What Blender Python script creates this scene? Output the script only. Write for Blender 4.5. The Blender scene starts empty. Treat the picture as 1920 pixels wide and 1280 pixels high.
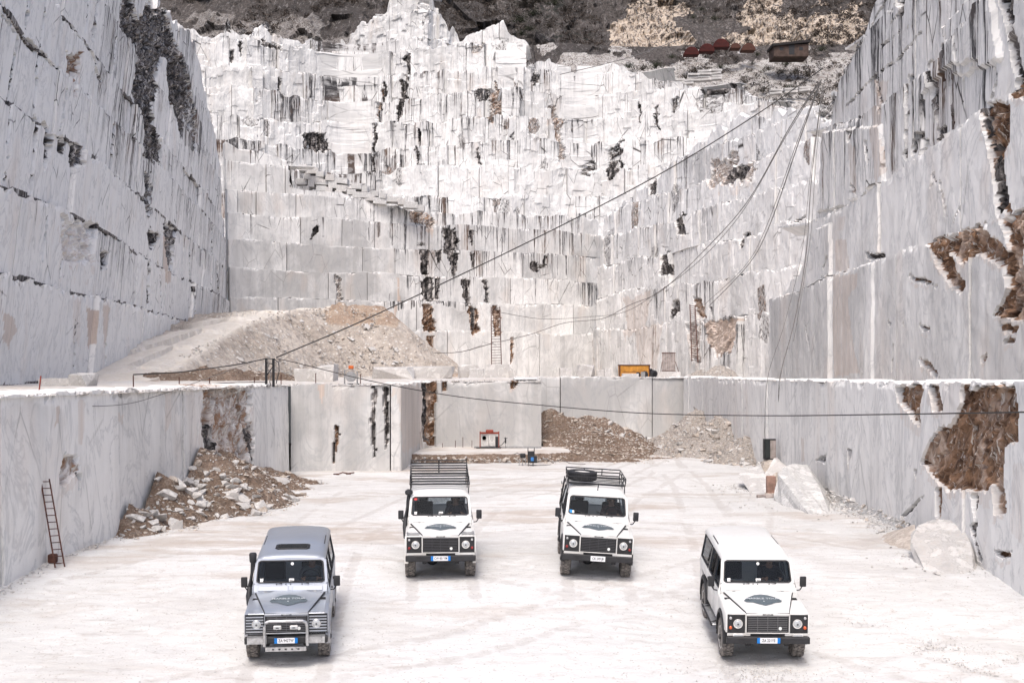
import bpy, bmesh, math, random
import numpy as np
from mathutils import Vector, Matrix
R = math.radians
sc = bpy.context.scene
# ---------------------------------------------------------------- camera, sky, sun, exposure
EYE = 5.0
F = 2300.0
cd = bpy.data.cameras.new("camera"); cam = bpy.data.objects.new("camera", cd); sc.collection.objects.link(cam)
cam.location = (0, 0, EYE); cam.rotation_euler = (R(90), 0, 0)
cd.sensor_width = 36; cd.lens = 36 * F / 1920; cd.shift_y = 60 / 1920; cd.clip_start = .3; cd.clip_end = 3000
sc.camera = cam
SUN_EL, SUN_AZ = 57, -10          # azimuth from straight behind the camera, negative = from the left
w = bpy.data.worlds.new("World"); sc.world = w; w.use_nodes = True
nt = w.node_tree; bgn = nt.nodes["Background"]
sky = nt.nodes.new("ShaderNodeTexSky"); sky.sky_type = 'NISHITA'; sky.sun_disc = False
sky.sun_elevation = R(SUN_EL); sky.sun_rotation = R(180 + SUN_AZ * -1); sky.dust_density = 4; sky.air_density = .58; sky.ozone_density = .3
nt.links.new(sky.outputs[0], bgn.inputs[0]); bgn.inputs[1].default_value = .15
sd = bpy.data.lights.new("sun", 'SUN'); sun = bpy.data.objects.new("sun", sd); sc.collection.objects.link(sun)
sd.energy = 1.0; sd.angle = R(14); sd.color = (1, .975, .95)
az = R(SUN_AZ)
sdir = Vector((math.sin(az) * math.cos(R(SUN_EL)), -math.cos(az) * math.cos(R(SUN_EL)), math.sin(R(SUN_EL))))
sun.rotation_euler = sdir.to_track_quat('Z', 'Y').to_euler()
sc.view_settings.view_transform = 'Standard'; sc.view_settings.look = 'None'; sc.view_settings.gamma = 1
sc.view_settings.use_curve_mapping = False; sc.view_settings.exposure = .76
sc.render.engine = 'CYCLES'; sc.cycles.max_bounces = 6; sc.cycles.diffuse_bounces = 3; sc.cycles.use_denoising = True
sc.cycles.transparent_max_bounces = 12

# ---------------------------------------------------------------- basic helpers
C = sc.collection
def tag(o, label=None, cat=None, group=None, kind=None):
    for k, v in (("label", label), ("category", cat), ("group", group), ("kind", kind)):
        if v: o[k] = v
    return o
def empty(name, loc=(0, 0, 0), rz=0.0, label=None, cat=None, group=None, kind=None):
    o = bpy.data.objects.new(name, None); C.objects.link(o)
    o.location = loc; o.rotation_euler = (0, 0, rz); o.empty_display_size = .3
    return tag(o, label, cat, group, kind)
def link(name, me, mat=None, parent=None):
    if mat is not None and not me.materials: me.materials.append(mat)
    o = bpy.data.objects.new(name, me); C.objects.link(o)
    if parent is not None: o.parent = parent
    return o
def from_bm(name, bm, mat, parent=None, smooth=False, bevel=0.0, seg=1):
    if bevel > 0:
        bmesh.ops.remove_doubles(bm, verts=bm.verts, dist=1e-5)
        es = [e for e in bm.edges if len(e.link_faces) == 2 and e.calc_face_angle(0) > R(25)]
        if es: bmesh.ops.bevel(bm, geom=es, offset=bevel, segments=seg, profile=.5, affect='EDGES', clamp_overlap=True)
    bmesh.ops.recalc_face_normals(bm, faces=bm.faces)
    me = bpy.data.meshes.new(name); bm.to_mesh(me); bm.free()
    if smooth:
        me.shade_smooth()
        try: me.set_sharp_from_angle(angle=R(38))
        except Exception: pass
    return link(name, me, mat, parent)
def copy_tree(o, parent=None):
    c = o.copy(); C.objects.link(c); c.parent = parent
    for ch in list(o.children): copy_tree(ch, c)
    return c
def at(px, py, d):
    """a point of the place seen at photograph pixel (px, py), d metres ahead of the lens"""
    return Vector(((px - 960) / F * d, d, EYE + (700 - py) / F * d))

# ---- value noise, fbm and faceted cells in numpy
def _h(ix, iy, s):
    n = (ix.astype(np.int64) * 374761393 + iy.astype(np.int64) * 668265263 + int(s) * 1442695041) & 0xffffffff
    n = ((n ^ (n >> 13)) * 1274126177) & 0xffffffff
    n = ((n ^ (n >> 15)) * 2246822519) & 0xffffffff
    return ((n ^ (n >> 16)) & 0xffffff) / float(0xffffff)
def vn(x, y, s=0):
    x = np.asarray(x, float); y = np.asarray(y, float) + 0 * x; x = x + 0 * y
    ix = np.floor(x); iy = np.floor(y); fx = x - ix; fy = y - iy
    fx = fx * fx * (3 - 2 * fx); fy = fy * fy * (3 - 2 * fy)
    a = _h(ix, iy, s); b = _h(ix + 1, iy, s); c = _h(ix, iy + 1, s); d = _h(ix + 1, iy + 1, s)
    return (a * (1 - fx) + b * fx) * (1 - fy) + (c * (1 - fx) + d * fx) * fy
def fbm(x, y, s=0, o=4):
    t = 0; a = .5; n = 0
    for i in range(o):
        t = t + a * vn(x * 2 ** i, y * 2 ** i, s + i * 17); n += a; a *= .5
    return t / n
def facet(x, y, s=0, tilt=1.0):
    """shard like cells: each has its own offset and slope. returns height, edge distance, cell id"""
    ix = np.floor(x); iy = np.floor(y)
    b1 = np.full(x.shape, 9.); b2 = np.full(x.shape, 9.); hh = np.zeros(x.shape); cid = np.zeros(x.shape)
    for dx in (-1, 0, 1):
        for dy in (-1, 0, 1):
            cx = ix + dx; cy = iy + dy
            jx = cx + _h(cx, cy, s); jy = cy + _h(cx, cy, s + 5)
            ex = x - jx; ey = y - jy; d = np.sqrt(ex * ex + ey * ey)
            ht = _h(cx, cy, s + 9) + tilt * (ex * (_h(cx, cy, s + 11) - .5) + ey * (_h(cx, cy, s + 13) - .5)) * 2
            m = d < b1
            b2 = np.where(m, b1, np.minimum(b2, d)); hh = np.where(m, ht, hh); cid = np.where(m, _h(cx, cy, s + 21), cid); b1 = np.where(m, d, b1)
    return hh, b2 - b1, cid
def sstep(a, b, x):
    t = np.clip((x - a) / (b - a), 0, 1); return t * t * (3 - 2 * t)
def inpoly(px, py, poly):
    r = np.zeros(px.shape, bool); n = len(poly)
    for i in range(n):
        x1, y1 = poly[i]; x2, y2 = poly[(i + 1) % n]
        if y1 == y2: continue
        c = ((y1 > py) != (y2 > py)) & (px < (x2 - x1) * (py - y1) / (y2 - y1) + x1)
        r ^= c
    return r
def mesh_np(name, co, quads, mat, parent=None, cols=None, uv=None, smooth=False):
    co = np.asarray(co, np.float32).reshape(-1, 3); q = np.asarray(quads, np.int32).reshape(-1, 4)
    me = bpy.data.meshes.new(name)
    me.vertices.add(len(co)); me.vertices.foreach_set("co", co.ravel())
    me.loops.add(q.size); me.loops.foreach_set("vertex_index", q.ravel())
    me.polygons.add(len(q)); me.polygons.foreach_set("loop_start", np.arange(0, q.size, 4, dtype=np.int32))
    try: me.polygons.foreach_set("loop_total", np.full(len(q), 4, np.int32))
    except Exception: pass
    me.polygons.foreach_set("use_smooth", np.full(len(q), bool(smooth)))
    me.update(calc_edges=True)
    for k, v in (cols or {}).items():
        a = me.attributes.new(k, 'FLOAT_COLOR', 'POINT'); a.data.foreach_set("color", np.asarray(v, np.float32).reshape(-1))
    if uv is not None:
        l = me.uv_layers.new(name="uv"); l.data.foreach_set("uv", np.asarray(uv, np.float32).reshape(-1, 2)[q.ravel()].ravel())
    return link(name, me, mat, parent)
def gridq(nu, nv, base=0):
    i = np.arange((nu - 1) * (nv - 1)); a = i // (nu - 1) * nu + i % (nu - 1) + base
    return np.stack([a, a + 1, a + 1 + nu, a + nu], 1)

# ---------------------------------------------------------------- node material helper
class NM:
    def __init__(s, name):
        s.m = bpy.data.materials.new(name); s.m.use_nodes = True; s.t = s.m.node_tree
        s.b = s.t.nodes["Principled BSDF"]; s.b.inputs["Roughness"].default_value = .8
        s.b.inputs["Specular IOR Level"].default_value = .25
    def n(s, t, **k):
        x = s.t.nodes.new(t)
        for a, v in k.items(): setattr(x, a, v)
        return x
    def put(s, v, sock):
        if isinstance(v, bpy.types.NodeSocket): s.t.links.new(v, sock)
        elif v is not None: sock.default_value = (*v, 1) if isinstance(v, tuple) and len(v) == 3 and sock.type == 'RGBA' else v
    def math(s, op, a, b=None, c=None, clamp=False):
        x = s.n("ShaderNodeMath", operation=op, use_clamp=clamp)
        for i, v in enumerate((a, b, c)):
            if v is not None: s.put(v, x.inputs[i])
        return x.outputs[0]
    def mix(s, f, a, b, mode='MIX'):
        x = s.n("ShaderNodeMix", data_type='RGBA', blend_type=mode, clamp_factor=True)
        s.put(f, x.inputs[0]); s.put(a, x.inputs[6]); s.put(b, x.inputs[7]); return x.outputs[2]
    def mapr(s, v, a, b, c=0., d=1.):
        x = s.n("ShaderNodeMapRange", clamp=True)
        for i, k in enumerate((v, a, b, c, d)): s.put(k, x.inputs[i])
        return x.outputs[0]
    def noise(s, vec, scale, detail=3, rough=.55, dist=0., dim='3D'):
        x = s.n("ShaderNodeTexNoise", noise_dimensions=dim)
        s.put(vec, x.inputs["Vector"]); x.inputs["Scale"].default_value = scale; x.inputs["Detail"].default_value = detail
        x.inputs["Roughness"].default_value = rough; x.inputs["Distortion"].default_value = dist; return x.outputs[0]
    def voro(s, vec, scale, feat='F1', out=0):
        x = s.n("ShaderNodeTexVoronoi", feature=feat); s.put(vec, x.inputs["Vector"]); x.inputs["Scale"].default_value = scale; return x.outputs[out]
    def vec(s, x, y, z=0.):
        c = s.n("ShaderNodeCombineXYZ")
        for i, v in enumerate((x, y, z)): s.put(v, c.inputs[i])
        return c.outputs[0]
    def sep(s, v):
        x = s.n("ShaderNodeSeparateXYZ"); s.put(v, x.inputs[0]); return x.outputs
    def pos(s): return s.n("ShaderNodeTexCoord").outputs["Object"]
    def bump(s, h, st=.3, d=.05):
        x = s.n("ShaderNodeBump"); x.inputs["Strength"].default_value = st; x.inputs["Distance"].default_value = d
        s.put(h, x.inputs["Height"]); s.t.links.new(x.outputs[0], s.b.inputs["Normal"])
    def col(s, v): s.put(v, s.b.inputs["Base Color"]); return s
def plain(name, col, rough=.6, metal=0., spec=.3, var=0.0, scale=8., coat=0.0):
    m = NM(name); m.b.inputs["Roughness"].default_value = rough; m.b.inputs["Metallic"].default_value = metal
    m.b.inputs["Specular IOR Level"].default_value = spec
    if coat: m.b.inputs["Coat Weight"].default_value = coat; m.b.inputs["Coat Roughness"].default_value = .12
    if var > 0:
        n = m.noise(m.pos(), scale, 4, .6)
        m.col(m.mix(m.mapr(n, .35, .65), tuple(c * (1 - var) for c in col), tuple(min(1, c * (1 + var)) for c in col)))
        m.put(m.mapr(n, .3, .7, max(0, rough - .12), min(1, rough + .12)), m.b.inputs["Roughness"])
    else: m.col(col)
    return m.m
# ---------------------------------------------------------------- marble of the cut faces
def marble_mat():
    m = NM("cut_marble")
    A = m.n("ShaderNodeAttribute", attribute_name="fa"); B = m.n("ShaderNodeAttribute", attribute_name="fb")
    a = m.sep(A.outputs["Vector"]); rust, dark, strk = a[0], a[1], a[2]
    b = m.sep(B.outputs["Vector"]); tone, pid, pale = b[0], b[1], b[2]
    vv = B.outputs["Alpha"]
    uvn = m.n("ShaderNodeUVMap", uv_map="uv"); uz = m.sep(uvn.outputs[0]); u, z = uz[0], uz[1]
    pz = m.math('MULTIPLY', pid, 53.0)
    V = lambda su, sz, k=1.: m.vec(m.math('MULTIPLY', u, su), m.math('MULTIPLY', z, sz), m.math('MULTIPLY', pz, k))
    cl = m.noise(V(.16, .16, .2), 1, 4, .6, .8)              # cloudy body colour
    ve = m.noise(V(.5, .22, .4), 1, 5, .65, 1.6)             # veining
    ver = m.math('ABSOLUTE', m.math('SUBTRACT', ve, .5))
    s1 = m.noise(V(1.1, .045), 1, 4, .6, .15)                # broad vertical wash
    s2 = m.noise(V(5.6, .10, 2.), 1, 5, .68, .1)             # narrow runs
    s3 = m.noise(V(15., .4, 3.), 1, 4, .6)                   # saw marks
    t = m.math('ADD', m.math('MULTIPLY', cl, .9), m.math('MULTIPLY', s1, .7))
    t = m.math('ADD', t, m.math('MULTIPLY', s3, m.mapr(strk, .1, .5, .08, .24))); t = m.math('ADD', t, tone)
    t = m.mapr(t, .60, 1.12)
    base = m.mix(t, (.41, .405, .396), (.77, .762, .742))
    base = m.mix(m.mapr(ver, .0, .035, .35, 0.), base, (.30, .31, .325))
    warm = m.noise(V(.35, .12, 1.3), 1, 3, .6)
    base = m.mix(m.mapr(warm, .56, .72, 0., .30), base, (.62, .52, .44))
    base = m.mix(m.math('MULTIPLY', pale, .85), base, (.80, .79, .77))
    # water streaks, thick under the lip of the bench
    sm = m.math('ADD', m.math('MULTIPLY', s1, .5), m.math('MULTIPLY', s2, .62))
    topb = m.math('MULTIPLY', m.math('SUBTRACT', vv, .45), .06)
    sm = m.math('ADD', sm, topb)
    thr = m.math('SUBTRACT', .79, m.math('MULTIPLY', strk, .235))
    sk = m.mapr(m.math('SUBTRACT', sm, thr), 0., .022)
    brk = m.noise(V(3., .8, 4.), 1, 4, .7)
    sk = m.math('MULTIPLY', sk, m.mapr(brk, .36, .52, .25, 1.))
    skc = m.mix(m.mapr(warm, .5, .72), (.055, .053, .055), (.15, .095, .065))
    soft = m.mapr(m.math('SUBTRACT', sm, thr), -.09, .02, 0., .42)
    base = m.mix(m.math('MULTIPLY', soft, m.mapr(strk, 0., .5)), base, (.24, .235, .24))
    base = m.mix(sk, base, skc)
    # crack lines
    cr = m.voro(m.n_add(V(.55, .22, .5), m.noise(V(.8, .8), 1, 3), .7) if hasattr(m, 'n_add') else V(.55, .22, .5), 1, 'DISTANCE_TO_EDGE')
    crm = m.math('MULTIPLY', m.mapr(cr, .004, .016, 1., 0.), m.mapr(m.noise(V(.3, .3, 6.), 1, 3), .47, .6))
    crm = m.math('MULTIPLY', crm, m.mapr(strk, .05, .5, .25, 1.))
    base = m.mix(crm, base, (.06, .055, .05))
    # thin tan runs of clay water
    sn = m.math('ADD', A.outputs["Alpha"], m.math('MULTIPLY', m.math('SUBTRACT', s2, .5), 1.2))
    sc_ = m.mix(m.mapr(s2, .42, .6), (.44, .33, .26), (.60, .50, .43))
    base = m.mix(m.mapr(sn, .35, .95, 0., .8), base, sc_)
    # rust and clay coated rock
    rot = m.vec(m.math('MULTIPLY', m.math('ADD', u, z), 1.0), m.math('MULTIPLY', m.math('SUBTRACT', z, u), 2.6), pz)
    n5 = m.noise(rot, 1, 6, .74, .9); n6 = m.noise(V(.9, .45, 7.), 1, 4, .65, .5)
    rc = m.mix(m.mapr(n5, .38, .62), (.06, .032, .02), (.30, .18, .11))
    rc = m.mix(m.mapr(n6, .50, .62, 0., .85), rc, (.50, .40, .33))
    rf = m.noise(V(5., 2.2, 8.), 1, 5, .75, .8)
    rc = m.mix(m.mapr(rf, .57, .63, 0., .85), rc, (.64, .60, .55))
    rm = m.mapr(m.math('ADD', rust, m.math('MULTIPLY', m.math('SUBTRACT', n5, .5), .8)), .42, .58)
    base = m.mix(rm, base, rc)
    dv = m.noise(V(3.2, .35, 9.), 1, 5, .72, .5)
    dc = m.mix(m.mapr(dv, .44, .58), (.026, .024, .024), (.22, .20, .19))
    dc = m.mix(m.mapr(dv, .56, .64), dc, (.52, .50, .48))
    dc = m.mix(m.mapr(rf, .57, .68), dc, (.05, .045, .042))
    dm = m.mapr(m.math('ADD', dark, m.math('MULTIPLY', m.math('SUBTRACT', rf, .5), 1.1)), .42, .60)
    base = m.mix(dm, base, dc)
    m.col(base); m.b.inputs["Roughness"].default_value = .72
    hb = m.math('ADD', m.math('MULTIPLY', s3, .35), m.math('MULTIPLY', m.noise(V(6, 6, 1.), 1, 5, .7), .65))
    m.bump(hb, .26, .10)
    return m.m
MARBLE = marble_mat()
def rock_mat(name, c1, c2, c3, scale=1.0, bump=.5):
    m = NM(name); p = m.pos(); oi = m.n("ShaderNodeObjectInfo").outputs["Random"]
    n1 = m.noise(p, 1.6 * scale, 5, .65, .5); n2 = m.noise(p, 7 * scale, 7, .78, .4)
    c = m.mix(m.mapr(n1, .35, .65), c1, c2); c = m.mix(m.mapr(n2, .5, .62, 0., .8), c, c3); c = m.mix(m.mapr(m.math('ABSOLUTE', m.math('SUBTRACT', n1, .5)), 0., .02, .55, 0.), c, tuple(x * .45 for x in c1))
    c = m.mix(m.mapr(oi, 0, 1, 0., .28), c, c3)
    m.col(c); m.bump(n2, bump, .06); return m.m
ROCK_W = rock_mat("white_rock", (.42, .41, .40), (.66, .65, .63), (.50, .465, .43))
ROCK_B = rock_mat("earthy_rock", (.30, .24, .19), (.50, .44, .38), (.62, .58, .53))
ROCK_T = rock_mat("tan_rock", (.34, .28, .23), (.52, .46, .40), (.66, .62, .57))
def dirt_mat(name, c1, c2, c3, sp=.6, big=.35):
    m = NM(name); p = m.pos()
    n1 = m.noise(p, big, 5, .6, .5); n2 = m.noise(p, 3.2, 6, .72); v = m.voro(p, 5., 'F1', 0); v2 = m.voro(p, 12., 'F1', 0)
    c = m.mix(m.mapr(n1, .35, .65), c1, c2)
    c = m.mix(m.mapr(n2, .5, .7, 0., sp), c, c3); c = m.mix(m.mapr(v, .0, .16, sp * .6, 0.), c, c3)
    c = m.mix(m.mapr(v2, .35, .6, 0., .35), c, tuple(x * .5 for x in c1))
    m.col(c); m.bump(m.math('ADD', n2, m.math('MULTIPLY', v, -.6)), .9, .25); m.b.inputs["Roughness"].default_value = .95
    return m.m
DIRT = dirt_mat("brown_earth", (.17, .12, .088), (.27, .20, .155), (.50, .45, .39), .55)
DUMP = dirt_mat("pale_spoil", (.38, .34, .30), (.45, .41, .375), (.66, .63, .59), .45, .12)
ROAD = dirt_mat("packed_road", (.55, .50, .44), (.64, .60, .54), (.70, .67, .62), .25, .3)
def floor_mat():
    m = NM("quarry_dust"); p = m.pos(); s = m.sep(p)
    n1 = m.noise(p, .16, 5, .6, .4); n2 = m.noise(p, 1.3, 6, .68, .3)
    tr = m.noise(m.vec(m.math('MULTIPLY', s[0], .16), m.math('MULTIPLY', s[1], .55), 0.), 1, 6, .7, .9)   # wheel churned bands
    tr2 = m.noise(m.vec(m.math('MULTIPLY', s[0], 1.2), m.math('MULTIPLY', s[1], 3.4), 0.), 1, 5, .7, .5)
    far = m.mapr(s[1], 30., 62.)
    c = m.mix(m.mapr(n1, .35, .65), (.555, .552, .538), (.645, .643, .632))
    c = m.mix(m.math('MULTIPLY', m.mapr(tr, .50, .62), m.math('ADD', .22, m.math('MULTIPLY', far, .38))), c, (.43, .40, .365))
    c = m.mix(m.mapr(tr2, .56, .66, 0., .45), c, (.40, .37, .345))
    G = m.n('ShaderNodeAttribute', attribute_name='fa'); gg = m.sep(G.outputs['Vector']); gn = m.noise(p, 6., 5, .7)
    c = m.mix(m.mapr(m.math('ADD', gg[0], m.math('MULTIPLY', m.math('SUBTRACT', gn, .5), .9)), .35, .75, 0., .34), c, (.36, .33, .305))
    c = m.mix(m.mapr(m.math('ADD', gg[1], m.math('MULTIPLY', m.math('SUBTRACT', tr, .5), 2.6)), .30, 1.0, 0., .75), c, (.42, .36, .31))
    c = m.mix(m.mapr(m.noise(p, 3.1, 6, .8), .58, .66, 0., .7), c, (.42, .38, .35)); c = m.mix(m.mapr(m.voro(p, 7.), .10, .17, .75, 0.), c, (.34, .31, .28))
    c = m.mix(m.mapr(n2, .55, .75, 0., .55), c, (.76, .755, .75))
    wet = m.noise(m.vec(m.math('MULTIPLY', s[0], .3), m.math('MULTIPLY', s[1], .3), 4.), 1, 3, .5, 1.)
    c = m.mix(m.mapr(wet, .58, .68, 0., .3), c, (.42, .40, .38))
    m.col(c); m.b.inputs["Roughness"].default_value = .9
    h = m.math('ADD', m.math('MULTIPLY', n2, .6), m.math('ADD', m.math('MULTIPLY', tr2, .5), m.math('MULTIPLY', m.noise(p, 14, 4, .7), .25)))
    m.bump(h, .45, .10); return m.m
FLOOR = floor_mat()
def plat_mat():
    m = NM("bench_dust"); p = m.pos()
    n1 = m.noise(p, .4, 5, .6, .4); n2 = m.noise(p, 2.5, 6, .7)
    c = m.mix(m.mapr(n1, .4, .6), (.62, .61, .59), (.50, .45, .40)); c = m.mix(m.mapr(n2, .52, .7, 0., .6), c, (.70, .69, .67))
    m.col(c); m.bump(n2, .5, .15); return m.m
PLAT = plat_mat()
# ---------------------------------------------------------------- the cut walls
class Wall:
    def __init__(s, pts, flip=1):
        s.p = np.array(pts, float); d = np.diff(s.p, axis=0); s.L = np.hypot(d[:, 0], d[:, 1]); s.u = np.concatenate([[0], np.cumsum(s.L)])
        s.flip = flip
    def P(s, u):
        # beyond the ends go on straight
        x = np.interp(u, s.u, s.p[:, 0]); y = np.interp(u, s.u, s.p[:, 1]); return x, y
    def N(s, u, e=.35):
        x1, y1 = s.P(np.clip(u - e, 0, s.u[-1])); x2, y2 = s.P(np.clip(u + e, 0, s.u[-1])); dx, dy = x2 - x1, y2 - y1
        l = np.hypot(dx, dy) + 1e-9; return dy / l * s.flip, -dx / l * s.flip
    def uz(s, px, py):
        r = (px - 960) / F; best = None
        for i in range(len(s.L)):
            (x1, y1), (x2, y2) = s.p[i], s.p[i + 1]; dx, dy = x2 - x1, y2 - y1
            den = dx - r * dy
            if abs(den) < 1e-9: continue
            t = (r * y1 - x1) / den
            c = 0 if 0 <= t <= 1 else min(abs(t), abs(t - 1)) * s.L[i]
            if best is None or c < best[0]:
                Y = y1 + dy * t; best = (c, s.u[i] + t * s.L[i], EYE + (700 - py) / F * Y)
        return best[1], best[2]
    def zat(s, px, py): return s.uz(px, py)[1]
    def poly(s, pp): return [s.uz(*q) for q in pp]

def crack(pts, w, st=.9, ja=.12, kind='dark'):
    a = [(x - w / 2, y) for x, y in pts]; b = [(x + w / 2, y) for x, y in pts[::-1]]; return (kind, a + b, st, ja)
def line_fn(w, pts):
    """height along the wall through photograph points"""
    q = sorted(w.uz(*p) for p in pts); uu = [a for a, _ in q]; zz = [b for _, b in q]
    return lambda u: np.interp(u, uu, zz)
def const(v): return lambda u: np.zeros(np.shape(u)) + v

def build_wall(w, name, label, rows, widths, du, dz, shear=0., tone=0., strk=.35, feats=(), top=None, seed=0, off=.12, step=.25,
               jag=.25, depth=1.6, rough=.02, cols=0.0, u0=None, u1=None, piece="marble_block", warmrow=None, cat=None, pale=.8, lim=300, lean=0., rowtone=.06, tdrop=0., seam=0.):
    """rows: list of height functions, bottom first. each bench between two of them is split into cut blocks"""
    rng = np.random.default_rng(seed)
    root = empty(name, (0, 0, 0)); tag(root, label, cat, None, 'structure')
    U0 = 0 if u0 is None else u0; U1 = w.u[-1] if u1 is None else u1
    fl = [(k, w.poly(pp), st, ja) for (k, pp, st, ja) in feats]
    pend = []
    for k in range(len(rows) - 1):
        zb, zt = rows[k], rows[k + 1]
        u = U0 - rng.uniform(0, widths[1]) * .5
        rt = rng.normal(0, rowtone)
        while u < U1:
            wd = rng.uniform(*widths) * (1 if rng.random() > .25 else .55)
            a, b = max(u, U0), min(u + wd, U1); u += wd
            if b - a < .25: continue
            if U1 - b < widths[0] * .4: b = U1; u = U1
            g = min(.05, du * .35)
            nu = max(3, int((b - a) / du) + 1); uu = np.linspace(a + g, b - g, nu)
            bot = zb(uu) + .0 * uu; tp = zt(uu) + (vn(uu * .9, 0 * uu, seed + k) - .5) * jag * .6 + (vn(uu * 4, 0 * uu, seed + k + 3) - .5) * jag * .35
            S = k * step; Yp = w.P(uu)[1]
            if top is not None:
                tt = top(uu); tt = EYE + (tt - EYE) * (Yp + S) / Yp
                if np.max(tt - bot) < .4: continue
                tp = np.minimum(tp, tt + (fbm(uu * .6, 0 * uu, seed + 40) - .5) * jag * 3)
            tp = np.maximum(tp, bot + .12)
            hgt = float(np.max(tp - bot)); nv = max(3, int(hgt / dz) + 1)
            v = np.linspace(0, 1, nv)[:, None]
            Z = bot[None] + (tp - bot)[None] * v; Uc = uu[None] + 0 * Z
            Ur = np.clip(Uc + shear * (Z - 5.0), -1e9, 1e9)
            if shear: Ur = np.clip(Ur, U0, U1)
            V = v + 0 * Z
            po = rng.normal(0, off); pid = rng.random(); pt = rng.normal(0, .065) + rt + tone
            sk = strk * rng.choice([rng.uniform(.1, .6), rng.uniform(.6, 1.1), rng.uniform(1.0, 1.5)])
            Yg = w.P(Ur)[1]; Zf = EYE + (Z - EYE) * Yg / (Yg + S)
            rust = np.zeros(Z.shape); dark = np.zeros(Z.shape); stk = np.zeros(Z.shape) + sk; pal = np.zeros(Z.shape); rec = np.zeros(Z.shape); sta = np.zeros(Z.shape); shf = np.zeros(Z.shape); tn = np.zeros(Z.shape)
            for (kd, pl, st, ja) in fl:
                bx = [q[0] for q in pl]; bz = [q[1] for q in pl]
                if max(bx) + ja < Ur.min() or min(bx) - ja > Ur.max() or max(bz) + ja < Zf.min() or min(bz) - ja > Zf.max(): continue
                ju = Ur + (fbm(Ur * .8 / max(ja, .45), Z * .6 / max(ja, .45), 71, 3) - .5) * 2 * ja; jz = Zf + (fbm(Ur * .8 / max(ja, .45), Z * .8 / max(ja, .45), 93, 3) - .5) * 2 * ja
                m = inpoly(ju, jz, pl).astype(float)
                if kd == 'rust':
                    rust = np.maximum(rust, m * st); rec += m; m2 = inpoly(Ur + (ju - Ur) * 3.2, Zf + (jz - Zf) * 3.2 + .25, pl); sta = np.maximum(sta, m2 * .55)
                elif kd == 'stain': sta = np.maximum(sta, m * min(1, st * 1.1))
                elif kd == 'dark': dark = np.maximum(dark, m * st); rec += m
                elif kd == 'strk': stk = np.where(m > 0, st, stk)
                elif kd == 'pale': pal = np.maximum(pal, m * st)
                elif kd == 'tone': tn = tn + m * st
                elif kd == 'in': rec += m * st
                elif kd == 'off': shf = shf + m * st
            # pale chipped lip, soft relief, column like steps, shards inside the rough patches
            pal = np.maximum(pal, sstep(1 - .22 / max(hgt, .5) * 2.2 * fbm(Ur * .7, Z * .3, 7) ** 1.5, 1, V) * pale * sstep(.3, .6, vn(Ur * .35, 0 * Z, seed + 71)))
            H = po + (fbm(Ur * .35, Z * .35, seed + 3) - .5) * off * 1.2 + (fbm(Ur * 2.2, Z * 1.2, seed + 4) - .5) * rough * 2
            if cols > 0:
                cu = Ur / 1.15 + (vn(Ur * .5, Z * .12, 5) - .5) * .9
                ci = np.floor(cu); zi = np.floor(Z / 3.1 + _h(ci, ci, 6) * 3)
                H = H + (_h(ci, zi, seed + 2) - .5) * cols
                tn = tn + (_h(ci, zi, seed + 8) - .5) * .16
                q, qe, qc = facet(Ur * .55, Z * .35, seed + 31)
                chip = (qc > .90) * (qe > .05)
                H = H - chip * .5 * q * min(1, cols)
                dark = np.maximum(dark, chip * (qc > .965) * .5); rust = np.maximum(rust, chip * (qc > .985) * .5)
            f1, e1, c1 = facet((Ur + Z * .8) * .55, (Z - Ur * .7) * 1.5, seed + 11, 1.6); f2, e2, c2 = facet((Ur + Z * .7) * 1.6, (Z - Ur * .8) * 4.2, seed + 12, 1.5)
            rr = np.clip(rec, 0, 1)
            amp = min(1.0, max(.25, du * 5))
            H = H - rr * (.12 + amp * (.34 * f1 + .20 * f2))
            H = H - lean * (Z - bot[None]) + shf
            # break the lip
            lip = sstep(1 - .30 / max(hgt, .6), 1, V) * (vn(Ur * 1.7, 0 * Z, seed + 50) > .6)
            H = H - lip * .35 * step * (.4 + f2)
            x, y = w.P(Ur); nx, ny = w.N(Ur)
            X = x + nx * (H - S); Y = y + ny * (H - S)
            co = np.stack([X, Y, Z], -1)
            # skirts: top and both sides and bottom run back into the rock
            def back(arr, nxx, nyy, dd): o = arr.copy(); o[..., 0] -= nxx * dd; o[..., 1] -= nyy * dd; return o
            def lay(arr): return arr.reshape(-1)
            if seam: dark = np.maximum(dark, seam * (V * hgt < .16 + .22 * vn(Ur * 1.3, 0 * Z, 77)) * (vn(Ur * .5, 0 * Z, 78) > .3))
            fa = np.stack([rust, dark, stk, sta], -1); fb = np.stack([pt + tn, 0 * Z + pid, pal, V], -1); uvv = np.stack([Uc, Z], -1)
            n = nu * nv; parts_co = [co.reshape(-1, 3)]; pa = [fa.reshape(-1, 4)]; pb = [fb.reshape(-1, 4)]; pu = [uvv.reshape(-1, 2)]; q = [gridq(nu, nv)]
            base = n; idx = np.arange(n).reshape(nv, nu)
            for (sl, key) in ((np.s_[-1, :], 't'), (np.s_[:, 0], 'l'), (np.s_[:, -1], 'r'), (np.s_[0, :], 'b')):
                e = co[sl]; bk = back(e, nx[sl], ny[sl], depth + S * 0)
                if key == 't': bk[:, 2] += .02 - tdrop * depth
                fe = fa[sl].copy(); ge = fb[sl].copy(); ue = uvv[sl].copy()
                if key == 't': ge[:, 2] = pale; ue[:, 1] += depth
                else: ue[:, 0] += depth * (1 if key == 'r' else -1)
                parts_co.append(bk); pa.append(fe); pb.append(ge); pu.append(ue)
                i0 = idx[sl]; m_ = len(i0); j = np.arange(m_ - 1)
                qq = np.stack([i0[j], i0[j + 1], base + j + 1, base + j], 1)
                if key in 'bl': qq = qq if key == 'l' else qq[:, ::-1]
                if key == 't': pass
                q.append(qq); base += m_
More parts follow.
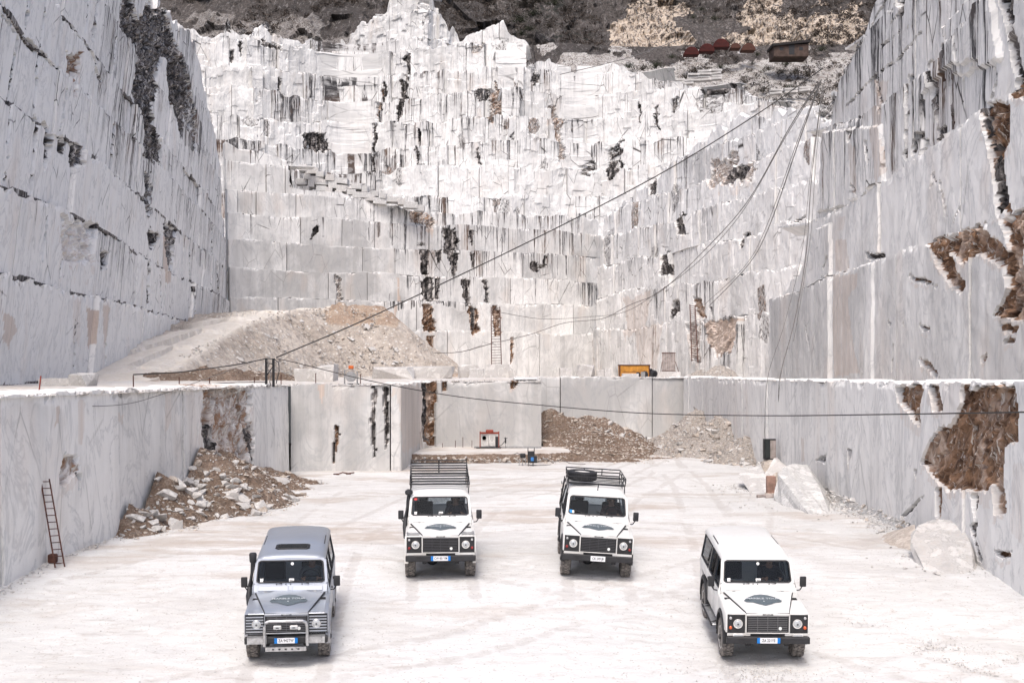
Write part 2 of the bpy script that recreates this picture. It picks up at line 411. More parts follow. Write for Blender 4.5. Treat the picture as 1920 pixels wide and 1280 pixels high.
            cc = np.concatenate(parts_co)
            zc = float(np.mean(Z)); yc = float(np.mean(Y))
            pend.append(((b - a) * hgt / max(yc, 5) ** 2, cc, np.concatenate(q), np.concatenate(pa), np.concatenate(pb), np.concatenate(pu)))
    # uncut rock behind the blocks, stepped like the benches
    bu = np.linspace(U0, U1, max(8, int((U1 - U0) / 1.0))); cs, qs, o_ = [], [], 0; x, y = w.P(bu); nx, ny = w.N(bu)
    for k in range(len(rows) - 1):
        S = k * step + min(depth * .75, 1.1); a_, b_ = rows[k](bu) - .3, rows[k + 1](bu) - .55
        if top is not None: b_ = np.minimum(b_, EYE + (top(bu) - EYE) * (y + k * step) / y - 1.4); 
        b_ = np.maximum(b_, np.minimum(a_, b_) + .0); keepc = b_ > a_ + .05; b_ = np.where(keepc, b_, a_)
        for zz_, SS in ((a_, S), (b_, S), (b_, S + step)): cs.append(np.stack([x - nx * SS, y - ny * SS, zz_], -1))
        kq = np.tile(keepc[:-1] & keepc[1:], 2); qs.append(gridq(len(bu), 3, o_)[kq]); o_ += 3 * len(bu)
    n_ = o_; mesh_np("bedrock", np.concatenate(cs), np.concatenate(qs), MARBLE, root, {"fa": np.tile([0, .25, .6, 0], (n_, 1)), "fb": np.tile([tone, .3, 0, .5], (n_, 1))}, np.concatenate(cs)[:, [0, 2]])
    pend.sort(key=lambda t: -t[0])
    for t in pend[:lim]:
        mesh_np(piece, t[1], t[2], MARBLE, root, {"fa": t[3], "fb": t[4]}, t[5])
    rest = pend[lim:]
    if rest:
        o = 0; cs, qs, a_, b_, u_ = [], [], [], [], []
        for t in rest: cs.append(t[1]); qs.append(t[2] + o); a_.append(t[3]); b_.append(t[4]); u_.append(t[5]); o += len(t[1])
        ob = mesh_np("small_" + piece, np.concatenate(cs), np.concatenate(qs), MARBLE, root, {"fa": np.concatenate(a_), "fb": np.concatenate(b_)}, np.concatenate(u_))
        ob["kind"] = "stuff"
    return root

# ---- ground levels
ZL, ZR, ZC = 4.41, 4.66, 4.72
def zfloor(x, y):
    t = np.clip((np.asarray(y, float) - 22.5) / 10.5, 0, 1); t = t * .6 + t * t * (3 - 2 * t) * .4
    return -1.06 * (1 - t)
def sheet(name, xs_fn, ys, nx, zf, mat, parent=None):
    ys = np.asarray(ys); s = np.linspace(0, 1, nx)[None]
    X = np.stack([np.interp(s[0], [0, 1], xs_fn(y)) for y in ys]); Y = ys[:, None] + 0 * X
    Z = zf(X, Y); co = np.stack([X, Y, Z], -1)
    return mesh_np(name, co, gridq(nx, len(ys)), mat, parent, smooth=True)
ys = np.concatenate([np.linspace(2, 18, 40), np.linspace(18.06, 45, 430), np.linspace(45.2, 110, 260)])
s_ = np.linspace(-16, 17, 460); GX, GY = np.meshgrid(s_, ys)
# wheel tracks left by the vehicles
trk = np.zeros(GX.shape); blk = np.zeros(GX.shape)
for (pts_, wgt) in ([(-4.4, 23), (-4.8, 29), (-5.2, 38), (-3.5, 50), (3, 62), (8, 78)], 1.), ([(-1.6, 29), (-2.2, 36), (-1, 48), (5, 60), (9, 74)], 1.), ([(2.1, 29), (2.3, 36), (4, 48), (8, 62), (9.5, 80)], 1.), ([(5.0, 23), (5.4, 30), (6.5, 40), (8, 55), (9, 75)], 1.), ([(-11, 30), (-6, 37), (2, 41), (9, 39), (11, 34)], .8), ([(-9, 22), (-1, 26), (6, 33), (9, 46), (7, 64)], .7), ([(12, 20), (6, 27), (-2, 33), (-8, 40), (-8, 52)], .7), ([(-14, 20), (-5, 20.5), (4, 22), (12, 27)], .6), ([(-9.5, 55), (-2, 58), (6, 58), (12, 62)], .8), ([(-9, 50), (0, 52), (10, 50)], .8):
    q_ = np.array(pts_, float); tt = np.linspace(0, len(q_) - 1, 60 * len(q_)); cx = np.interp(tt, range(len(q_)), q_[:, 0]); cy = np.interp(tt, range(len(q_)), q_[:, 1])
    for _ in range(60): cx[1:-1] = (cx[:-2] + cx[2:]) / 2 * .5 + cx[1:-1] * .5; cy[1:-1] = (cy[:-2] + cy[2:]) / 2 * .5 + cy[1:-1] * .5
    dx_, dy_ = np.gradient(cx), np.gradient(cy); L_ = np.hypot(dx_, dy_); ln = np.cumsum(L_)
    for sgn in (-1, 1):
        ax, ay = cx + dy_ / L_ * .75 * sgn, cy - dx_ / L_ * .75 * sgn
        for k in range(0, len(ax), 1):
            i0, i1 = np.searchsorted(s_, [ax[k] - .3, ax[k] + .3]); j0, j1 = np.searchsorted(ys, [ay[k] - .45, ay[k] + .45])
            if i1 <= i0 or j1 <= j0: continue
            dd = np.hypot(GX[j0:j1, i0:i1] - ax[k], (GY[j0:j1, i0:i1] - ay[k]) * .8)
            trk[j0:j1, i0:i1] = np.maximum(trk[j0:j1, i0:i1], wgt * sstep(.24, .10, dd) * (.55 + .45 * (int(ln[k] * 3.5) % 2)))
scf = np.clip(sstep(62, 45, GY) * sstep(.42, .70, fbm(GX * .22, GY * .35, 44)) * sstep(24, 36, GY) + .9 * sstep(.44, .70, fbm(GX * .15, GY * .4, 47)) * sstep(44, 58, GY), 0, 1) * .75
GZ = zfloor(GX, GY) + (fbm(GX * .5, GY * .5, 3) - .5) * .10 + (fbm(GX * 2.2, GY * 4, 9, 3) - .5) * .05 * sstep(6, 20, GY) - .022 * trk * (vn(GX * .6, GY * .6, 5) > .25)
o = mesh_np("ground", np.stack([GX, GY, GZ], -1), gridq(len(s_), len(ys)), FLOOR, None, {"fa": np.stack([trk * (vn(GX * .5, GY * .5, 6) > .3), scf, 0 * trk, 0 * trk], -1)}, smooth=True)
tag(o, kind='structure', label="white dusty quarry floor churned by wheels")

XW1 = lambda y: np.interp(y, [10, 62.6], [-13.2, -11.35])
# lower left wall, its corner and the alcove faces
wL = Wall([(XW1(12), 12), (-11.35, 62.6)], 1)
zl0 = lambda u: zfloor(0, 12 + u) - .25
TL = line_fn(wL, [(-300, 761), (0, 745), (200, 735), (480, 722), (545, 720)])
fL = [('rust', [(384, 722), (478, 724), (470, 770), (478, 830), (455, 890), (420, 880), (395, 850), (383, 800)], .50, .5),
      ('pale', [(400, 750), (470, 750), (478, 800), (440, 820), (405, 790)], .9, .4),
      ('dark', [(384, 800), (410, 790), (415, 850), (390, 850)], .8, .3),
      ('rust', [(122, 850), (148, 852), (150, 880), (125, 910), (113, 905)], .50, .12), ('dark', [(147, 885), (156, 885), (152, 915)], .8, .05),
      ('stain', [(150, 750), (166, 752), (165, 800), (158, 830), (150, 830)], .55, .15), ('stain', [(110, 758), (120, 756), (116, 790), (106, 800)], .7, .08),
      ('stain', [(225, 770), (240, 775), (238, 800), (230, 790)], .55, .1), ('stain', [(318, 735), (332, 735), (330, 780), (316, 822)], .5, .2),
      ('dark', [(468, 800), (474, 800), (476, 872), (470, 872)], .9, .1), ('pale', [(0, 750), (480, 724), (480, 730), (0, 765)], .7, .3),
      ('strk', [(0, 760), (380, 740), (380, 880), (0, 1040)], .12, 0.1), ('tone', [(0, 760), (380, 740), (380, 880), (0, 1040)], -.10, .3)]
build_wall(wL, "quarry_wall", "tall sawn marble wall on the left side of the pit with a ladder leaning on it", [zl0, TL], (4.5, 9), .11, .085, strk=.16, feats=fL, seed=5, off=.04, tone=.34, pale=.6, rough=.03, lean=.02)
wF = Wall([(-11.35, 62.7), (-5.75, 63.0), (-5.55, 74), (-4.9, 76.0), (1.85, 76.2), (1.9, 96.0), (13.6, 96.4)], 1)
zfl = const(-.3)
TF = lambda u: np.interp(u, [0, wF.u[1], wF.u[3], wF.u[4], wF.u[4] + .1, wF.u[-1]], [4.41, 4.42, 4.47, 4.60, 4.60, 4.74])
fF = [('rust', [(520, 722), (530, 722), (524, 750), (519, 766)], .7, .05), ('stain', [(594, 720), (609, 720), (605, 762), (598, 745)], .8, .05),
      ('rust', [(631, 792), (637, 815), (630, 845), (625, 872), (626, 810)], .8, .05), ('dark', [(624, 830), (628, 830), (626, 878)], .9, .03),
      ('dark', [(697, 722), (705, 722), (704, 850), (700, 858), (694, 775)], .7, .12), ('dark', [(716, 722), (729, 724), (728, 800), (725, 870), (720, 780)], .75, .12),
      ('stain', [(735, 722), (790, 722), (792, 832), (752, 850)], .55, .4), ('rust', [(790, 716), (819, 714), (817, 832), (793, 832)], .95, .25), ('dark', [(794, 716), (806, 716), (806, 828), (797, 828)], .9, .15),
      ('rust', [(829, 714), (839, 714), (838, 735), (830, 735)], .8, .05), ('rust', [(956, 712), (974, 712), (964, 730), (958, 728)], .8, .08),
      ('rust', [(1418, 712), (1428, 712), (1425, 736)], .9, .1), ('tone', [(815, 715), (1430, 706), (1430, 830), (815, 835)], -.12, .2), ('strk', [(815, 700), (1435, 690), (1430, 830), (815, 835)], .05, .1),
      ('strk', [(545, 715), (700, 715), (700, 880), (545, 880)], .2, .1)]
build_wall(wF, "quarry_wall", "low sawn marble faces along the back of the pit above the rubble piles", [zfl, TF], (5., 11.), .1, .08, strk=.25, feats=fF, seed=8, off=.04, tone=.0, rough=.02)
# right lower wall
wR = Wall([(13.45, 96), (13.4, 66), (12.2, 29.3), (11.75, 14)], 1)
zr0 = lambda u: zfloor(0, 96 - u) - .25
TR = line_fn(wR, [(1300, 707), (1430, 713), (1700, 716), (1920, 719), (2500, 728)])
fR = [('rust', [(1805, 722), (1902, 722), (1905, 760), (1906, 830), (1878, 840), (1880, 900), (1850, 915), (1790, 920), (1760, 905), (1745, 885), (1728, 868), (1736, 838), (1760, 810), (1790, 785), (1800, 760)], 1.1, .22),
      ('pale', [(1745, 880), (1790, 862), (1830, 872), (1780, 876), (1750, 890)], 1., .1),
      ('rust', [(1680, 722), (1735, 722), (1725, 760), (1728, 800), (1705, 778), (1684, 750)], .62, .18), ('rust', [(1740, 722), (1762, 722), (1770, 770), (1752, 772)], .85, .12),
      ('dark', [(1826, 900), (1832, 930), (1826, 985), (1818, 930)], .8, .1), ('rust', [(1856, 900), (1880, 890), (1885, 960), (1862, 965)], .75, .2),
      ('rust', [(1754, 915), (1768, 915), (1766, 970), (1756, 972)], .85, .08), ('dark', [(1815, 985), (1830, 975), (1826, 1010), (1840, 1052), (1832, 1050)], 1., .06),
      ('rust', [(1862, 1030), (1895, 1035), (1890, 1045), (1865, 1042)], .9, .08), ('rust', [(1716, 880), (1722, 880), (1720, 900)], .8, .05), ('rust', [(1590, 842), (1600, 842), (1596, 860), (1592, 878)], .6, .06),
      ('stain', [(1500, 820), (1505, 820), (1507, 865), (1501, 865)], .6, .05), ('dark', [(1525, 862), (1548, 852), (1545, 870)], .5, .08),
      ('dark', [(1690, 970), (1720, 938), (1735, 928), (1722, 945), (1700, 968)], .9, .05), ('tone', [(1425, 715), (1920, 720), (1920, 1085), (1425, 880)], -.12, .1), ('strk', [(1300, 700), (1960, 700), (1960, 1140), (1300, 880)], .05, .1),
      ('tone', [(1870, 900), (1920, 860), (1920, 1090), (1840, 1060)], .22, .3), ('stain', [(1895, 880), (1920, 870), (1920, 1040), (1890, 1000)], .42, .3),
      ('dark', [(1700, 980), (1712, 982), (1700, 990)], .7, .05)]
build_wall(wR, "quarry_wall", "grey sawn marble wall on the right side of the pit with a large rust brown cavity", [zr0, TR], (7., 17.), .075, .065, strk=.1, feats=fR, seed=12, off=.022, tone=.30, pale=.5, rough=.025)

# platforms on top of the lower walls
PN = lambda X, Y: (fbm(X * .6, Y * .6, 21) - .5) * .10 + (fbm(X * 3, Y * 3, 22) - .5) * .05
ysL = np.concatenate([np.linspace(10, 62.9, 160)])
o = sheet("platform", lambda y: (-60, XW1(y) - .02), ysL, 160, lambda X, Y: ZL - .02 + PN(X, Y) * .7, PLAT); tag(o, kind='structure', label="dusty bench floor above the left marble wall")
def lipc(y): return (-60, -5.7) if y < 76.1 else ((-60, 1.85) if y < 96.2 else (-60, 60))
for nm, y0, y1, x1 in (("platform", 62.95, 76.15, -5.65), ("platform", 76.15, 96.2, 1.87), ("platform", 96.2, 190, 60)):
    o = sheet(nm, lambda y: (-60, x1), np.linspace(y0, y1, int((y1 - y0) * 2) + 3), 240, lambda X, Y: np.interp(Y, [63, 76, 96, 190], [4.40, 4.50, 4.66, 4.60]) + .0 * X + PN(X, Y) * .7 - .03, PLAT)
    tag(o, kind='structure', label={-5.65: "dusty bench floor behind the projecting marble corner", 1.87: "dusty bench floor above the alcove face", 60: "broad dusty bench floor reaching the stepped back wall"}[x1])
o = sheet("platform", lambda y: (np.interp(y, [14, 29.3, 66, 96.2], [11.75, 12.2, 13.4, 13.45]) + .02, 60), np.linspace(14, 96.2, 200), 120, lambda X, Y: ZR - .02 + PN(X, Y) * .7, PLAT)
tag(o, kind='structure', label="narrow dusty bench between the two tiers of the right wall")

# upper left wall
wUL = Wall([(-24.2, 40), (-26.7, 64), (-29.6, 90), (-33.5, 125), (-35.75, 157.5)], 1)
rUL = [const(4.2), line_fn(wUL, [(-400, 470), (0, 513), (125, 547), (200, 562), (290, 586), (350, 603), (425, 622)]), line_fn(wUL, [(-400, 195), (0, 338), (80, 368), (190, 425), (250, 468), (320, 508), (425, 560)]),
       line_fn(wUL, [(-400, -120), (0, 161), (55, 200), (124, 242), (230, 330), (330, 420), (425, 500)]), line_fn(wUL, [(-400, -600), (0, 5), (60, 50), (140, 130), (250, 240), (330, 330), (425, 440)]),
       line_fn(wUL, [(-400, -900), (0, -160), (170, 55), (260, 175), (340, 290), (425, 403)]), line_fn(wUL, [(-400, -1100), (0, -360), (170, -90), (300, 120), (425, 340)]), line_fn(wUL, [(-400, -1300), (0, -560), (200, -200), (320, 20), (425, 272)]),
       line_fn(wUL, [(-400, -1500), (0, -800), (250, -300), (345, -60), (425, 180)])]
topUL = line_fn(wUL, [(-400, -900), (0, -400), (200, -180), (300, -60), (345, 5), (372, 120), (398, 235), (412, 300), (425, 330)])
fUL = [('dark', [(270, 5), (300, 30), (345, 30), (372, 110), (340, 130), (330, 180), (318, 220), (325, 310), (300, 320), (285, 300), (292, 240), (280, 180), (290, 120), (268, 60)], .66, 1.6),
       ('dark', [(285, 320), (300, 330), (300, 400), (288, 420)], .55, .8), ('dark', [(345, 60), (372, 120), (380, 200), (365, 260), (350, 200)], .85, 1.2), ('pale', [(305, 120), (345, 150), (340, 200), (315, 190)], 1., .8), ('pale', [(322, 210), (350, 215), (345, 290), (325, 290)], 1., .6),
       ('rust', [(160, 105), (185, 110), (180, 150), (165, 185), (160, 150)], .55, .6), ('dark', [(108, 240), (122, 240), (118, 300), (104, 330)], .7, .4), ('dark', [(135, 260), (150, 265), (145, 300), (134, 290)], .8, .4), ('dark', [(155, 275), (175, 280), (172, 320), (155, 310)], .65, .5),
       ('rust', [(125, 405), (200, 425), (190, 490), (170, 500), (130, 485)], .38, .8), ('stain', [(320, 440), (335, 445), (328, 530), (318, 530)], .8, .3), ('dark', [(288, 432), (315, 440), (308, 460), (295, 470), (290, 450)], .85, .4), ('dark', [(202, 470), (222, 472), (215, 500), (204, 505)], .75, .4),
       ('dark', [(320, 420), (345, 430), (340, 490), (335, 520), (325, 480)], .6, .5), ('dark', [(287, 490), (292, 490), (289, 570), (285, 575)], .95, .2), ('stain', [(137, 555), (160, 558), (158, 650), (140, 640)], .5, .3), ('stain', [(170, 575), (184, 580), (178, 640), (172, 660)], .95, .15),
       ('stain', [(190, 570), (205, 575), (196, 640), (191, 650)], .7, .2), ('stain', [(0, 582), (25, 595), (28, 620), (12, 650), (0, 640)], .75, .3), ('strk', [(0, 515), (430, 610), (430, 700), (0, 720)], .1, .5), ('tone', [(0, 515), (430, 625), (430, 720), (0, 720)], -.12, .5),
       crack([(89, -20), (79, 69)], 3), crack([(65, 70), (50, 200), (34, 340)], 2.4), crack([(118, -10), (104, 110), (81, 366)], 2.2), crack([(206, 0), (198, 77)], 3), crack([(220, 10), (212, 90)], 3.5), crack([(150, 175), (138, 250)], 2), crack([(96, 230), (82, 365)], 2.6), crack([(236, 240), (226, 330)], 3.5, .6), crack([(200, 95), (218, 150), (222, 160)], 3),
       crack([(0, 8), (40, 42), (62, 68)], 3, .8), crack([(62, 68), (100, 102), (138, 138)], 2.6, .8), crack([(255, 80), (250, 155)], 3), crack([(170, 60), (178, 70), (195, 95), (215, 130)], 3, .7), crack([(100, 405), (88, 520)], 2), crack([(132, 430), (125, 540)], 1.6), crack([(148, 600), (147, 690)], 2.2, .8), crack([(195, 640), (194, 690)], 2, .8), crack([(310, 490), (312, 590)], 1.6), crack([(366, 470), (364, 600)], 1.6, .7), crack([(412, 420), (414, 540), (420, 550)], 2.2, .8),
       ('strk', [(345, 40), (372, 100), (405, 240), (420, 330), (380, 330), (350, 200)], .98, 1.), ('dark', [(352, 90), (378, 140), (398, 240), (390, 290), (370, 210)], .5, 1.2), ('strk', [(240, 0), (300, 0), (300, 400), (240, 330)], .85, 1.5),
       ('strk', [(340, 270), (430, 300), (430, 560), (330, 420)], .70, 1.), ('dark', [(0, 150), (20, 165), (14, 190), (0, 185)], .9, .4)]
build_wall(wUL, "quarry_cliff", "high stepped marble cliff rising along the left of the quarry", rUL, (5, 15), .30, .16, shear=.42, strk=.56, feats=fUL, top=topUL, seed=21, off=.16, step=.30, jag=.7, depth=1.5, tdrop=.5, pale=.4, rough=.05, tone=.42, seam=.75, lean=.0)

# upper right wall
wUR = Wall([(17.0, 80.6), (16.95, 50), (16.9, 30)], 1)
rA = line_fn(wUR, [(1430, 562), (1450, 560), (1500, 545), (1555, 516), (1610, 500), (1735, 458), (1920, 395), (2150, 310)])
rB = line_fn(wUR, [(1430, 430), (1510, 420), (1579, 386), (1640, 345), (1700, 300), (1821, 205), (1920, 140), (2200, -60)])
rC = line_fn(wUR, [(1430, 260), (1530, 240), (1600, 215), (1700, 140), (1800, 20), (1920, -120), (2200, -400)])
rD = line_fn(wUR, [(1430, 120), (1530, 110), (1600, 60), (1700, -60), (1920, -400), (2200, -700)])
rE = line_fn(wUR, [(1430, -100), (1530, -60), (1700, -260), (1920, -700), (2200, -1000)])
topUR = line_fn(wUR, [(1449, 556), (1490, 520), (1505, 470), (1516, 400), (1521, 330), (1530, 240), (1545, 160), (1580, 80), (1622, -10), (1700, -220), (1920, -700), (2200, -1000)])
fUR = [('rust', [(1850, 192), (1876, 200), (1878, 262), (1866, 290), (1872, 350), (1884, 400), (1858, 405), (1852, 340), (1832, 260), (1820, 205)], 1.0, .15), ('dark', [(1820, 205), (1832, 203), (1850, 290), (1858, 330), (1866, 395), (1856, 400), (1845, 300)], .9, .15),
       ('rust', [(1735, 455), (1835, 420), (1870, 455), (1920, 500), (1920, 600), (1890, 560), (1880, 500), (1862, 490), (1835, 475), (1815, 490), (1808, 500), (1790, 480), (1775, 462), (1812, 540), (1805, 552), (1785, 540), (1765, 500), (1752, 470)], .92, .18),
       ('rust', [(1872, 410), (1905, 394), (1920, 392), (1920, 520), (1895, 480), (1880, 440)], 1., .15), ('rust', [(1890, 536), (1916, 560), (1918, 600), (1858, 590), (1875, 568)], 1.15, .05), ('rust', [(1872, 604), (1910, 612), (1905, 624), (1878, 620)], 1.1, .05), ('rust', [(1880, 638), (1890, 632), (1906, 640), (1882, 645)], 1.1, .03),
       ('stain', [(1560, 516), (1612, 510), (1606, 540), (1592, 560), (1600, 640), (1614, 700), (1566, 708), (1560, 640)], .60, .12), ('stain', [(1562, 450), (1583, 450), (1587, 508), (1562, 512)], .6, .1), ('stain', [(1565, 408), (1582, 405), (1578, 435), (1566, 432)], .5, .1),
       ('rust', [(1722, 668), (1745, 680), (1765, 710), (1748, 698), (1732, 685)], .75, .08), ('rust', [(1838, 672), (1850, 664), (1848, 676), (1838, 680)], .9, .03), ('rust', [(1722, 603), (1740, 615), (1756, 620), (1735, 620)], .7, .05), ('dark', [(1665, 601), (1672, 608), (1668, 612)], .7, .03),
       ('rust', [(1706, 515), (1735, 522), (1765, 540), (1740, 532), (1712, 524)], .65, .05), ('dark', [(1618, 475), (1650, 478), (1648, 486), (1622, 488)], .8, .08), ('rust', [(1742, 455), (1768, 470), (1775, 520), (1760, 500)], .8, .1),
       ('strk', [(1530, 240), (1821, 60), (1821, 205), (1640, 345), (1579, 386), (1520, 400)], .62, .3), ('dark', [(1840, 0), (1866, 0), (1870, 60), (1880, 110), (1895, 170), (1882, 178), (1868, 120), (1855, 60)], .8, .15), ('dark', [(1895, 0), (1905, 0), (1920, 90), (1912, 150)], .8, .1), ('rust', [(1872, 158), (1920, 158), (1920, 186), (1880, 186)], .9, .1),
       ('dark', [(1704, 125), (1716, 125), (1726, 180), (1724, 240), (1712, 200)], .85, .15), ('dark', [(1672, 150), (1680, 150), (1678, 210), (1672, 205)], .85, .1), ('dark', [(1640, 0), (1664, 0), (1662, 40), (1655, 30)], .8, .1), ('dark', [(1690, 0), (1700, 0), (1680, 14)], .8, .1),
       ('stain', [(1610, 155), (1635, 160), (1630, 220), (1642, 320), (1628, 350), (1615, 230)], .6, .15), ('dark', [(1688, 255), (1700, 250), (1694, 290), (1684, 296)], .9, .08), ('dark', [(1673, 200), (1680, 210), (1679, 305), (1673, 305)], .8, .08), ('dark', [(1722, 245), (1740, 242), (1738, 268), (1724, 266)], .8, .1),
       ('stain', [(1576, 268), (1590, 280), (1594, 360), (1585, 370)], .55, .1), ('dark', [(1575, 240), (1585, 252), (1580, 268), (1574, 268)], .8, .1), ('dark', [(1517, 350), (1523, 350), (1524, 385), (1517, 380)], .8, .1),
       crack([(1560, 205), (1610, 150), (1652, 120), (1695, 68)], 3.5, .8), crack([(1620, 95), (1665, 62), (1690, 55)], 3, .7), crack([(1735, 62), (1765, 30), (1790, 5)], 2.5, .8), crack([(1655, 0), (1660, 30), (1640, 50)], 4), crack([(1545, 160), (1585, 90), (1625, 10)], 2.5, .7), crack([(1770, 60), (1772, 150), (1768, 200)], 2, .8), crack([(1745, 70), (1748, 200), (1752, 240)], 2, .8), crack([(1730, 90), (1738, 170)], 3), crack([(1832, 120), (1838, 165), (1830, 190)], 3, .9),
       crack([(1612, 145), (1622, 190), (1628, 215)], 4, .9), crack([(1670, 290), (1676, 305)], 5, .9), crack([(1610, 270), (1614, 310)], 3, .9), crack([(1735, 350), (1738, 322), (1742, 345)], 2.5, .8), crack([(1765, 410), (1750, 340)], 2, .6), crack([(1775, 420), (1790, 385)], 2, .5), crack([(1665, 601), (1695, 606), (1722, 603)], 1.6, .8), crack([(1690, 640), (1676, 645), (1673, 700)], 1.4, .5), crack([(1510, 600), (1520, 640), (1521, 655)], 1.6, .7), crack([(1552, 480), (1545, 505)], 3, .6), crack([(1585, 350), (1597, 378)], 3, .7), crack([(1700, 300), (1706, 262)], 4, .9),
       ('off', [(1440, 562), (1500, 545), (1556, 516), (1556, 712), (1440, 712)], .22, .04), ('tone', [(1440, 562), (1556, 516), (1556, 712), (1440, 712)], -.12, .04), ('off', [(1612, 500), (1640, 492), (1640, 712), (1622, 712)], .12, .04), ('off', [(1556, 420), (1530, 430), (1540, 520), (1556, 516)], .18, .04), ('off', [(1521, 400), (1579, 386), (1640, 345), (1634, 240), (1530, 250)], .2, .1), ('tone', [(1521, 400), (1579, 386), (1640, 345), (1634, 240), (1530, 250)], -.08, .1), ('off', [(1700, 300), (1821, 205), (1815, 120), (1745, 130), (1700, 180)], -.2, .15), ('off', [(1735, 62), (1765, 30), (1790, 5), (1830, -40), (1850, 120), (1760, 150)], .2, .2),
       ('strk', [(1600, 0), (1830, 0), (1840, 190), (1640, 330), (1560, 380), (1530, 200)], .80, .3), ('tone', [(1450, 560), (1920, 395), (1920, 720), (1450, 720)], -.10, .3), ('strk', [(1430, 560), (1550, 520), (1960, 370), (1960, 720), (1430, 720)], .05, .1), ('strk', [(1579, 386), (1821, 205), (1850, 400), (1735, 455), (1530, 515)], .08, .3),
       ('strk', [(1720, 140), (1840, 140), (1820, 205), (1750, 250)], .8, .2)]
build_wall(wUR, "quarry_cliff", "high grey marble cliff rising along the right of the quarry with rust brown cavities", [const(4.5), rA, rB, rC, rD, rE], (6, 17), .14, .11, strk=.3, feats=fUR, top=topUR, seed=33, off=.07, step=.25, jag=.35, depth=1.3, tdrop=.5, pale=.5, rough=.05, tone=.25, lean=.0)

# stepped back wall, seven benches
wB = Wall([(-35.6, 155.4), (-8.0, 168), (2.0, 172), (11.6, 178), (14.5, 180)], 1)
LB = [-.7, 5.8, 9.8, 13.4, 17.1, 20.5, 23.8, 27.4, 31.]
rB1 = [(lambda L: (lambda u: EYE + L + (vn(u * .15, 0 * u, int(L * 10)) - .5) * .5))(L) for L in LB]
topB = line_fn(wB, [(415, 262), (480, 285), (555, 300), (562, 352), (640, 362), (740, 385), (830, 400), (960, 398), (1000, 402), (1110, 408)])
fB = [('rust', [(795, 572), (812, 570), (816, 600), (820, 622), (796, 622)], .95, .3), ('rust', [(800, 630), (815, 630), (816, 670), (806, 672)], .95, .3), ('dark', [(797, 470), (814, 470), (812, 515), (800, 515)], .9, .3), ('dark', [(795, 522), (815, 522), (818, 562), (798, 562)], .8, .6),
      ('dark', [(822, 522), (831, 522), (829, 560), (822, 560)], 1., .2), ('dark', [(842, 432), (866, 430), (866, 472), (845, 470)], .8, .7), ('dark', [(826, 470), (838, 470), (834, 492), (830, 492)], .9, .3), ('dark', [(846, 474), (868, 474), (862, 518), (858, 518)], .95, .3), ('dark', [(888, 432), (898, 432), (896, 468)], .95, .2), ('dark', [(890, 474), (897, 474), (895, 505)], .95, .15),
      ('dark', [(870, 522), (888, 523), (886, 572), (878, 572)], .9, .5), ('rust', [(880, 574), (897, 576), (901, 622), (886, 626)], .95, .4), ('dark', [(886, 576), (893, 576), (892, 620), (886, 620)], .9, .2), ('rust', [(926, 572), (938, 572), (942, 628), (928, 628)], .8, .4), ('stain', [(741, 572), (749, 570), (744, 600), (741, 600)], .9, .15), ('stain', [(750, 520), (755, 520), (756, 565), (750, 565)], .9, .15),
      ('rust', [(778, 388), (826, 395), (825, 425), (806, 425), (785, 418)], .50, .6), ('stain', [(810, 428), (824, 428), (820, 445)], .8, .3), ('rust', [(957, 632), (963, 632), (962, 670), (958, 690)], .8, .2), ('dark', [(912, 525), (920, 525), (922, 570), (916, 565)], .6, .3), ('dark', [(1005, 490), (1020, 490), (1020, 510), (1006, 508)], .9, .3), ('dark', [(1030, 480), (1036, 480), (1036, 500), (1030, 500)], 1., .1),
      ('strk', [(700, 390), (1110, 390), (1110, 520), (700, 500)], .78, 1.), ('strk', [(420, 280), (570, 300), (700, 400), (700, 450), (420, 440)], .48, 1.), ('strk', [(415, 450), (740, 450), (740, 600), (415, 600)], .12, 1.), ('tone', [(415, 270), (700, 380), (700, 600), (415, 600)], -.17, 2.), ('strk', [(740, 575), (1110, 575), (1110, 710), (740, 710)], .16, 1.), ('tone', [(740, 575), (1110, 575), (1110, 710), (740, 710)], -.06, 1.),
      ('dark', [(554, 303), (562, 303), (562, 350), (556, 350)], 1., .15), ('pale', [(700, 380), (1110, 400), (1110, 412), (700, 395)], .8, .3), ('dark', [(598, 428), (606, 420), (606, 436), (590, 450)], 1., .2), ('rust', [(630, 515), (643, 520), (648, 565), (636, 565)], .45, .4)]
build_wall(wB, "quarry_cliff", "stepped marble cliff of regular benches across the back of the quarry", rB1, (4, 14.), .17, .17, strk=.58, feats=fB, top=topB, seed=44, off=.13, step=.55, jag=.32, depth=1.5, tdrop=.2, rough=.04, tone=.06, cols=.0)
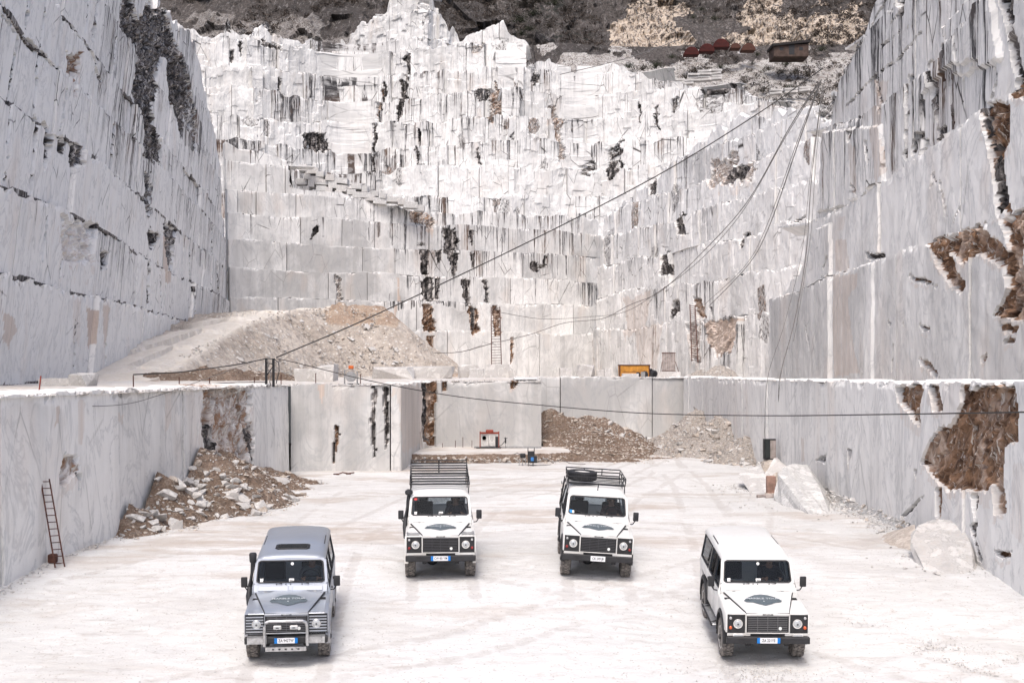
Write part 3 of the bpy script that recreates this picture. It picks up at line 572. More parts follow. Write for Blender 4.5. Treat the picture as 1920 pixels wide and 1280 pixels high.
# back right wall, bright, turned to the light
wC = Wall([(11.6, 178.0), (29.8, 118), (36, 100)], 1)
LC = [-.7, 6.1, 10.9, 15.2, 19.4, 23.2, 27., 31., 35.]
rC1 = [(lambda L: (lambda u: EYE + L + (vn(u * .13, 0 * u, int(L * 7)) - .5) * .9))(L) for L in LC]
topC = line_fn(wC, [(1110, 408), (1150, 375), (1180, 345), (1240, 300), (1280, 270), (1330, 238), (1400, 220), (1470, 222), (1520, 190), (1560, 180), (1700, 100)])
fC = [('rust', [(1295, 312), (1345, 280), (1340, 330), (1370, 318), (1372, 300), (1390, 330), (1350, 345), (1300, 352)], .46, .8), ('dark', [(1335, 318), (1368, 312), (1362, 345), (1330, 345)], .7, .6), ('dark', [(1182, 335), (1196, 332), (1196, 365), (1183, 370)], .7, .4), ('dark', [(1246, 405), (1262, 402), (1272, 445), (1252, 440)], .75, .6), ('dark', [(1225, 470), (1240, 475), (1244, 520), (1226, 515)], .7, .5),
      ('stain', [(1160, 560), (1215, 550), (1212, 600), (1170, 640), (1165, 600)], .6, .8), ('stain', [(1190, 612), (1242, 608), (1232, 690), (1200, 690)], .55, .7), ('rust', [(1285, 608), (1312, 605), (1312, 680), (1298, 680)], .42, .5), ('stain', [(1320, 600), (1390, 598), (1378, 660), (1340, 668), (1322, 635)], .9, .6), ('in', [(1320, 600), (1390, 598), (1378, 660), (1340, 668), (1322, 635)], .7, .6), ('rust', [(1290, 555), (1308, 560), (1316, 598), (1300, 595)], .6, .4), ('dark', [(1255, 565), (1266, 560), (1268, 585), (1250, 600)], .6, .3), ('dark', [(1320, 575), (1326, 575), (1328, 600)], .9, .15),
      ('dark', [(1370, 440), (1385, 438), (1384, 462), (1376, 468)], .6, .3), ('dark', [(1465, 415), (1485, 405), (1480, 418)], .8, .2), ('strk', [(1180, 300), (1290, 300), (1290, 560), (1180, 560)], .6, 1.), ('pale', [(1390, 225), (1530, 200), (1530, 560), (1440, 560), (1400, 400)], .45, 1.), ('strk', [(1390, 200), (1540, 180), (1540, 560), (1440, 700), (1330, 500)], .25, 1.),
      ('dark', [(1478, 195), (1512, 185), (1530, 200), (1528, 240), (1512, 235), (1490, 225)], .55, .5), ('tone', [(1110, 620), (1190, 610), (1190, 700), (1110, 700)], -.1, .5)]
build_wall(wC, "quarry_cliff", "bright stepped marble cliff closing the back of the quarry beneath the cables", rC1, (3.2, 9.), .18, .16, strk=.58, feats=fC, top=topC, seed=51, off=.18, step=.5, jag=.8, depth=1.5, tdrop=.4, pale=.6, rough=.06, tone=.17, cols=.10)
# high old workings above, broken benches
wU = Wall([(-62, 196), (-40, 203), (-28, 212), (-14, 206), (0, 202), (12, 206), (30, 200), (44, 186), (60, 172)], 1)
def lv(base, i): return lambda u: EYE + base + (fbm(u * .05, 0 * u + i * 3.1, 60 + i) - .5) * 2.6 + (vn(u * .5, 0 * u, 80 + i) - .5) * .6
LU = [20, 25.0, 30, 34.6, 39.4, 43.8, 48.6, 53, 57.4, 62]
rU = [lv(b, i) for i, b in enumerate(LU)]
topU = line_fn(wU, [(250, 60), (345, 45), (375, 62), (410, 72), (430, 62), (436, 30), (450, 60), (480, 70), (520, 80), (560, 45), (575, 75), (640, 85), (700, 70), (760, 95), (800, 85), (855, 62), (880, 48), (905, 38), (915, 62), (945, 78), (965, 90), (986, 104), (1000, 112), (1060, 112), (1120, 122), (1160, 140), (1230, 150), (1290, 165), (1330, 172), (1380, 190), (1450, 205), (1500, 212), (1700, 230)])
fU = [('rust', [(890, 160), (925, 162), (925, 210), (905, 235), (892, 220)], .52, 1.5), ('dark', [(870, 165), (892, 165), (888, 185), (872, 195)], .6, 1.), ('dark', [(700, 105), (715, 100), (722, 150), (712, 160)], .75, 1.2), ('dark', [(704, 150), (718, 150), (716, 215), (708, 240)], .8, .7), ('dark', [(672, 155), (678, 155), (675, 290), (668, 290)], .8, .6), ('rust', [(670, 170), (675, 170), (674, 220), (670, 220)], .7, .4),
      ('dark', [(600, 255), (640, 250), (640, 285), (606, 290)], .7, 1.2), ('dark', [(535, 88), (560, 85), (575, 100), (548, 100)], .6, 1.2), ('dark', [(440, 95), (448, 95), (450, 120), (440, 120)], .7, .8), ('dark', [(455, 75), (466, 90), (460, 110)], .7, .8), ('dark', [(540, 40), (600, 40), (640, 70), (600, 75), (560, 75)], .6, 2.), ('dark', [(360, 10), (430, 20), (520, 40), (520, 60), (360, 50)], .6, 2.),
      ('dark', [(1130, 285), (1150, 265), (1158, 310), (1140, 345), (1128, 320)], .7, .8), ('dark', [(1240, 185), (1258, 180), (1256, 210), (1245, 205)], .6, .8), ('dark', [(1300, 165), (1320, 160), (1322, 180), (1300, 180)], .7, .8), ('dark', [(1360, 165), (1378, 165), (1380, 180), (1362, 180)], .8, .5), ('dark', [(1010, 110), (1035, 110), (1035, 125), (1012, 125)], .5, .8), ('rust', [(1060, 200), (1075, 200), (1080, 300), (1066, 300)], .5, 1.),
      ('rust', [(850, 85), (872, 85), (870, 100), (852, 100)], .45, .6), ('strk', [(700, 150), (1120, 130), (1120, 300), (700, 300)], .66, 2.), ('pale', [(900, 305), (1110, 310), (1110, 400), (840, 390), (850, 330)], .35, 2.), ('strk', [(850, 300), (1110, 300), (1110, 400), (840, 390)], .42, 1.), ('pale', [(640, 270), (720, 310), (850, 390), (560, 320)], .35, 2.), crack([(755, 240), (764, 312)], 5, .9, .4), crack([(675, 290), (676, 330)], 4, .9, .4), crack([(524, 150), (520, 195)], 6, .8, .5), crack([(880, 280), (884, 310)], 5, .8, .4), crack([(800, 170), (800, 230)], 3, .8, .3), crack([(570, 150), (568, 190)], 5, .8, .4), crack([(925, 100), (927, 180)], 4, .6, .4), crack([(1100, 300), (1096, 330)], 7, .6, .5), crack([(1210, 200), (1222, 245)], 6, .8, .4), crack([(1180, 190), (1186, 230)], 4, .8, .4), crack([(1040, 140), (1036, 160)], 12, .6, .6), crack([(980, 250), (978, 290)], 5, .7, .4)]
build_wall(wU, "quarry_cliff", "high broken marble terraces of the old workings above the back wall", rU, (3., 9.5), .22, .2, strk=.70, feats=fU, top=topU, seed=66, off=.30, step=1.45, jag=.6, depth=2.1, tdrop=.9, rough=.07, tone=.20, cols=.24)
# pale peak behind them
wP = Wall([(-38, 262), (-18, 255), (-8, 262), (6, 270)], 1)
rP = [(lambda L: (lambda u: EYE + L + (vn(u * .15, 0 * u, int(L * 3)) - .5) * 2))(L) for L in (52, 58, 64, 70, 76, 82, 88, 94)]
topP = line_fn(wP, [(640, 80), (660, 60), (690, 40), (700, 25), (712, 0), (730, -60), (760, -160), (790, -160), (812, -10), (828, 15), (850, 55), (870, 75), (900, 110), (960, 140)])
build_wall(wP, "marble_peak", "pale marble peak standing behind the upper terraces", rP, (4, 9), .4, .35, strk=.45, feats=[('dark', [(775, 0), (812, 0), (800, 40), (780, 30)], .35, 2.), ('pale', [(720, 40), (830, 40), (860, 120), (720, 120)], .6, 2.)], top=topP, seed=77, off=.4, step=.9, jag=2.2, depth=1.4, tdrop=.9, rough=.12, tone=.12, cols=.6)
# ---------------------------------------------------------------- mountain side and scree above the quarry
def mountain_mat():
    m = NM("scrub_mountain"); p = m.pos(); A = m.n("ShaderNodeAttribute", attribute_name="fa"); a = m.sep(A.outputs["Vector"]); s = m.sep(p)
    n1 = m.noise(p, .035, 5, .6, .6); n2 = m.noise(p, .35, 6, .75, .4); n3 = m.noise(m.vec(m.math('MULTIPLY', s[0], 1.1), m.math('MULTIPLY', s[1], .3), m.math('MULTIPLY', s[2], .28)), 1, 6, .75, .8)
    n4 = m.noise(p, 1.6, 4, .7)
    c = m.mix(m.mapr(n1, .38, .62), (.058, .050, .046), (.115, .10, .092))
    c = m.mix(m.mapr(n3, .52, .62, 0., .55), c, (.30, .28, .27)); c = m.mix(m.mapr(n4, .50, .58, 0., .8), c, (.03, .03, .027))
    rk = m.mix(m.mapr(n3, .42, .6), (.58, .49, .39), (.34, .25, .18)); rk = m.mix(m.mapr(n3, .50, .56), rk, (.05, .04, .036)); rk = m.mix(m.mapr(n4, .5, .66, 0., .7), rk, (.72, .68, .62))
    c = m.mix(m.mapr(m.math('ADD', a[0], m.math('MULTIPLY', m.math('SUBTRACT', n2, .5), 2.6)), .50, .66), c, rk)
    wt = m.mix(m.mapr(n2, .45, .6), (.62, .60, .57), (.38, .35, .32)); wt = m.mix(m.mapr(n4, .50, .60), wt, (.10, .085, .075))
    c = m.mix(m.mapr(m.math('ADD', a[1], m.math('MULTIPLY', m.math('SUBTRACT', n4, .5), 1.3)), .42, .58), c, wt)
    bs = m.mapr(m.voro(m.pos(), .42, 'F1'), .30, .48, 1., 0.)
    c = m.mix(m.math('MULTIPLY', bs, a[2]), c, (.03, .032, .028))
    m.col(c); m.b.inputs["Roughness"].default_value = 1; m.bump(m.math('ADD', n3, m.math('MULTIPLY', n4, .5)), .8, 1.2); return m.m
MOUNT = mountain_mat()
def slope(name, label, x0, x1, y0, y1, dfn, cell, feats, seed, relief):
    nu = int((x1 - x0) / cell); nv = int((y1 - y0) / cell)
    PX, PY = np.meshgrid(np.linspace(x0, x1, nu), np.linspace(y1, y0, nv))
    D = dfn(PX, PY); X = (PX - 960) / F * D; Z = EYE + (700 - PY) / F * D
    fa = np.zeros(PX.shape + (4,))
    jx = PX + (fbm(X * .12, Z * .12, 5) - .5) * 110; jy = PY + (fbm(X * .12, Z * .12, 15) - .5) * 90
    for (ch, pl, st) in feats: fa[..., ch] = np.maximum(fa[..., ch], inpoly(jx, jy, pl) * st)
    f1, e1, c1 = facet(X * .11, Z * .10, seed, 1.4); f2, _, _ = facet(X * .45, Z * .4, seed + 1)
    gully = np.abs(fbm(X * .05 + Z * .03, Z * .012, seed + 2) - .5)
    D2 = -relief * (f1 * .6 + f2 * .3 * (.3 + fa[..., 0] + fa[..., 1]) + gully * 3)
    co = np.stack([X, D + D2 + relief, Z], -1)
    o = mesh_np(name, co, gridq(nu, nv), MOUNT, None, {"fa": fa}); tag(o, kind='structure', label=label); return o
slope("mountain", "dark scrub covered mountainside with pale rock outcrops above the quarry", -500, 2500, -700, 240,
      lambda x, y: 300 + (240 - y) * .42 + 22 * np.sin(x * .006 + 1), 4.2,
      [(0, [(1160, 40), (1200, -20), (1260, -20), (1285, 60), (1270, 130), (1230, 150), (1150, 120)], .85), (0, [(1385, -20), (1430, -30), (1500, 30), (1560, 10), (1620, 60), (1590, 90), (1460, 92), (1370, 92), (1380, 50)], .95), (0, [(1395, -80), (1425, -80), (1425, 92), (1375, 92)], .9),
       (0, [(1530, 0), (1640, 0), (1640, 150), (1560, 120)], .7), (2, [(930, -60), (1080, -60), (1060, 40), (1080, 110), (985, 40)], .9), (1, [(980, -60), (1000, 10), (1035, 60), (1060, 90), (1010, 60)], .45),
       (1, [(340, 20), (520, 30), (690, 60), (690, 130), (340, 120)], .5), (2, [(1280, 10), (1360, 10), (1360, 60), (1280, 60)], .5)], 5, 6.)
slope("scree_slope", "pale rubble slope with scattered shrubs under the rock outcrops", 990, 1700, 84, 222,
      lambda x, y: 292 - (y - 84) * .44 + (fbm(x * .01, y * .02, 3) - .5) * 8, 2.6,
      [(1, [(1000, 100), (1250, 110), (1620, 100), (1620, 250), (1000, 250)], .62), (1, [(1100, 190), (1620, 170), (1620, 205), (1100, 230)], .8)], 15, 2.2)
def scrub(src, label, n, s0, s1, seed, box, mat, cond=None):
    rg = random.Random(seed); me = bpy.data.objects[src].data; vs = me.vertices; out, fc = [], []; k = 0; g = 0
    while k < n and g < n * 60:
        g += 1; c = vs[rg.randrange(len(vs))].co; px = 960 + F * c.x / c.y; py = 700 - F * (c.z - EYE) / c.y
        if not (box[0] < px < box[2] and box[1] < py < box[3]): continue
        if vn(c.x * .09, c.z * .09, seed) < .45: continue
        s = rg.uniform(s0, s1); k += 1
        for j in range(34):
            a = rg.uniform(0, 6.28); e = rg.uniform(0, 1.5); r_ = s * rg.random() ** .5; q = Vector((c.x + math.cos(a) * math.cos(e) * r_, c.y - .3 + math.sin(a) * math.cos(e) * r_, c.z + math.sin(e) * r_ * .8)); t = s * rg.uniform(.1, .26)
            d1 = Vector((rg.gauss(0, 1), rg.gauss(0, 1), rg.gauss(0, 1))).normalized() * t; d2 = d1.cross(Vector((rg.gauss(0, 1), rg.gauss(0, 1), rg.gauss(0, 1)))).normalized() * t * .45; o = len(out)
            out += [q - d1, q - d2, q + d1, q + d2]; fc.append((o, o + 1, o + 2, o + 3))
    m_ = bpy.data.meshes.new("scrub"); m_.from_pydata([tuple(v) for v in out], [], fc); ob = link("scrub", m_, mat); tag(ob, label, "scrub", None, 'stuff')
SCR = plain("bare_scrub", (.07, .058, .05), 1., 0, .1, .5, .3)
scrub("mountain", "low dark scrub spread over the grey mountainside", 2600, .7, 2.0, 3, (330, -60, 1700, 170), SCR)
scrub("scree_slope", "dry low scrub between the stones of the rubble slope", 700, .35, 1.1, 8, (1000, 84, 1640, 215), SCR)
# ---------------------------------------------------------------- rocks
rrng = random.Random(11)
def hull_mesh(name, pts, bev=0.0):
    bm = bmesh.new()
    for p in pts: bm.verts.new(p)
    r = bmesh.ops.convex_hull(bm, input=bm.verts); dead = list({e for k in ("geom_interior", "geom_unused") for e in r[k]})
    dv = [e for e in dead if isinstance(e, bmesh.types.BMVert)]
    bmesh.ops.delete(bm, geom=dv, context='VERTS')
    bmesh.ops.dissolve_limit(bm, angle_limit=R(9), verts=bm.verts, edges=bm.edges)
    if bev: bmesh.ops.bevel(bm, geom=list(bm.edges), offset=bev, segments=1, affect='EDGES', clamp_overlap=True)
    bmesh.ops.recalc_face_normals(bm, faces=bm.faces)
    me = bpy.data.meshes.new(name); bm.to_mesh(me); bm.free(); return me
def rock_set(mat, n=9):
    out = []
    for i in range(n):
        a, b, c = rrng.uniform(.7, 1.2), rrng.uniform(.5, .9), rrng.uniform(.3, .6); pts = []
        for k in range(rrng.randint(9, 14)):
            v = Vector((rrng.gauss(0, 1), rrng.gauss(0, 1), rrng.gauss(0, 1))).normalized() * rrng.uniform(.42, .55)
            pts.append((v.x * a, v.y * b, v.z * c + .0))
        me = hull_mesh("stone", pts); me.materials.append(mat); out.append(me)
    return out
RS_W, RS_B, RS_T = rock_set(ROCK_W), rock_set(ROCK_B), rock_set(ROCK_T)
def put_stone(root, sets, x, y, z, s, name="stone"):
    o = bpy.data.objects.new(name, rrng.choice(sets)); C.objects.link(o); o.parent = root
    o.location = Vector((x, y, z)) - root.location; o.rotation_euler = (rrng.gauss(0, .35), rrng.gauss(0, .35), rrng.uniform(0, 6.28))
    o.scale = (s, s * rrng.uniform(.7, 1.1), s * rrng.uniform(.7, 1.2)); return o
def chips(root, sets, pts, name="loose_stones"):
    """many small stones as one part"""
    vs, fs = [], []
    for (x, y, z, s) in pts:
        me = rrng.choice(sets); M = Matrix.Translation((x, y, z)) @ Matrix.Rotation(rrng.uniform(0, 6.28), 4, 'Z') @ Matrix.Rotation(rrng.gauss(0, .5), 4, 'X') @ Matrix.Diagonal((s, s * rrng.uniform(.6, 1), s * rrng.uniform(.7, 1.2), 1))
        o = len(vs); vs += [M @ v.co for v in me.vertices]; fs += [[o + i for i in p.vertices] for p in me.polygons]
    me = bpy.data.meshes.new(name); me.from_pydata([tuple(v) for v in vs], [], fs)
    ob = link(name, me, sets[0].materials[0], root)
    if root is not None: me.transform(Matrix.Translation(-root.location))
    ob["kind"] = "stuff"; return ob
def heap(name, label, cat, cones, mat, x0, x1, y0, y1, nx, ny, base, seed, rough=.35, stones=(), fine=(), clip=None, kind=None, hfun=None):
    """a tipped heap: union of cones (x, y, height, slope) over a base level"""
    root = empty(name, ((x0 + x1) / 2, (y0 + y1) / 2, 0)); tag(root, label, cat, None, kind)
    def H(X, Y):
        h = np.full(np.shape(X), -9.)
        if hfun is not None: h = hfun(X, Y)
        for (cx, cy, ch, sl, ex) in cones:
            d = np.hypot((X - cx) / ex, Y - cy); h = np.maximum(h, ch - sl * d)
        h = h + (fbm(X * .9, Y * .9, seed) - .5) * rough * 1.6 * (h > -2) + (fbm(X * 3, Y * 3, seed + 1) - .5) * rough * .6
        return h
    X, Y = np.meshgrid(np.linspace(x0, x1, nx), np.linspace(y0, y1, ny)); h = H(X, Y); b = base(X, Y)
    Z = b + np.maximum(h, -.25)
    co = np.stack([X, Y, Z], -1); co[..., 0] -= root.location.x; co[..., 1] -= root.location.y
    q = gridq(nx, ny); keep = (h.reshape(-1)[q] > -.2).any(1)
    if clip is not None: keep &= clip(X.reshape(-1)[q].mean(1), Y.reshape(-1)[q].mean(1))
    mesh_np("spoil", co, q[keep], mat, root, smooth=False)["kind"] = "stuff"
    def zz(x, y): return float(base(np.array([x]), np.array([y]))[0] + max(H(np.array([[x]]), np.array([[y]]))[0, 0], 0))
    for (sets, n, s0, s1, smp) in stones:
        k = 0; g = 0
        while k < n and g < n * 30:
            g += 1; x, y = smp(); 
            if clip is not None and not clip(np.array([x]), np.array([y]))[0]: continue
            hh = H(np.array([[x]]), np.array([[y]]))[0, 0]
            if hh < -.12: continue
            s = s0 + (s1 - s0) * rrng.random() ** 2.2
            put_stone(root, sets, x, y, zz(x, y) + s * .06, s); k += 1
    for (sets, n, s0, s1, smp) in fine:
        pts = []; g = 0
        while len(pts) < n and g < n * 20:
            g += 1; x, y = smp()
            if clip is not None and not clip(np.array([x]), np.array([y]))[0]: continue
            if H(np.array([[x]]), np.array([[y]]))[0, 0] < -.2: continue
            s = rrng.uniform(s0, s1); pts.append((x, y, zz(x, y) + s * .05, s))
        chips(root, sets, pts)
    return root
uni = lambda a, b, c, d: (lambda: (rrng.uniform(a, b), rrng.uniform(c, d)))
zf = lambda X, Y: zfloor(X, Y)
# left rubble pile, against the wall near the corner
clipL = lambda X, Y: (X > XW1(Y) + .03) & ~((Y > 62.6) & (X < -5.7))
heap("rubble_pile", "brown rubble pile with pale broken stones heaped against the left marble wall", "rubble pile",
     [(-12.1, 41.8, 1.75, .85, 1.0), (-12.0, 46.8, 2.3, .72, 1.1), (-11.9, 49.6, 2.0, .72, 1.1), (-11.6, 53, 1.2, .55, 1.1), (-11.3, 56, .7, .42, 1.2), (-12.2, 39, .8, .5, .9), (-11.2, 44.5, 1.0, .42, 1.)], DIRT, -12.6, -5.5, 36, 62.5, 110, 330, zf, 31, .42,
     stones=[(RS_W, 120, .25, .95, uni(-12.2, -9.0, 37.5, 46)), (RS_W, 60, .15, .5, uni(-12.2, -8, 40, 52)), (RS_B, 70, .18, .7, uni(-12, -8.5, 42, 60)), (RS_W, 50, .2, .8, uni(-11.8, -8, 44, 60))],
     fine=[(RS_B, 1300, .05, .17, uni(-12.3, -6, 37, 61)), (RS_W, 700, .04, .15, uni(-12.3, -6, 36.5, 61))], clip=clipL)
# big single stones at the foot of the left pile
hp = bpy.data.objects["rubble_pile"]
for (px, py, s) in ((277, 935, 1.0), (248, 950, .85), (262, 968, .8), (300, 955, .8), (310, 940, .7), (331, 968, .6), (360, 950, .8), (352, 965, .7), (240, 978, .6), (395, 940, .7), (375, 930, .5), (408, 928, .45), (450, 918, .4), (390, 880, .4)):
    dd = F * 4.9 / (py - 700 + 6); a_ = at(px, py, dd); put_stone(hp, RS_W, a_.x, a_.y - .2, .12 + (0 if py > 925 else .4), s)
# middle pile against the back face
clipM = lambda X, Y: ~((Y > 75.9) & (X < 1.9)) & (Y < 96.3)
heap("rubble_pile", "broad brown and grey rubble pile against the back wall right of the wire saw", "rubble pile",
     [(3.4, 84, 2.3, .48, 1.1), (5.4, 86, 2.2, .5, 1.1), (2.8, 88, 2.4, .6, 1.), (6.2, 88, 1.7, .6, .9), (4.6, 79, 1.6, .28, .9), (4.4, 74, .55, .12, .8), (3., 78, 1.2, .3, .8)], DIRT, -.5, 14, 66, 96.2, 150, 300, zf, 41, .4,
     stones=[(RS_W, 90, .18, .7, uni(5.5, 10.5, 78, 95)), (RS_T, 90, .16, .6, uni(2, 9, 74, 94)), (RS_B, 50, .2, .6, uni(2, 7, 70, 92))],
     fine=[(RS_B, 1500, .06, .22, uni(.5, 10.5, 68, 95)), (RS_T, 1500, .06, .24, uni(3, 11, 72, 95)), (RS_W, 500, .06, .22, uni(4, 12, 76, 95))], clip=clipM)
heap("rubble_pile", "loose pale rubble pile in the far right corner of the pit", "rubble pile",
     [(12.9, 76, 2.5, .62, 1.0), (12.9, 86, 2.5, .72, 1.0), (12.2, 92, .9, .5, 1.0), (13.2, 69.5, 1.5, .55, .8)], DUMP, 6.5, 13.6, 62, 96.2, 110, 300, zf, 43, .45,
     stones=[(RS_W, 130, .2, .95, uni(9.5, 13.3, 64, 90)), (RS_T, 90, .2, .7, uni(9.5, 13.3, 66, 94)), (RS_B, 20, .2, .6, uni(11, 13.3, 66, 92))],
     fine=[(RS_T, 1300, .08, .26, uni(7.5, 13.4, 66, 95)), (RS_W, 900, .07, .25, uni(7, 13.4, 64, 95)), (RS_B, 500, .08, .2, uni(9, 13.3, 68, 95))], clip=lambda X, Y: (X < 13.42) & (Y < 96.3))
# rubble along the foot of the right wall
xr = lambda y: np.interp(y, [29.3, 66], [12.2, 13.4])
root = empty("rubble_strip", (12.4, 50, 0)); tag(root, "long low line of pale rubble along the foot of the right wall", "rubble")
pts = []
for i in range(170):
    y = rrng.uniform(36.5, 66); x = float(xr(y)) - abs(rrng.gauss(0, .42)); s = rrng.uniform(.10, .42) * (1.2 if y > 48 else .9); put_stone(root, RS_W if rrng.random() < .7 else RS_T, x, y, .02 + s * .1 + max(0, .30 - (float(xr(y)) - x) * .5), s)
for i in range(1400):
    y = rrng.uniform(33, 66); x = float(xr(y)) - abs(rrng.gauss(0, .5)); pts.append((x, y, .03 + max(0, .28 - (float(xr(y)) - x) * .5), rrng.uniform(.04, .16)))
chips(root, RS_W, pts)
# foot of the left wall and platform lips
root = empty("edge_rubble", (-12, 40, 0)); tag(root, "scattered small stones along the foot of the left wall near the ladder", "stones", None, 'stuff')
chips(root, RS_W, [(float(XW1(y)) + .08 + abs(rrng.gauss(0, .18)), y, float(zfloor(0, y)) + .02, rrng.uniform(.03, .13)) for y in [rrng.uniform(20, 42) for _ in range(420)]])
root = empty("bench_rubble", (0, 80, 4.5)); tag(root, "small pale stones lying along the platform rim and bench floor", "stones", None, 'stuff')
pts = []
for i in range(1600):
    k = rrng.random()
    if k < .3: y = rrng.uniform(24, 62); pts.append((float(XW1(y)) - abs(rrng.gauss(0, .5)), y, ZL + .03, rrng.uniform(.05, .22)))
    elif k < .6: x = rrng.uniform(-14, 13); y = (63 if x < -5.7 else 76.3 if x < 1.8 else 96.4) + abs(rrng.gauss(0, .9)); pts.append((x, y, float(np.interp(y, [63, 76, 96, 190], [4.40, 4.50, 4.66, 4.60])) + .03, rrng.uniform(.06, .26)))
    elif k < .75: y = rrng.uniform(30, 80); x = 16.8 - abs(rrng.gauss(0, .6)); pts.append((x, y, ZR + .02, rrng.uniform(.05, .22)))
    else: x = rrng.uniform(-30, 25); y = rrng.uniform(100, 168); pts.append((x, y, 4.66, rrng.uniform(.1, .5)))
chips(root, RS_W, pts)
# ---------------------------------------------------------------- tipped road and spoil heap on the platform
crest = [(-25.6, 76, 4.3, 2.7), (-27.6, 92, 5.5, 2.7), (-28.7, 106, 7.3, 2.6), (-29.3, 119, 9.2, 2.5), (-28.8, 131, 10.9, 2.4), (-26.6, 138.5, 12.0, 2.3), (-23, 143, 12.5, 2.2), (-20, 144, 12.9, 1.8), (-16.4, 144, 12.8, 1.2)]
def mound_h(X, Y):
    best = np.full(X.shape, -9.)
    for (a, b) in zip(crest[:-1], crest[1:]):
        dx, dy = b[0] - a[0], b[1] - a[1]; L2 = dx * dx + dy * dy
        t = np.clip(((X - a[0]) * dx + (Y - a[1]) * dy) / L2, 0, 1); d = np.hypot(X - a[0] - dx * t, Y - a[1] - dy * t)
        zc = a[2] + (b[2] - a[2]) * t; wd = a[3] + (b[3] - a[3]) * t
        lft = (dx * (Y - a[1]) - dy * (X - a[0])) > 0
        best = np.maximum(best, zc - np.where(lft & (Y < 140), .12, .80) * np.maximum(0, d - wd))
    return best - 4.45
zp = lambda X, Y: np.zeros(np.shape(X)) + 4.45
def mound_mat():
    m = NM("spoil_heap"); p = m.pos(); A = m.n("ShaderNodeAttribute", attribute_name="fa"); a = m.sep(A.outputs["Vector"])
    n2 = m.noise(p, .9, 6, .7, .3); n3 = m.noise(p, .16, 4, .6, .6); v = m.voro(p, 1.6, 'F1'); v2 = m.voro(p, 3.4, 'F1')
    c = m.mix(m.mapr(n3, .4, .6), (.38, .335, .29), (.46, .415, .37)); c = m.mix(m.mapr(n2, .5, .68, 0., .6), c, (.25, .21, .18))
    br = m.mix(m.mapr(n2, .4, .6), (.30, .22, .165), (.42, .34, .27)); c = m.mix(m.mapr(m.math('ADD', a[0], m.math('MULTIPLY', m.math('SUBTRACT', n2, .5), .9)), .4, .6), c, br)
    c = m.mix(m.mapr(v, .12, .26, .8, 0.), c, (.68, .66, .63)); c = m.mix(m.mapr(v2, .1, .22, .6, 0.), c, (.60, .57, .53))
    rd = m.mix(m.mapr(n2, .4, .65), (.66, .61, .54), (.74, .70, .65)); c = m.mix(a[1], c, rd)
    m.col(c); m.b.inputs["Roughness"].default_value = 1.; m.bump(m.math('SUBTRACT', n2, m.math('MULTIPLY', v, .5)), .8, .5); return m.m
root = empty("spoil_heap", (-24, 120, 4.45)); tag(root, "great pale spoil heap with a dusty haul road climbing beside the cliff", "spoil heap", None, 'structure')
nx, ny = 330, 420; X, Y = np.meshgrid(np.linspace(-36, -3, nx), np.linspace(70, 158, ny)); h = mound_h(X, Y)
dcr = np.full(X.shape, 99.); 
for (a, b) in zip(crest[:6], crest[1:7]):
    dx, dy = b[0] - a[0], b[1] - a[1]; t = np.clip(((X - a[0]) * dx + (Y - a[1]) * dy) / (dx * dx + dy * dy), 0, 1); dcr = np.minimum(dcr, np.hypot(X - a[0] - dx * t, Y - a[1] - dy * t) - (a[3] + (b[3] - a[3]) * t))
onroad = sstep(.6, -.4, dcr) * (X < -21)
hb = h + (fbm(X * .5, Y * .5, 61) - .5) * 1.1 * (1 - onroad) + (fbm(X * 2, Y * 2, 62) - .5) * .5 * (1 - onroad) + np.sin(dcr * 2.2) * .05 * onroad + (fbm(X * 1.5, Y * .4, 63) - .5) * .12 * onroad
fa = np.zeros(X.shape + (4,)); fa[..., 0] = sstep(-24, -19.5, X) * sstep(5.0, 7.0, hb) * (vn(X * .4 + hb * .3, Y * .1, 9) > .32) + .9 * sstep(1.0, .2, hb) * (vn(X * .5, Y * .2, 19) > .5); fa[..., 1] = onroad
co = np.stack([X + 24, Y - 120, np.maximum(hb, -.3)], -1); q = gridq(nx, ny); keep = (hb.reshape(-1)[q] > -.25).any(1)
mesh_np("spoil", co, q[keep], mound_mat(), root, {"fa": fa})["kind"] = "stuff"
def mz(x, y): return 4.45 + float(mound_h(np.array([[x]]), np.array([[y]]))[0, 0])
k = 0
while k < 130:
    x = rrng.uniform(-25, -8); y = rrng.uniform(98, 140); z = mz(x, y)
    if z < 4.5 or z > 12: continue
    if rrng.random() > .35 + .5 * (x > -22): continue
    put_stone(root, RS_W if rrng.random() < .6 else RS_T, x, y, z + .1, rrng.uniform(.35, 1.0) * (1.5 if rrng.random() < .08 else 1)); k += 1
pts = []
while len(pts) < 2600:
    x = rrng.uniform(-27, -6); y = rrng.uniform(98, 142); z = mz(x, y)
    if z < 4.45 or z > 12.6 or (x < -23 and rrng.random() < .75): continue
    pts.append((x, y, z + .05, rrng.uniform(.12, .42)))
chips(root, RS_T, pts[:1700]); chips(root, RS_W, pts[1700:])
heap("earth_bank", "low bank of dark brown earth at the foot of the spoil heap", "earth bank", [(-21.2, 84, 1.0, .35, 2.2), (-18.2, 86, .8, .35, 1.8), (-16, 85, .6, .3, 1.5)], DIRT, -25, -12, 79, 92, 130, 90, zp, 71, .4,
     stones=[(RS_T, 25, .2, .6, uni(-24, -14, 81, 88))], fine=[(RS_B, 300, .1, .3, uni(-24, -14, 80, 90))])
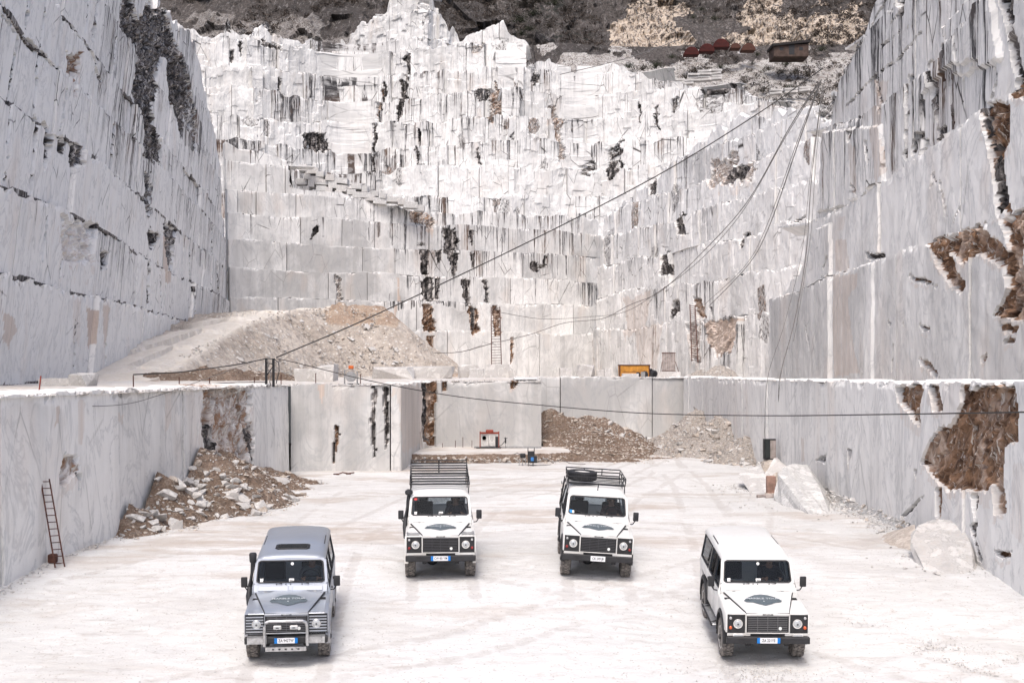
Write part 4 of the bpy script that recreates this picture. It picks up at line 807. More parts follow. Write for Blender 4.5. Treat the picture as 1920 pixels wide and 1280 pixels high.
# dirt drop in front of the raised slab of the alcove
root = empty("raised_slab", (-2.5, 72, 0)); tag(root, "low white rock shelf with a brown earthy front edge below the wire saw", "rock shelf", None, 'structure')
xs = np.linspace(-6.2, 3.4, 160); yy = np.concatenate([np.linspace(68.2, 69.6, 22), np.linspace(69.7, 76.4, 50)]); X, Y = np.meshgrid(xs, yy)
edge = 69.0 + (fbm(X * .5, 0 * X, 5) - .5) * 1.2 + np.maximum(0, X - 1.2) * .9
hh = .52 * sstep(edge - .55, edge + .15, Y) + (fbm(X * 2.5, Y * 2.5, 6) - .5) * .16 * sstep(edge + .6, edge - .3, Y) - .06
top_ = sstep(edge - .02, edge + .25, Y).reshape(-1)
q = gridq(len(xs), len(yy)); qt = top_[q].mean(1) > .5; co = np.stack([X + 2.5, Y - 72, hh], -1)
mesh_np("shelf_top", co, q[qt], PLAT, root); mesh_np("earth_edge", co, q[~qt], DIRT, root)
pts = [(x, 68.55 + rrng.gauss(0, .25) + max(0, x - 1.2) * .9, rrng.uniform(.02, .3), rrng.uniform(.08, .3)) for x in [rrng.uniform(-6, 3.2) for _ in range(300)]]
chips(root, RS_B, pts[:180]); chips(root, RS_W, pts[180:])
# gravel in the near right of the floor
root = empty("gravel", (8, 20, 0)); tag(root, "streaks of small stones and reddish grit on the white floor", "gravel", None, 'stuff')
def on_floor(px, py):
    d = F * (EYE + .4) / (py - 700)
    for _ in range(6): d = F * (EYE - float(zfloor(0, d))) / (py - 700)
    return (px - 960) / F * d, d
pts = []
for i in range(1700):
    t = rrng.random() ** .8; px = 1590 + 330 * t + rrng.gauss(0, 16 + 40 * t); py = 1165 + 108 * t + rrng.gauss(0, 6 + 16 * t)
    x, y = on_floor(px, py); pts.append((x, y, float(zfloor(0, y)) + .005, rrng.uniform(.012, .05) * (1 + (rrng.random() < .04))))
for i in range(900):
    px = rrng.gauss(1430, 55); py = rrng.gauss(1262, 14); x, y = on_floor(px, py); pts.append((x, y, float(zfloor(0, y)) + .005, rrng.uniform(.012, .045)))
pts2 = []
for i in range(3800):
    px = rrng.uniform(-50, 1980); py = 860 + 420 * rrng.random(); x, y = on_floor(px, py); pts2.append((x, y, float(zfloor(0, y)) + .004, rrng.uniform(.012, .05)))
chips(root, RS_B, [p for i, p in enumerate(pts) if i % 5 == 0]); chips(root, RS_W, [p for i, p in enumerate(pts) if i % 5] + pts2)
# ---------------------------------------------------------------- off-road vehicles
def paint(name, col, dust=.25, metal=0.0, rough=.32):
    m = NM(name); p = m.pos(); s = m.sep(p); n = m.noise(p, 2.2, 5, .65, .3); n2 = m.noise(p, 11, 4, .7)
    low = m.mapr(s[2], .45, 1.25, .9, .28); d = m.math('MULTIPLY', m.mapr(m.math('ADD', n, m.math('MULTIPLY', n2, .4)), .50, .95), low)
    d = m.math('MULTIPLY', d, dust * 4.2, clamp=True)
    m.col(m.mix(d, col, (.48, .43, .375))); m.b.inputs["Metallic"].default_value = metal
    m.put(m.mapr(d, 0, .8, rough, .85), m.b.inputs["Roughness"]); m.b.inputs["Specular IOR Level"].default_value = .5
    m.b.inputs["Coat Weight"].default_value = .25; m.b.inputs["Coat Roughness"].default_value = .2
    m.bump(n2, .04, .01); return m.m
P_WHITE = paint("white_paint", (.70, .705, .69), .22); P_SILVER = paint("silver_paint", (.36, .40, .46), .22, .55, .36)
P_ROOFW = P_WHITE
BLK = plain("black_plastic", (.022, .022, .024), .55, 0, .4, .3, 6); BLKM = plain("black_steel", (.018, .018, .020), .42, .2, .5, .3, 9)
RUB = plain("dusty_rubber", (.045, .043, .041), .85, 0, .2, .3, 5); 
def tread():
    m = NM("dusty_tread"); p = m.pos(); n = m.noise(p, 9, 5, .7)
    m.col(m.mix(m.mapr(n, .38, .6), (.30, .27, .245), (.10, .095, .09))); m.b.inputs["Roughness"].default_value = .95; return m.m
TREAD = tread()
RIMW = plain("rim_paint", (.55, .54, .52), .5, .1, .4, .2, 6); CHROME = plain("bright_metal", (.62, .62, .62), .18, 1.0); ALU = plain("dull_aluminium", (.50, .50, .50), .38, .8, .5, .2, 14)
GLASSB = None
def glass():
    m = NM("tinted_glass"); m.t.nodes.remove(m.b); out = m.t.nodes["Material Output"]
    t = m.n("ShaderNodeBsdfTransparent"); t.inputs[0].default_value = (.70, .73, .75, 1); g = m.n("ShaderNodeBsdfGlossy"); g.inputs["Roughness"].default_value = .03; g.inputs[0].default_value = (.9, .95, 1, 1)
    f = m.n("ShaderNodeFresnel"); f.inputs[0].default_value = 1.22; mx = m.n("ShaderNodeMixShader")
    m.t.links.new(f.outputs[0], mx.inputs[0]); m.t.links.new(t.outputs[0], mx.inputs[1]); m.t.links.new(g.outputs[0], mx.inputs[2]); m.t.links.new(mx.outputs[0], out.inputs[0]); return m.m
GLASS = glass()
DARKIN = plain("dark_interior", (.03, .032, .035), .8, 0, .2)
LENS = plain("lamp_lens", (.48, .50, .51), .08, .35, .8); AMBER = plain("amber_lens", (.55, .10, .03), .2, 0, .6); REDL = plain("red_lens", (.22, .02, .02), .25, 0, .6); CLEARL = plain("clear_lens", (.45, .45, .45), .15, .2, .6)
DECAL = plain("slate_decal", (.10, .125, .14), .5, 0, .3, .25, 30); DECTXT = plain("decal_print", (.50, .53, .55), .5)
PLW = plain("plate_white", (.72, .73, .74), .35); PLB = plain("plate_blue", (.01, .17, .52), .4); INK = plain("plate_ink", (.02, .02, .025), .5)
STICK = plain("white_sticker", (.75, .75, .73), .5); STBLUE = plain("blue_sticker", (.03, .25, .55), .5); STRED = plain("red_sticker", (.5, .05, .05), .5); CREAMM = plain("white_badge", (.7, .72, .70), .4)
def bx(bm, x0, x1, y0, y1, z0, z1, M=None):
    v = [bm.verts.new(p) for p in ((x0, y0, z0), (x1, y0, z0), (x1, y1, z0), (x0, y1, z0), (x0, y0, z1), (x1, y0, z1), (x1, y1, z1), (x0, y1, z1))]
    for f in ((3, 2, 1, 0), (4, 5, 6, 7), (0, 1, 5, 4), (1, 2, 6, 5), (2, 3, 7, 6), (3, 0, 4, 7)): bm.faces.new([v[i] for i in f])
    if M is not None:
        for q in v: q.co = M @ q.co
    return v
def B(name, mat, parent, *boxes, bevel=0.0, seg=1, smooth=False, M=None):
    bm = bmesh.new()
    for b in boxes: bx(bm, *b, M=M)
    return from_bm(name, bm, mat, parent, smooth, bevel, seg)
def prism(bm, pts, axis, a, b):
    """polygon pts extruded along axis x, y or z from a to b"""
    def co(p, t): return {'x': (t, p[0], p[1]), 'y': (p[0], t, p[1]), 'z': (p[0], p[1], t)}[axis]
    A_ = [bm.verts.new(co(p, a)) for p in pts]; B_ = [bm.verts.new(co(p, b)) for p in pts]
    bm.faces.new(A_); bm.faces.new(B_[::-1]); n = len(pts)
    for i in range(n): bm.faces.new((A_[i], B_[i], B_[(i + 1) % n], A_[(i + 1) % n]))
def quadslab(bm, c, t):
    """four corners (ccw seen from outside) thickened inwards by t"""
    c = [Vector(p) for p in c]; n = (c[1] - c[0]).cross(c[2] - c[0]).normalized()
    A_ = [bm.verts.new(p) for p in c]; B_ = [bm.verts.new(p - n * t) for p in c]
    bm.faces.new(A_); bm.faces.new(B_[::-1]); k = len(c)
    for i in range(k): bm.faces.new((A_[i], B_[i], B_[(i + 1) % k], A_[(i + 1) % k]))
def tube(bm, path, r, n=8, caps=True):
    path = [Vector(p) for p in path]; rings = []
    for i, p in enumerate(path):
        d = (path[min(i + 1, len(path) - 1)] - path[max(i - 1, 0)]).normalized()
        up = Vector((0, 0, 1)) if abs(d.z) < .95 else Vector((1, 0, 0)); s = d.cross(up).normalized(); t = s.cross(d)
        rr = r[i] if isinstance(r, (list, tuple)) else r
        rings.append([bm.verts.new(p + (s * math.cos(6.28318 * k / n) + t * math.sin(6.28318 * k / n)) * rr) for k in range(n)])
    for a, b in zip(rings[:-1], rings[1:]):
        for k in range(n): bm.faces.new((a[k], a[(k + 1) % n], b[(k + 1) % n], b[k]))
    if caps: bm.faces.new(rings[0][::-1]); bm.faces.new(rings[-1])
def T(name, mat, parent, paths, r, n=8, smooth=True):
    bm = bmesh.new()
    for p in paths: tube(bm, p, r, n)
    return from_bm(name, bm, mat, parent, smooth)
def cyl(bm, c, axis, r, h, n=20, r2=None):
    c = Vector(c); a = Vector(axis).normalized(); tube(bm, [c - a * h / 2, c + a * h / 2], [r, r if r2 is None else r2], n)
def lathe(bm, prof, axis_pt, axis='x', n=36):
    """prof: (offset along axis, radius)"""
    rings = []
    for (o, r) in prof:
        ring = []
        for k in range(n):
            a = 2 * math.pi * k / n; c, s = math.cos(a) * r, math.sin(a) * r
            p = {'x': (o, c, s), 'y': (c, o, s), 'z': (c, s, o)}[axis]; ring.append(bm.verts.new(Vector(p) + Vector(axis_pt)))
        rings.append(ring)
    for a, b in zip(rings[:-1], rings[1:]):
        for k in range(n): bm.faces.new((a[k], a[(k + 1) % n], b[(k + 1) % n], b[k]))
    if prof[0][1] > 0: bm.faces.new(rings[0][::-1])
    if prof[-1][1] > 0: bm.faces.new(rings[-1])
def text(name, s, size, mat, parent, loc, rot, extrude=.001, sx=1.0, shear=0):
    cu = bpy.data.curves.new(name, 'FONT'); cu.body = s; cu.size = size; cu.align_x = 'CENTER'; cu.align_y = 'CENTER'; cu.extrude = extrude; cu.resolution_u = 2; cu.offset = size * .012
    ob = bpy.data.objects.new(name, cu); me = bpy.data.meshes.new_from_object(ob); bpy.data.objects.remove(ob); bpy.data.curves.remove(cu)
    o = link(name, me, mat, parent); o.location = loc; o.rotation_euler = rot; o.scale = (sx, 1, 1); return o
def bar(bm, a, b, w, t, up=(0, 0, 1)):
    a, b = Vector(a), Vector(b); d = (b - a).normalized(); u = Vector(up); s = d.cross(u).normalized(); u = s.cross(d).normalized()
    A_ = [bm.verts.new(a + s * i * w / 2 + u * j * t / 2) for i, j in ((-1, -1), (1, -1), (1, 1), (-1, 1))]; B_ = [bm.verts.new(b + s * i * w / 2 + u * j * t / 2) for i, j in ((-1, -1), (1, -1), (1, 1), (-1, 1))]
    bm.faces.new(A_[::-1]); bm.faces.new(B_)
    for i in range(4): bm.faces.new((A_[i], A_[(i + 1) % 4], B_[(i + 1) % 4], B_[i]))

def make_wheel(parent, x, y, side):
    w_ = empty("wheel", (x, y, .39)); w_.parent = parent
    bm = bmesh.new(); r = .39; h = .125
    prof = [(-h + .012, .235), (-h, .26), (-h - .004, .31), (-h + .008, .355), (-h + .03, .378), (h - .03, .378), (h - .008, .355), (h + .004, .31), (h, .26), (h - .012, .235)]
    lathe(bm, [(o * side, q) for o, q in prof], (0, 0, 0), 'x', 44)
    from_bm("tyre", bm, TREAD, w_, True)
    bm = bmesh.new()                                   # tread blocks in three staggered rings
    for row, ox in enumerate((-.078, 0, .078)):
        for k in range(30):
            a = 2 * math.pi * (k + .5 * (row % 2)) / 30; M = Matrix.Rotation(a, 4, 'X') @ Matrix.Translation((ox, 0, .382)) @ Matrix.Rotation(.25 * (1 if row != 1 else -1), 4, 'Z')
            bx(bm, -.032, .032, -.026, .026, -.012, .012, M=M)
    ob = from_bm("tread", bm, TREAD, w_)
    bm = bmesh.new(); s = side
    lathe(bm, [(o * s, q) for o, q in ((.02, .24), (.115, .238), (.122, .228), (.10, .205), (.045, .19), (.05, .12), (.075, .10), (.08, 0.001))], (0, 0, 0), 'x', 32)
    from_bm("rim", bm, RIMW, w_, True)
    bm = bmesh.new(); lathe(bm, [(.07 * s, .058), (.14 * s, .052), (.15 * s, .03), (.15 * s, .001)], (0, 0, 0), 'x', 16); from_bm("hub", bm, BLKM, w_, True)
    return w_
def side_profile(front=True):
    pts = [(.06, .66), (.06, 1.08), (1.30, 1.16), (1.30, 1.22), (4.42, 1.22), (4.42, .58)]
    def arch(cy, r, z0): return [(cy + r * math.cos(a), max(z0, .42 + r * math.sin(a))) for a in [math.pi * k / 10 for k in range(0, 11)]]
    pts += [(p[0], p[1]) for p in arch(3.57, .50, .58)]
    pts += [(2.9, .50), (1.4, .50)]
    pts += [(p[0], p[1]) for p in arch(.80, .50, .62)]
    return pts
def make_suv(cfg):
    root = empty("parked_suv", (0, 0, 0)); tag(root, cfg['label'], "off-road vehicle", "off-road vehicles parked on the quarry floor")
    PN_ = cfg['paint']
    # lower body tub with wheel arches
    bm = bmesh.new(); prism(bm, side_profile(), 'x', -.80, .80); from_bm("body", bm, PN_, root, bevel=.012)
    # wings: outer skins that stand proud of the tub (front), rear quarter
    for sx in (-1, 1):
        bm = bmesh.new()
        arch = [(.80 + .52 * math.cos(a), .42 + .52 * math.sin(a)) for a in [math.pi * k / 12 for k in range(1, 12)]]
        pts = [(.06, .68), (.06, 1.02), (.09, 1.085), (1.22, 1.10), (1.22, .55), (1.32 - .02, .55)] + [p for p in arch if p[1] > .55][:]
        pts = [(.055, .70), (.055, 1.05), (1.24, 1.13), (1.24, .60)] + [p for p in arch if p[1] > .60]
        prism(bm, pts, 'x', .785 * sx, .87 * sx)
        # top of the wing, slightly crowned
        quadslab(bm, [(.42 * sx, .07, 1.075), (.86 * sx, .07, 1.07), (.86 * sx, 1.26, 1.15), (.66 * sx, 1.26, 1.19)][::sx], .03)
        from_bm("wing", bm, PN_, root, bevel=.014, seg=2, smooth=True)
        # black flare over each wheel
        for cy in (.80, 3.57):
            bm = bmesh.new(); n = 14; ri, ro = .47, .555; ang = [math.radians(-4) + (math.pi + math.radians(8)) * k / n for k in range(n + 1)]
            rings = []
            for a in ang:
                c, s = math.cos(a), math.sin(a); zc = .42
                rings.append([bm.verts.new(v) for v in ((.80 * sx, cy + ri * c, zc + ri * s), (.898 * sx, cy + ri * c, zc + ri * s), (.898 * sx, cy + (ro - .03) * c, zc + (ro - .03) * s), (.872 * sx, cy + ro * c, zc + ro * s), (.80 * sx, cy + ro * c, zc + ro * s))])
            for a, b in zip(rings[:-1], rings[1:]):
                for k in range(5): bm.faces.new((a[k], a[(k + 1) % 5], b[(k + 1) % 5], b[k]))
            bm.faces.new(rings[0]); bm.faces.new(rings[-1][::-1]); from_bm("wheel_flare", bm, BLK if cfg.get('flare', 1) else PN_, root, True)
        # vent on the wing top
        vm = Matrix.Translation((.68 * sx, .93, 1.142)) @ Matrix.Rotation(R(4), 4, 'X')
        bm = bmesh.new(); bx(bm, -.10, .10, -.05, .05, 0, .012, M=vm)
        for k in range(4): bx(bm, -.09, .09, -.042 + k * .024, -.032 + k * .024, .012, .018, M=vm)
        from_bm("wing_vent", bm, BLK, root)
        if cfg.get('tread'): B("tread_plate", ALU, root, (.52 * sx, .84 * sx, .12, .62, 1.088, 1.094), M=Matrix.Translation((0, 0, .012)) @ Matrix.Rotation(0, 4, 'X'))
        # sills, doors, windows
        B("door", PN_, root, (.80 * sx, .862 * sx, 1.30, 2.17, .56, 1.235), bevel=.014, seg=2, smooth=True)
        d2 = B("door", PN_, root, (.80 * sx, .862 * sx, 2.19, 2.98, .56, 1.235), bevel=.014, seg=2, smooth=True)
        B("quarter_panel", PN_, root, (.80 * sx, .862 * sx, 3.0, 4.40, 1.0, 1.235), (.80 * sx, .862 * sx, 4.12, 4.40, .62, 1.0), bevel=.012)
        for y in (2.06, 2.88): B("door_handle", BLK, root, (.862 * sx, .885 * sx, y - .06, y + .03, 1.06, 1.11), bevel=.006)
        B("sill", BLK if not cfg.get('steps') else ALU, root, (.74 * sx, (.86 if not cfg.get('steps') else .98) * sx, 1.42, 2.98, .46 if not cfg.get('steps') else .42, .51 if not cfg.get('steps') else .455), bevel=.01)
        if cfg.get('steps'): T("step_bar", BLKM, root, [[(.98 * sx, 1.40, .44), (.98 * sx, 3.0, .44)], [(.80 * sx, 1.6, .5), (.96 * sx, 1.6, .44)], [(.80 * sx, 2.8, .5), (.96 * sx, 2.8, .44)]], .022)
        # upper side: pillars lean in from the waist to the gutter
        def S(y, t): return Vector(((.845 - .115 * t) * sx, y, 1.235 + .60 * t))
        bm = bmesh.new()
        def strip(y0a, y0b, y1a, y1b, t0=0, t1=1):
            c = [S(y0a, t0), S(y0b, t0), S(y1b, t1), S(y1a, t1)]; quadslab(bm, c if sx > 0 else c[::-1], .03)
        strip(1.32, 1.38, 1.50, 1.56); strip(2.13, 2.23, 2.13, 2.23); strip(2.93, 3.06, 2.93, 3.06); strip(4.28, 4.40, 4.28, 4.38)
        strip(1.56, 4.38, 1.56, 4.38, .93, 1); strip(1.38, 4.38, 1.38, 4.38, 0, .07)
        from_bm("side_frame", bm, PN_, root)
        for (ya, yb, yc, yd) in ((1.385, 2.13, 1.55, 2.13), (2.23, 2.93, 2.23, 2.93), (3.06, 4.28, 3.06, 4.28)):
            bm = bmesh.new(); o_ = Vector((-.008 * sx, 0, 0)); c = [S(ya, .07) + o_, S(yb, .07) + o_, S(yd, .93) + o_, S(yc, .93) + o_]; quadslab(bm, c if sx > 0 else c[::-1], .006)
            g = from_bm("side_window", bm, GLASS, root)
            bm = bmesh.new(); loop = [S(ya, .07), S(yb, .07), S(yd, .93), S(yc, .93)]
            for i in range(4): bar(bm, loop[i] + Vector((.004 * sx, 0, 0)), loop[(i + 1) % 4] + Vector((.004 * sx, 0, 0)), .022, .022)
            from_bm("window_rubber", bm, BLK, g)
        # small skylight in the shoulder of the roof
        if cfg.get('alpine', 1):
            bm = bmesh.new(); c = [Vector((.722 * sx, 2.55, 1.872)), Vector((.722 * sx, 3.45, 1.872)), Vector((.672 * sx, 3.42, 1.962)), Vector((.672 * sx, 2.58, 1.962))]
            c = [p + Vector((.010 * sx, 0, .010)) for p in c]; quadslab(bm, c if sx > 0 else c[::-1], .02); from_bm("roof_side_window", bm, BLKM, root)
    # bonnet
    bm = bmesh.new()
    prof = [(-1, 0), (-.62, .012), (-.45, .035), (0, .045), (.45, .035), (.62, .012), (1, 0)]; ys_ = [(.04, .435, 1.078, .15), (.10, .45, 1.112, .5), (.50, .55, 1.150, 1), (.90, .65, 1.185, 1), (1.24, .735, 1.218, 1)]
    rows_ = []
    for (y, hw, z, k) in ys_: rows_.append([bm.verts.new((p * hw, y, z + q * k)) for p, q in prof])
    low = [[bm.verts.new((p * hw, y, z - .045)) for p, q in prof] for (y, hw, z, k) in ys_]
    for a, b in zip(rows_[:-1], rows_[1:]):
        for i in range(6): bm.faces.new((a[i], a[i + 1], b[i + 1], b[i]))
    for a, b in zip(low[:-1], low[1:]):
        for i in range(6): bm.faces.new((a[i + 1], a[i], b[i], b[i + 1]))
    for i in range(6): bm.faces.new((rows_[0][i + 1], rows_[0][i], low[0][i], low[0][i + 1])); bm.faces.new((rows_[-1][i], rows_[-1][i + 1], low[-1][i + 1], low[-1][i]))
    for i in range(4): bm.faces.new((rows_[i][0], rows_[i + 1][0], low[i + 1][0], low[i][0])); bm.faces.new((rows_[i + 1][-1], rows_[i][-1], low[i][-1], low[i + 1][-1]))
    hood = from_bm("bonnet", bm, PN_, root, smooth=True)
    # dark gap round the bonnet
    bm = bmesh.new()
    for sx in (-1, 1): bar(bm, (.448 * sx, .09, 1.088), (.752 * sx, 1.245, 1.196), .022, .02)
    bar(bm, (-.46, .052, 1.082), (.46, .052, 1.082), .02, .014); from_bm("bonnet_seal", bm, BLK, root)
    # decal follows the bonnet
    out = [(-.40, .0), (-.37, -.045), (-.22, -.10), (-.12, -.15), (0, -.20), (.14, -.15), (.24, -.10), (.38, -.045), (.41, 0.0), (.36, .05), (.22, .11), (.14, .145), (0, .16), (-.14, .145), (-.22, .11), (-.35, .05)]
    sl = math.atan2(1.185 - 1.150, .4)
    bm = bmesh.new(); cy, cz = .66, 1.168; v = []
    def onhood(x, y):
        yy = np.interp(y, [.04, .1, .5, .9, 1.24], [1.078, 1.112, 1.15, 1.185, 1.218]); hw = np.interp(y, [.1, .5, .9, 1.24], [.45, .55, .65, .735]); k = np.interp(y, [.04, .1, .5], [.15, .5, 1]); return float(yy + np.interp(abs(x) / hw, [0, .45, .62, 1], [.045, .035, .012, 0]) * k)
    up_ = sorted([(x, y) for x, y in out if y >= -.001]); dn_ = sorted([(x, y) for x, y in out if y <= .001]); cols_ = []
    for x in np.linspace(-.40, .41, 34):
        ya = np.interp(x, [q[0] for q in dn_], [q[1] for q in dn_]); yb = max(ya + .004, np.interp(x, [q[0] for q in up_], [q[1] for q in up_]))
        cols_.append([bm.verts.new((x, cy + 1.75 * (ya + (yb - ya) * t), onhood(x, cy + 1.75 * (ya + (yb - ya) * t)) + .012)) for t in np.linspace(0, 1, 7)])
    for a, b in zip(cols_[:-1], cols_[1:]):
        for i in range(6): bm.faces.new((a[i], b[i], b[i + 1], a[i + 1]))
    dc = from_bm("bonnet_decal", bm, DECAL, root)
    for f_ in dc.data.polygons: pass
    text("lettering", "MARBLE TOUR", .115, DECTXT, dc, (0, .665, 1.232), (R(5.5), 0, 0), .0008, .93)
    text("lettering", "&", .07, DECTXT, dc, (0, .51, 1.218), (R(5.5), 0, 0), .0008)
    # scuttle with two flaps
    bm = bmesh.new(); prism(bm, [(1.235, 1.15), (1.235, 1.225), (1.30, 1.365), (1.36, 1.385), (1.45, 1.385), (1.45, 1.15)], 'x', -.80, .80); from_bm("scuttle", bm, PN_, root, bevel=.01)
    for sx in (-1, 1):
        bm = bmesh.new(); c = [Vector((.045 * sx, 1.236, 1.245)), Vector((.70 * sx, 1.236, 1.245)), Vector((.70 * sx, 1.284, 1.345)), Vector((.045 * sx, 1.284, 1.345))]
        c = [p + Vector((0, -.014, .006)) for p in c]; quadslab(bm, c if sx > 0 else c[::-1], .02); from_bm("vent_flap", bm, PN_, root, bevel=.006)
        B("hinge", ALU, root, (.50 * sx, .56 * sx, 1.20, 1.245, 1.222, 1.245))
    T("washer_jet", BLK, root, [[(x, 1.30, 1.37), (x, 1.30, 1.39)] for x in (-.30, 0, .25, -.1)], .012)
    # windscreen leaning back
    def W(x, t): return Vector((x * (1 - .055 * t), 1.335 + .20 * t, 1.385 + .475 * t))
    fr = [(W(-.78, 0), W(.78, 0)), (W(-.78, 1), W(.78, 1)), (W(-.775, 0), W(-.775, 1)), (W(.775, 0), W(.775, 1))]
    bm = bmesh.new()
    for a, b in fr: bar(bm, a, b, .075, .05, up=(0, -1, .4))
    from_bm("windscreen_frame", bm, PN_, root, bevel=.008)
    bm = bmesh.new(); hw = .735; c = [W(-hw, .05), W(hw, .05), W(hw, .95), W(-hw, .95)]; quadslab(bm, [p + Vector((0, -.005, 0)) for p in c], .006); ws = from_bm("windscreen", bm, GLASS, root)
    bm = bmesh.new()
    cs = [W(-hw + .05, .045), W(hw - .05, .045), W(hw, .12), W(hw, .88), W(hw - .05, .955), W(-hw + .05, .955), W(-hw, .88), W(-hw, .12)]
    for i in range(8): bar(bm, cs[i] + Vector((0, -.03, .01)), cs[(i + 1) % 8] + Vector((0, -.03, .01)), .026, .026, up=(0, -1, .4))
    from_bm("rubber_seal", bm, BLK, ws)
    B("sticker", STICK, ws, (-.055, .055, -.003, 0, -.04, .04), M=Matrix.Translation(W(.02, .14) + Vector((0, -.022, 0))) @ Matrix.Rotation(R(-23), 4, 'X')) if cfg.get('card', 1) else None
    B("sticker", STICK, ws, (-.035, .035, -.003, 0, -.04, .04), M=Matrix.Translation(W(-.63, .15) + Vector((0, -.022, 0))) @ Matrix.Rotation(R(-23), 4, 'X'))
    if cfg.get('blue'): B("blue_sticker", STBLUE, ws, (-.045, .045, -.003, 0, -.045, .045), M=Matrix.Translation(W(-.69, .17) + Vector((0, -.024, 0))) @ Matrix.Rotation(R(-23), 4, 'X'))
    if cfg.get('red'): B("red_sticker", STRED, ws, (-.04, .04, -.003, 0, -.03, .03), M=Matrix.Translation(W(-.66, .87) + Vector((0, -.022, 0))) @ Matrix.Rotation(R(-23), 4, 'X'))
    if cfg.get('disc'):
        bm = bmesh.new(); cyl(bm, W(.03, .84) + Vector((0, -.022, 0)), (0, -1, .4), .033, .006, 16); from_bm("round_sticker", bm, STICK, ws)
    for x in (-.18, .40):
        T("wiper", BLK, root, [[W(x, -.02) + Vector((0, -.05, .02)), W(x - .12, .06) + Vector((0, -.06, .02)), W(x - .42, .10 + .02 * cfg.get('wip', 0)) + Vector((0, -.045, .02))]], .010)
    # roof shell, rounded shoulders, lightly ribbed
    bm = bmesh.new(); prf = [(-.752, 1.835), (-.752, 1.862), (-.728, 1.915), (-.68, 1.955), (-.58, 1.985), (-.3, 2.005), (0, 2.01), (.3, 2.005), (.58, 1.985), (.68, 1.955), (.728, 1.915), (.752, 1.862), (.752, 1.835)]
    ysr = [(1.515, -.105), (1.55, -.06), (1.64, -.025), (2.35, 0), (2.36, .006), (3.3, .008), (4.25, 0), (4.38, -.03), (4.42, -.09)]; rr_ = []
    for (y, dz_) in ysr: rr_.append([bm.verts.new((x * (1 if dz_ > -.08 else .985), y, max(1.835, z + dz_ * (1 if z > 1.87 else 0)))) for x, z in prf])
    for a, b in zip(rr_[:-1], rr_[1:]):
        for i in range(len(prf) - 1): bm.faces.new((a[i], a[i + 1], b[i + 1], b[i]))
    bm.faces.new(rr_[0][::-1]); bm.faces.new(rr_[-1])
    for i in range(len(ysr) - 1): bm.faces.new((rr_[i][-1], rr_[i][0], rr_[i + 1][0], rr_[i + 1][-1]))
    rf = from_bm("roof", bm, cfg.get('roof', PN_), root, smooth=True)
    if cfg.get('hatch'):
        sh = [(-.36, 2.02), (-.30, 1.93), (.30, 1.93), (.36, 2.02), (.36, 2.30), (.31, 2.37), (-.31, 2.37), (-.36, 2.30)]
        bm = bmesh.new(); prism(bm, [(x * 1.06, y) for x, y in sh], 'z', 1.99, 2.018); from_bm("roof_hatch", bm, BLK, root, bevel=.008)
        bm = bmesh.new(); prism(bm, [(x * .9, 2.15 + (y - 2.15) * .86) for x, y in sh], 'z', 2.018, 2.026); from_bm("hatch_glass", bm, plain("smoked_glass", (.02, .025, .03), .06, 0, .8), root)
    # rear wall
    B("rear_panel", PN_, root, (-.80, .80, 4.36, 4.42, .6, 1.25), (-.74, -.40, 4.33, 4.39, 1.25, 1.85), (.40, .74, 4.33, 4.39, 1.25, 1.85), (-.40, .40, 4.33, 4.39, 1.72, 1.85), bevel=.01)
    B("rear_window", GLASS, root, (-.40, .40, 4.35, 4.36, 1.25, 1.72))
    # dark cabin
    B("cabin_floor", DARKIN, root, (-.79, .79, 1.42, 4.36, 1.10, 1.16)); B("dashboard", DARKIN, root, (-.74, .74, 1.42, 1.66, 1.16, 1.36), bevel=.02)
    for x in (-.42, .42):
        B("seat", DARKIN, root, (x - .24, x + .24, 2.30, 2.42, 1.16, 1.62), (x - .12, x + .12, 2.32, 2.40, 1.62, 1.80), bevel=.03)
    bm = bmesh.new(); Mw = Matrix.Translation((.42, 1.80, 1.42)) @ Matrix.Rotation(R(-62), 4, 'X')
    pth = [Mw @ Vector((.19 * math.cos(a), .19 * math.sin(a), 0)) for a in [2 * math.pi * k / 24 for k in range(25)]]; tube(bm, pth, .014, 6, False); bar(bm, Mw @ Vector((-.18, 0, 0)), Mw @ Vector((.18, 0, 0)), .03, .02); from_bm("steering_wheel", bm, BLK, root, True)
    # grille and lamps
    g = B("grille", BLKM, root, (-.44, .44, .045, .10, .70, 1.055))
    bm = bmesh.new(); n = 9
    for k in range(n): z = .735 + k * .29 / (n - 1); bx(bm, -.41, .41, .028, .045, z - .0045, z + .0045)
    for x in (-.21, 0, .21): bx(bm, x - .004, x + .004, .03, .045, .72, 1.04)
    from_bm("grille_bars", bm, plain("grille_edge", cfg.get('bars', (.07, .07, .075)), .5), g)
    bm = bmesh.new()
    for b_ in ((-.455, -.44, .03, .10, .69, 1.075), (.44, .455, .03, .10, .69, 1.075), (-.455, .455, .03, .10, 1.048, 1.078), (-.455, .455, .03, .10, .68, .70)): bx(bm, *b_)
    from_bm("grille_surround", bm, PN_, root, bevel=.004)
    bm = bmesh.new(); lathe(bm, [(0, .001), (0, .035), (.006, .03), (.006, .001)], (.26, .022, .79), 'y', 14); bd = from_bm("badge", bm, CREAMM, root); bd.scale = (1, 1, 1)
    B("name_plate", BLKM, root, (-.11, .11, .02, .03, 1.052, 1.074)); text("lettering", "LAND ROVER", .020, CREAMM, bpy.data.objects[root.children[-1].name], (0, .019, 1.063), (R(90), 0, 0), .0005)
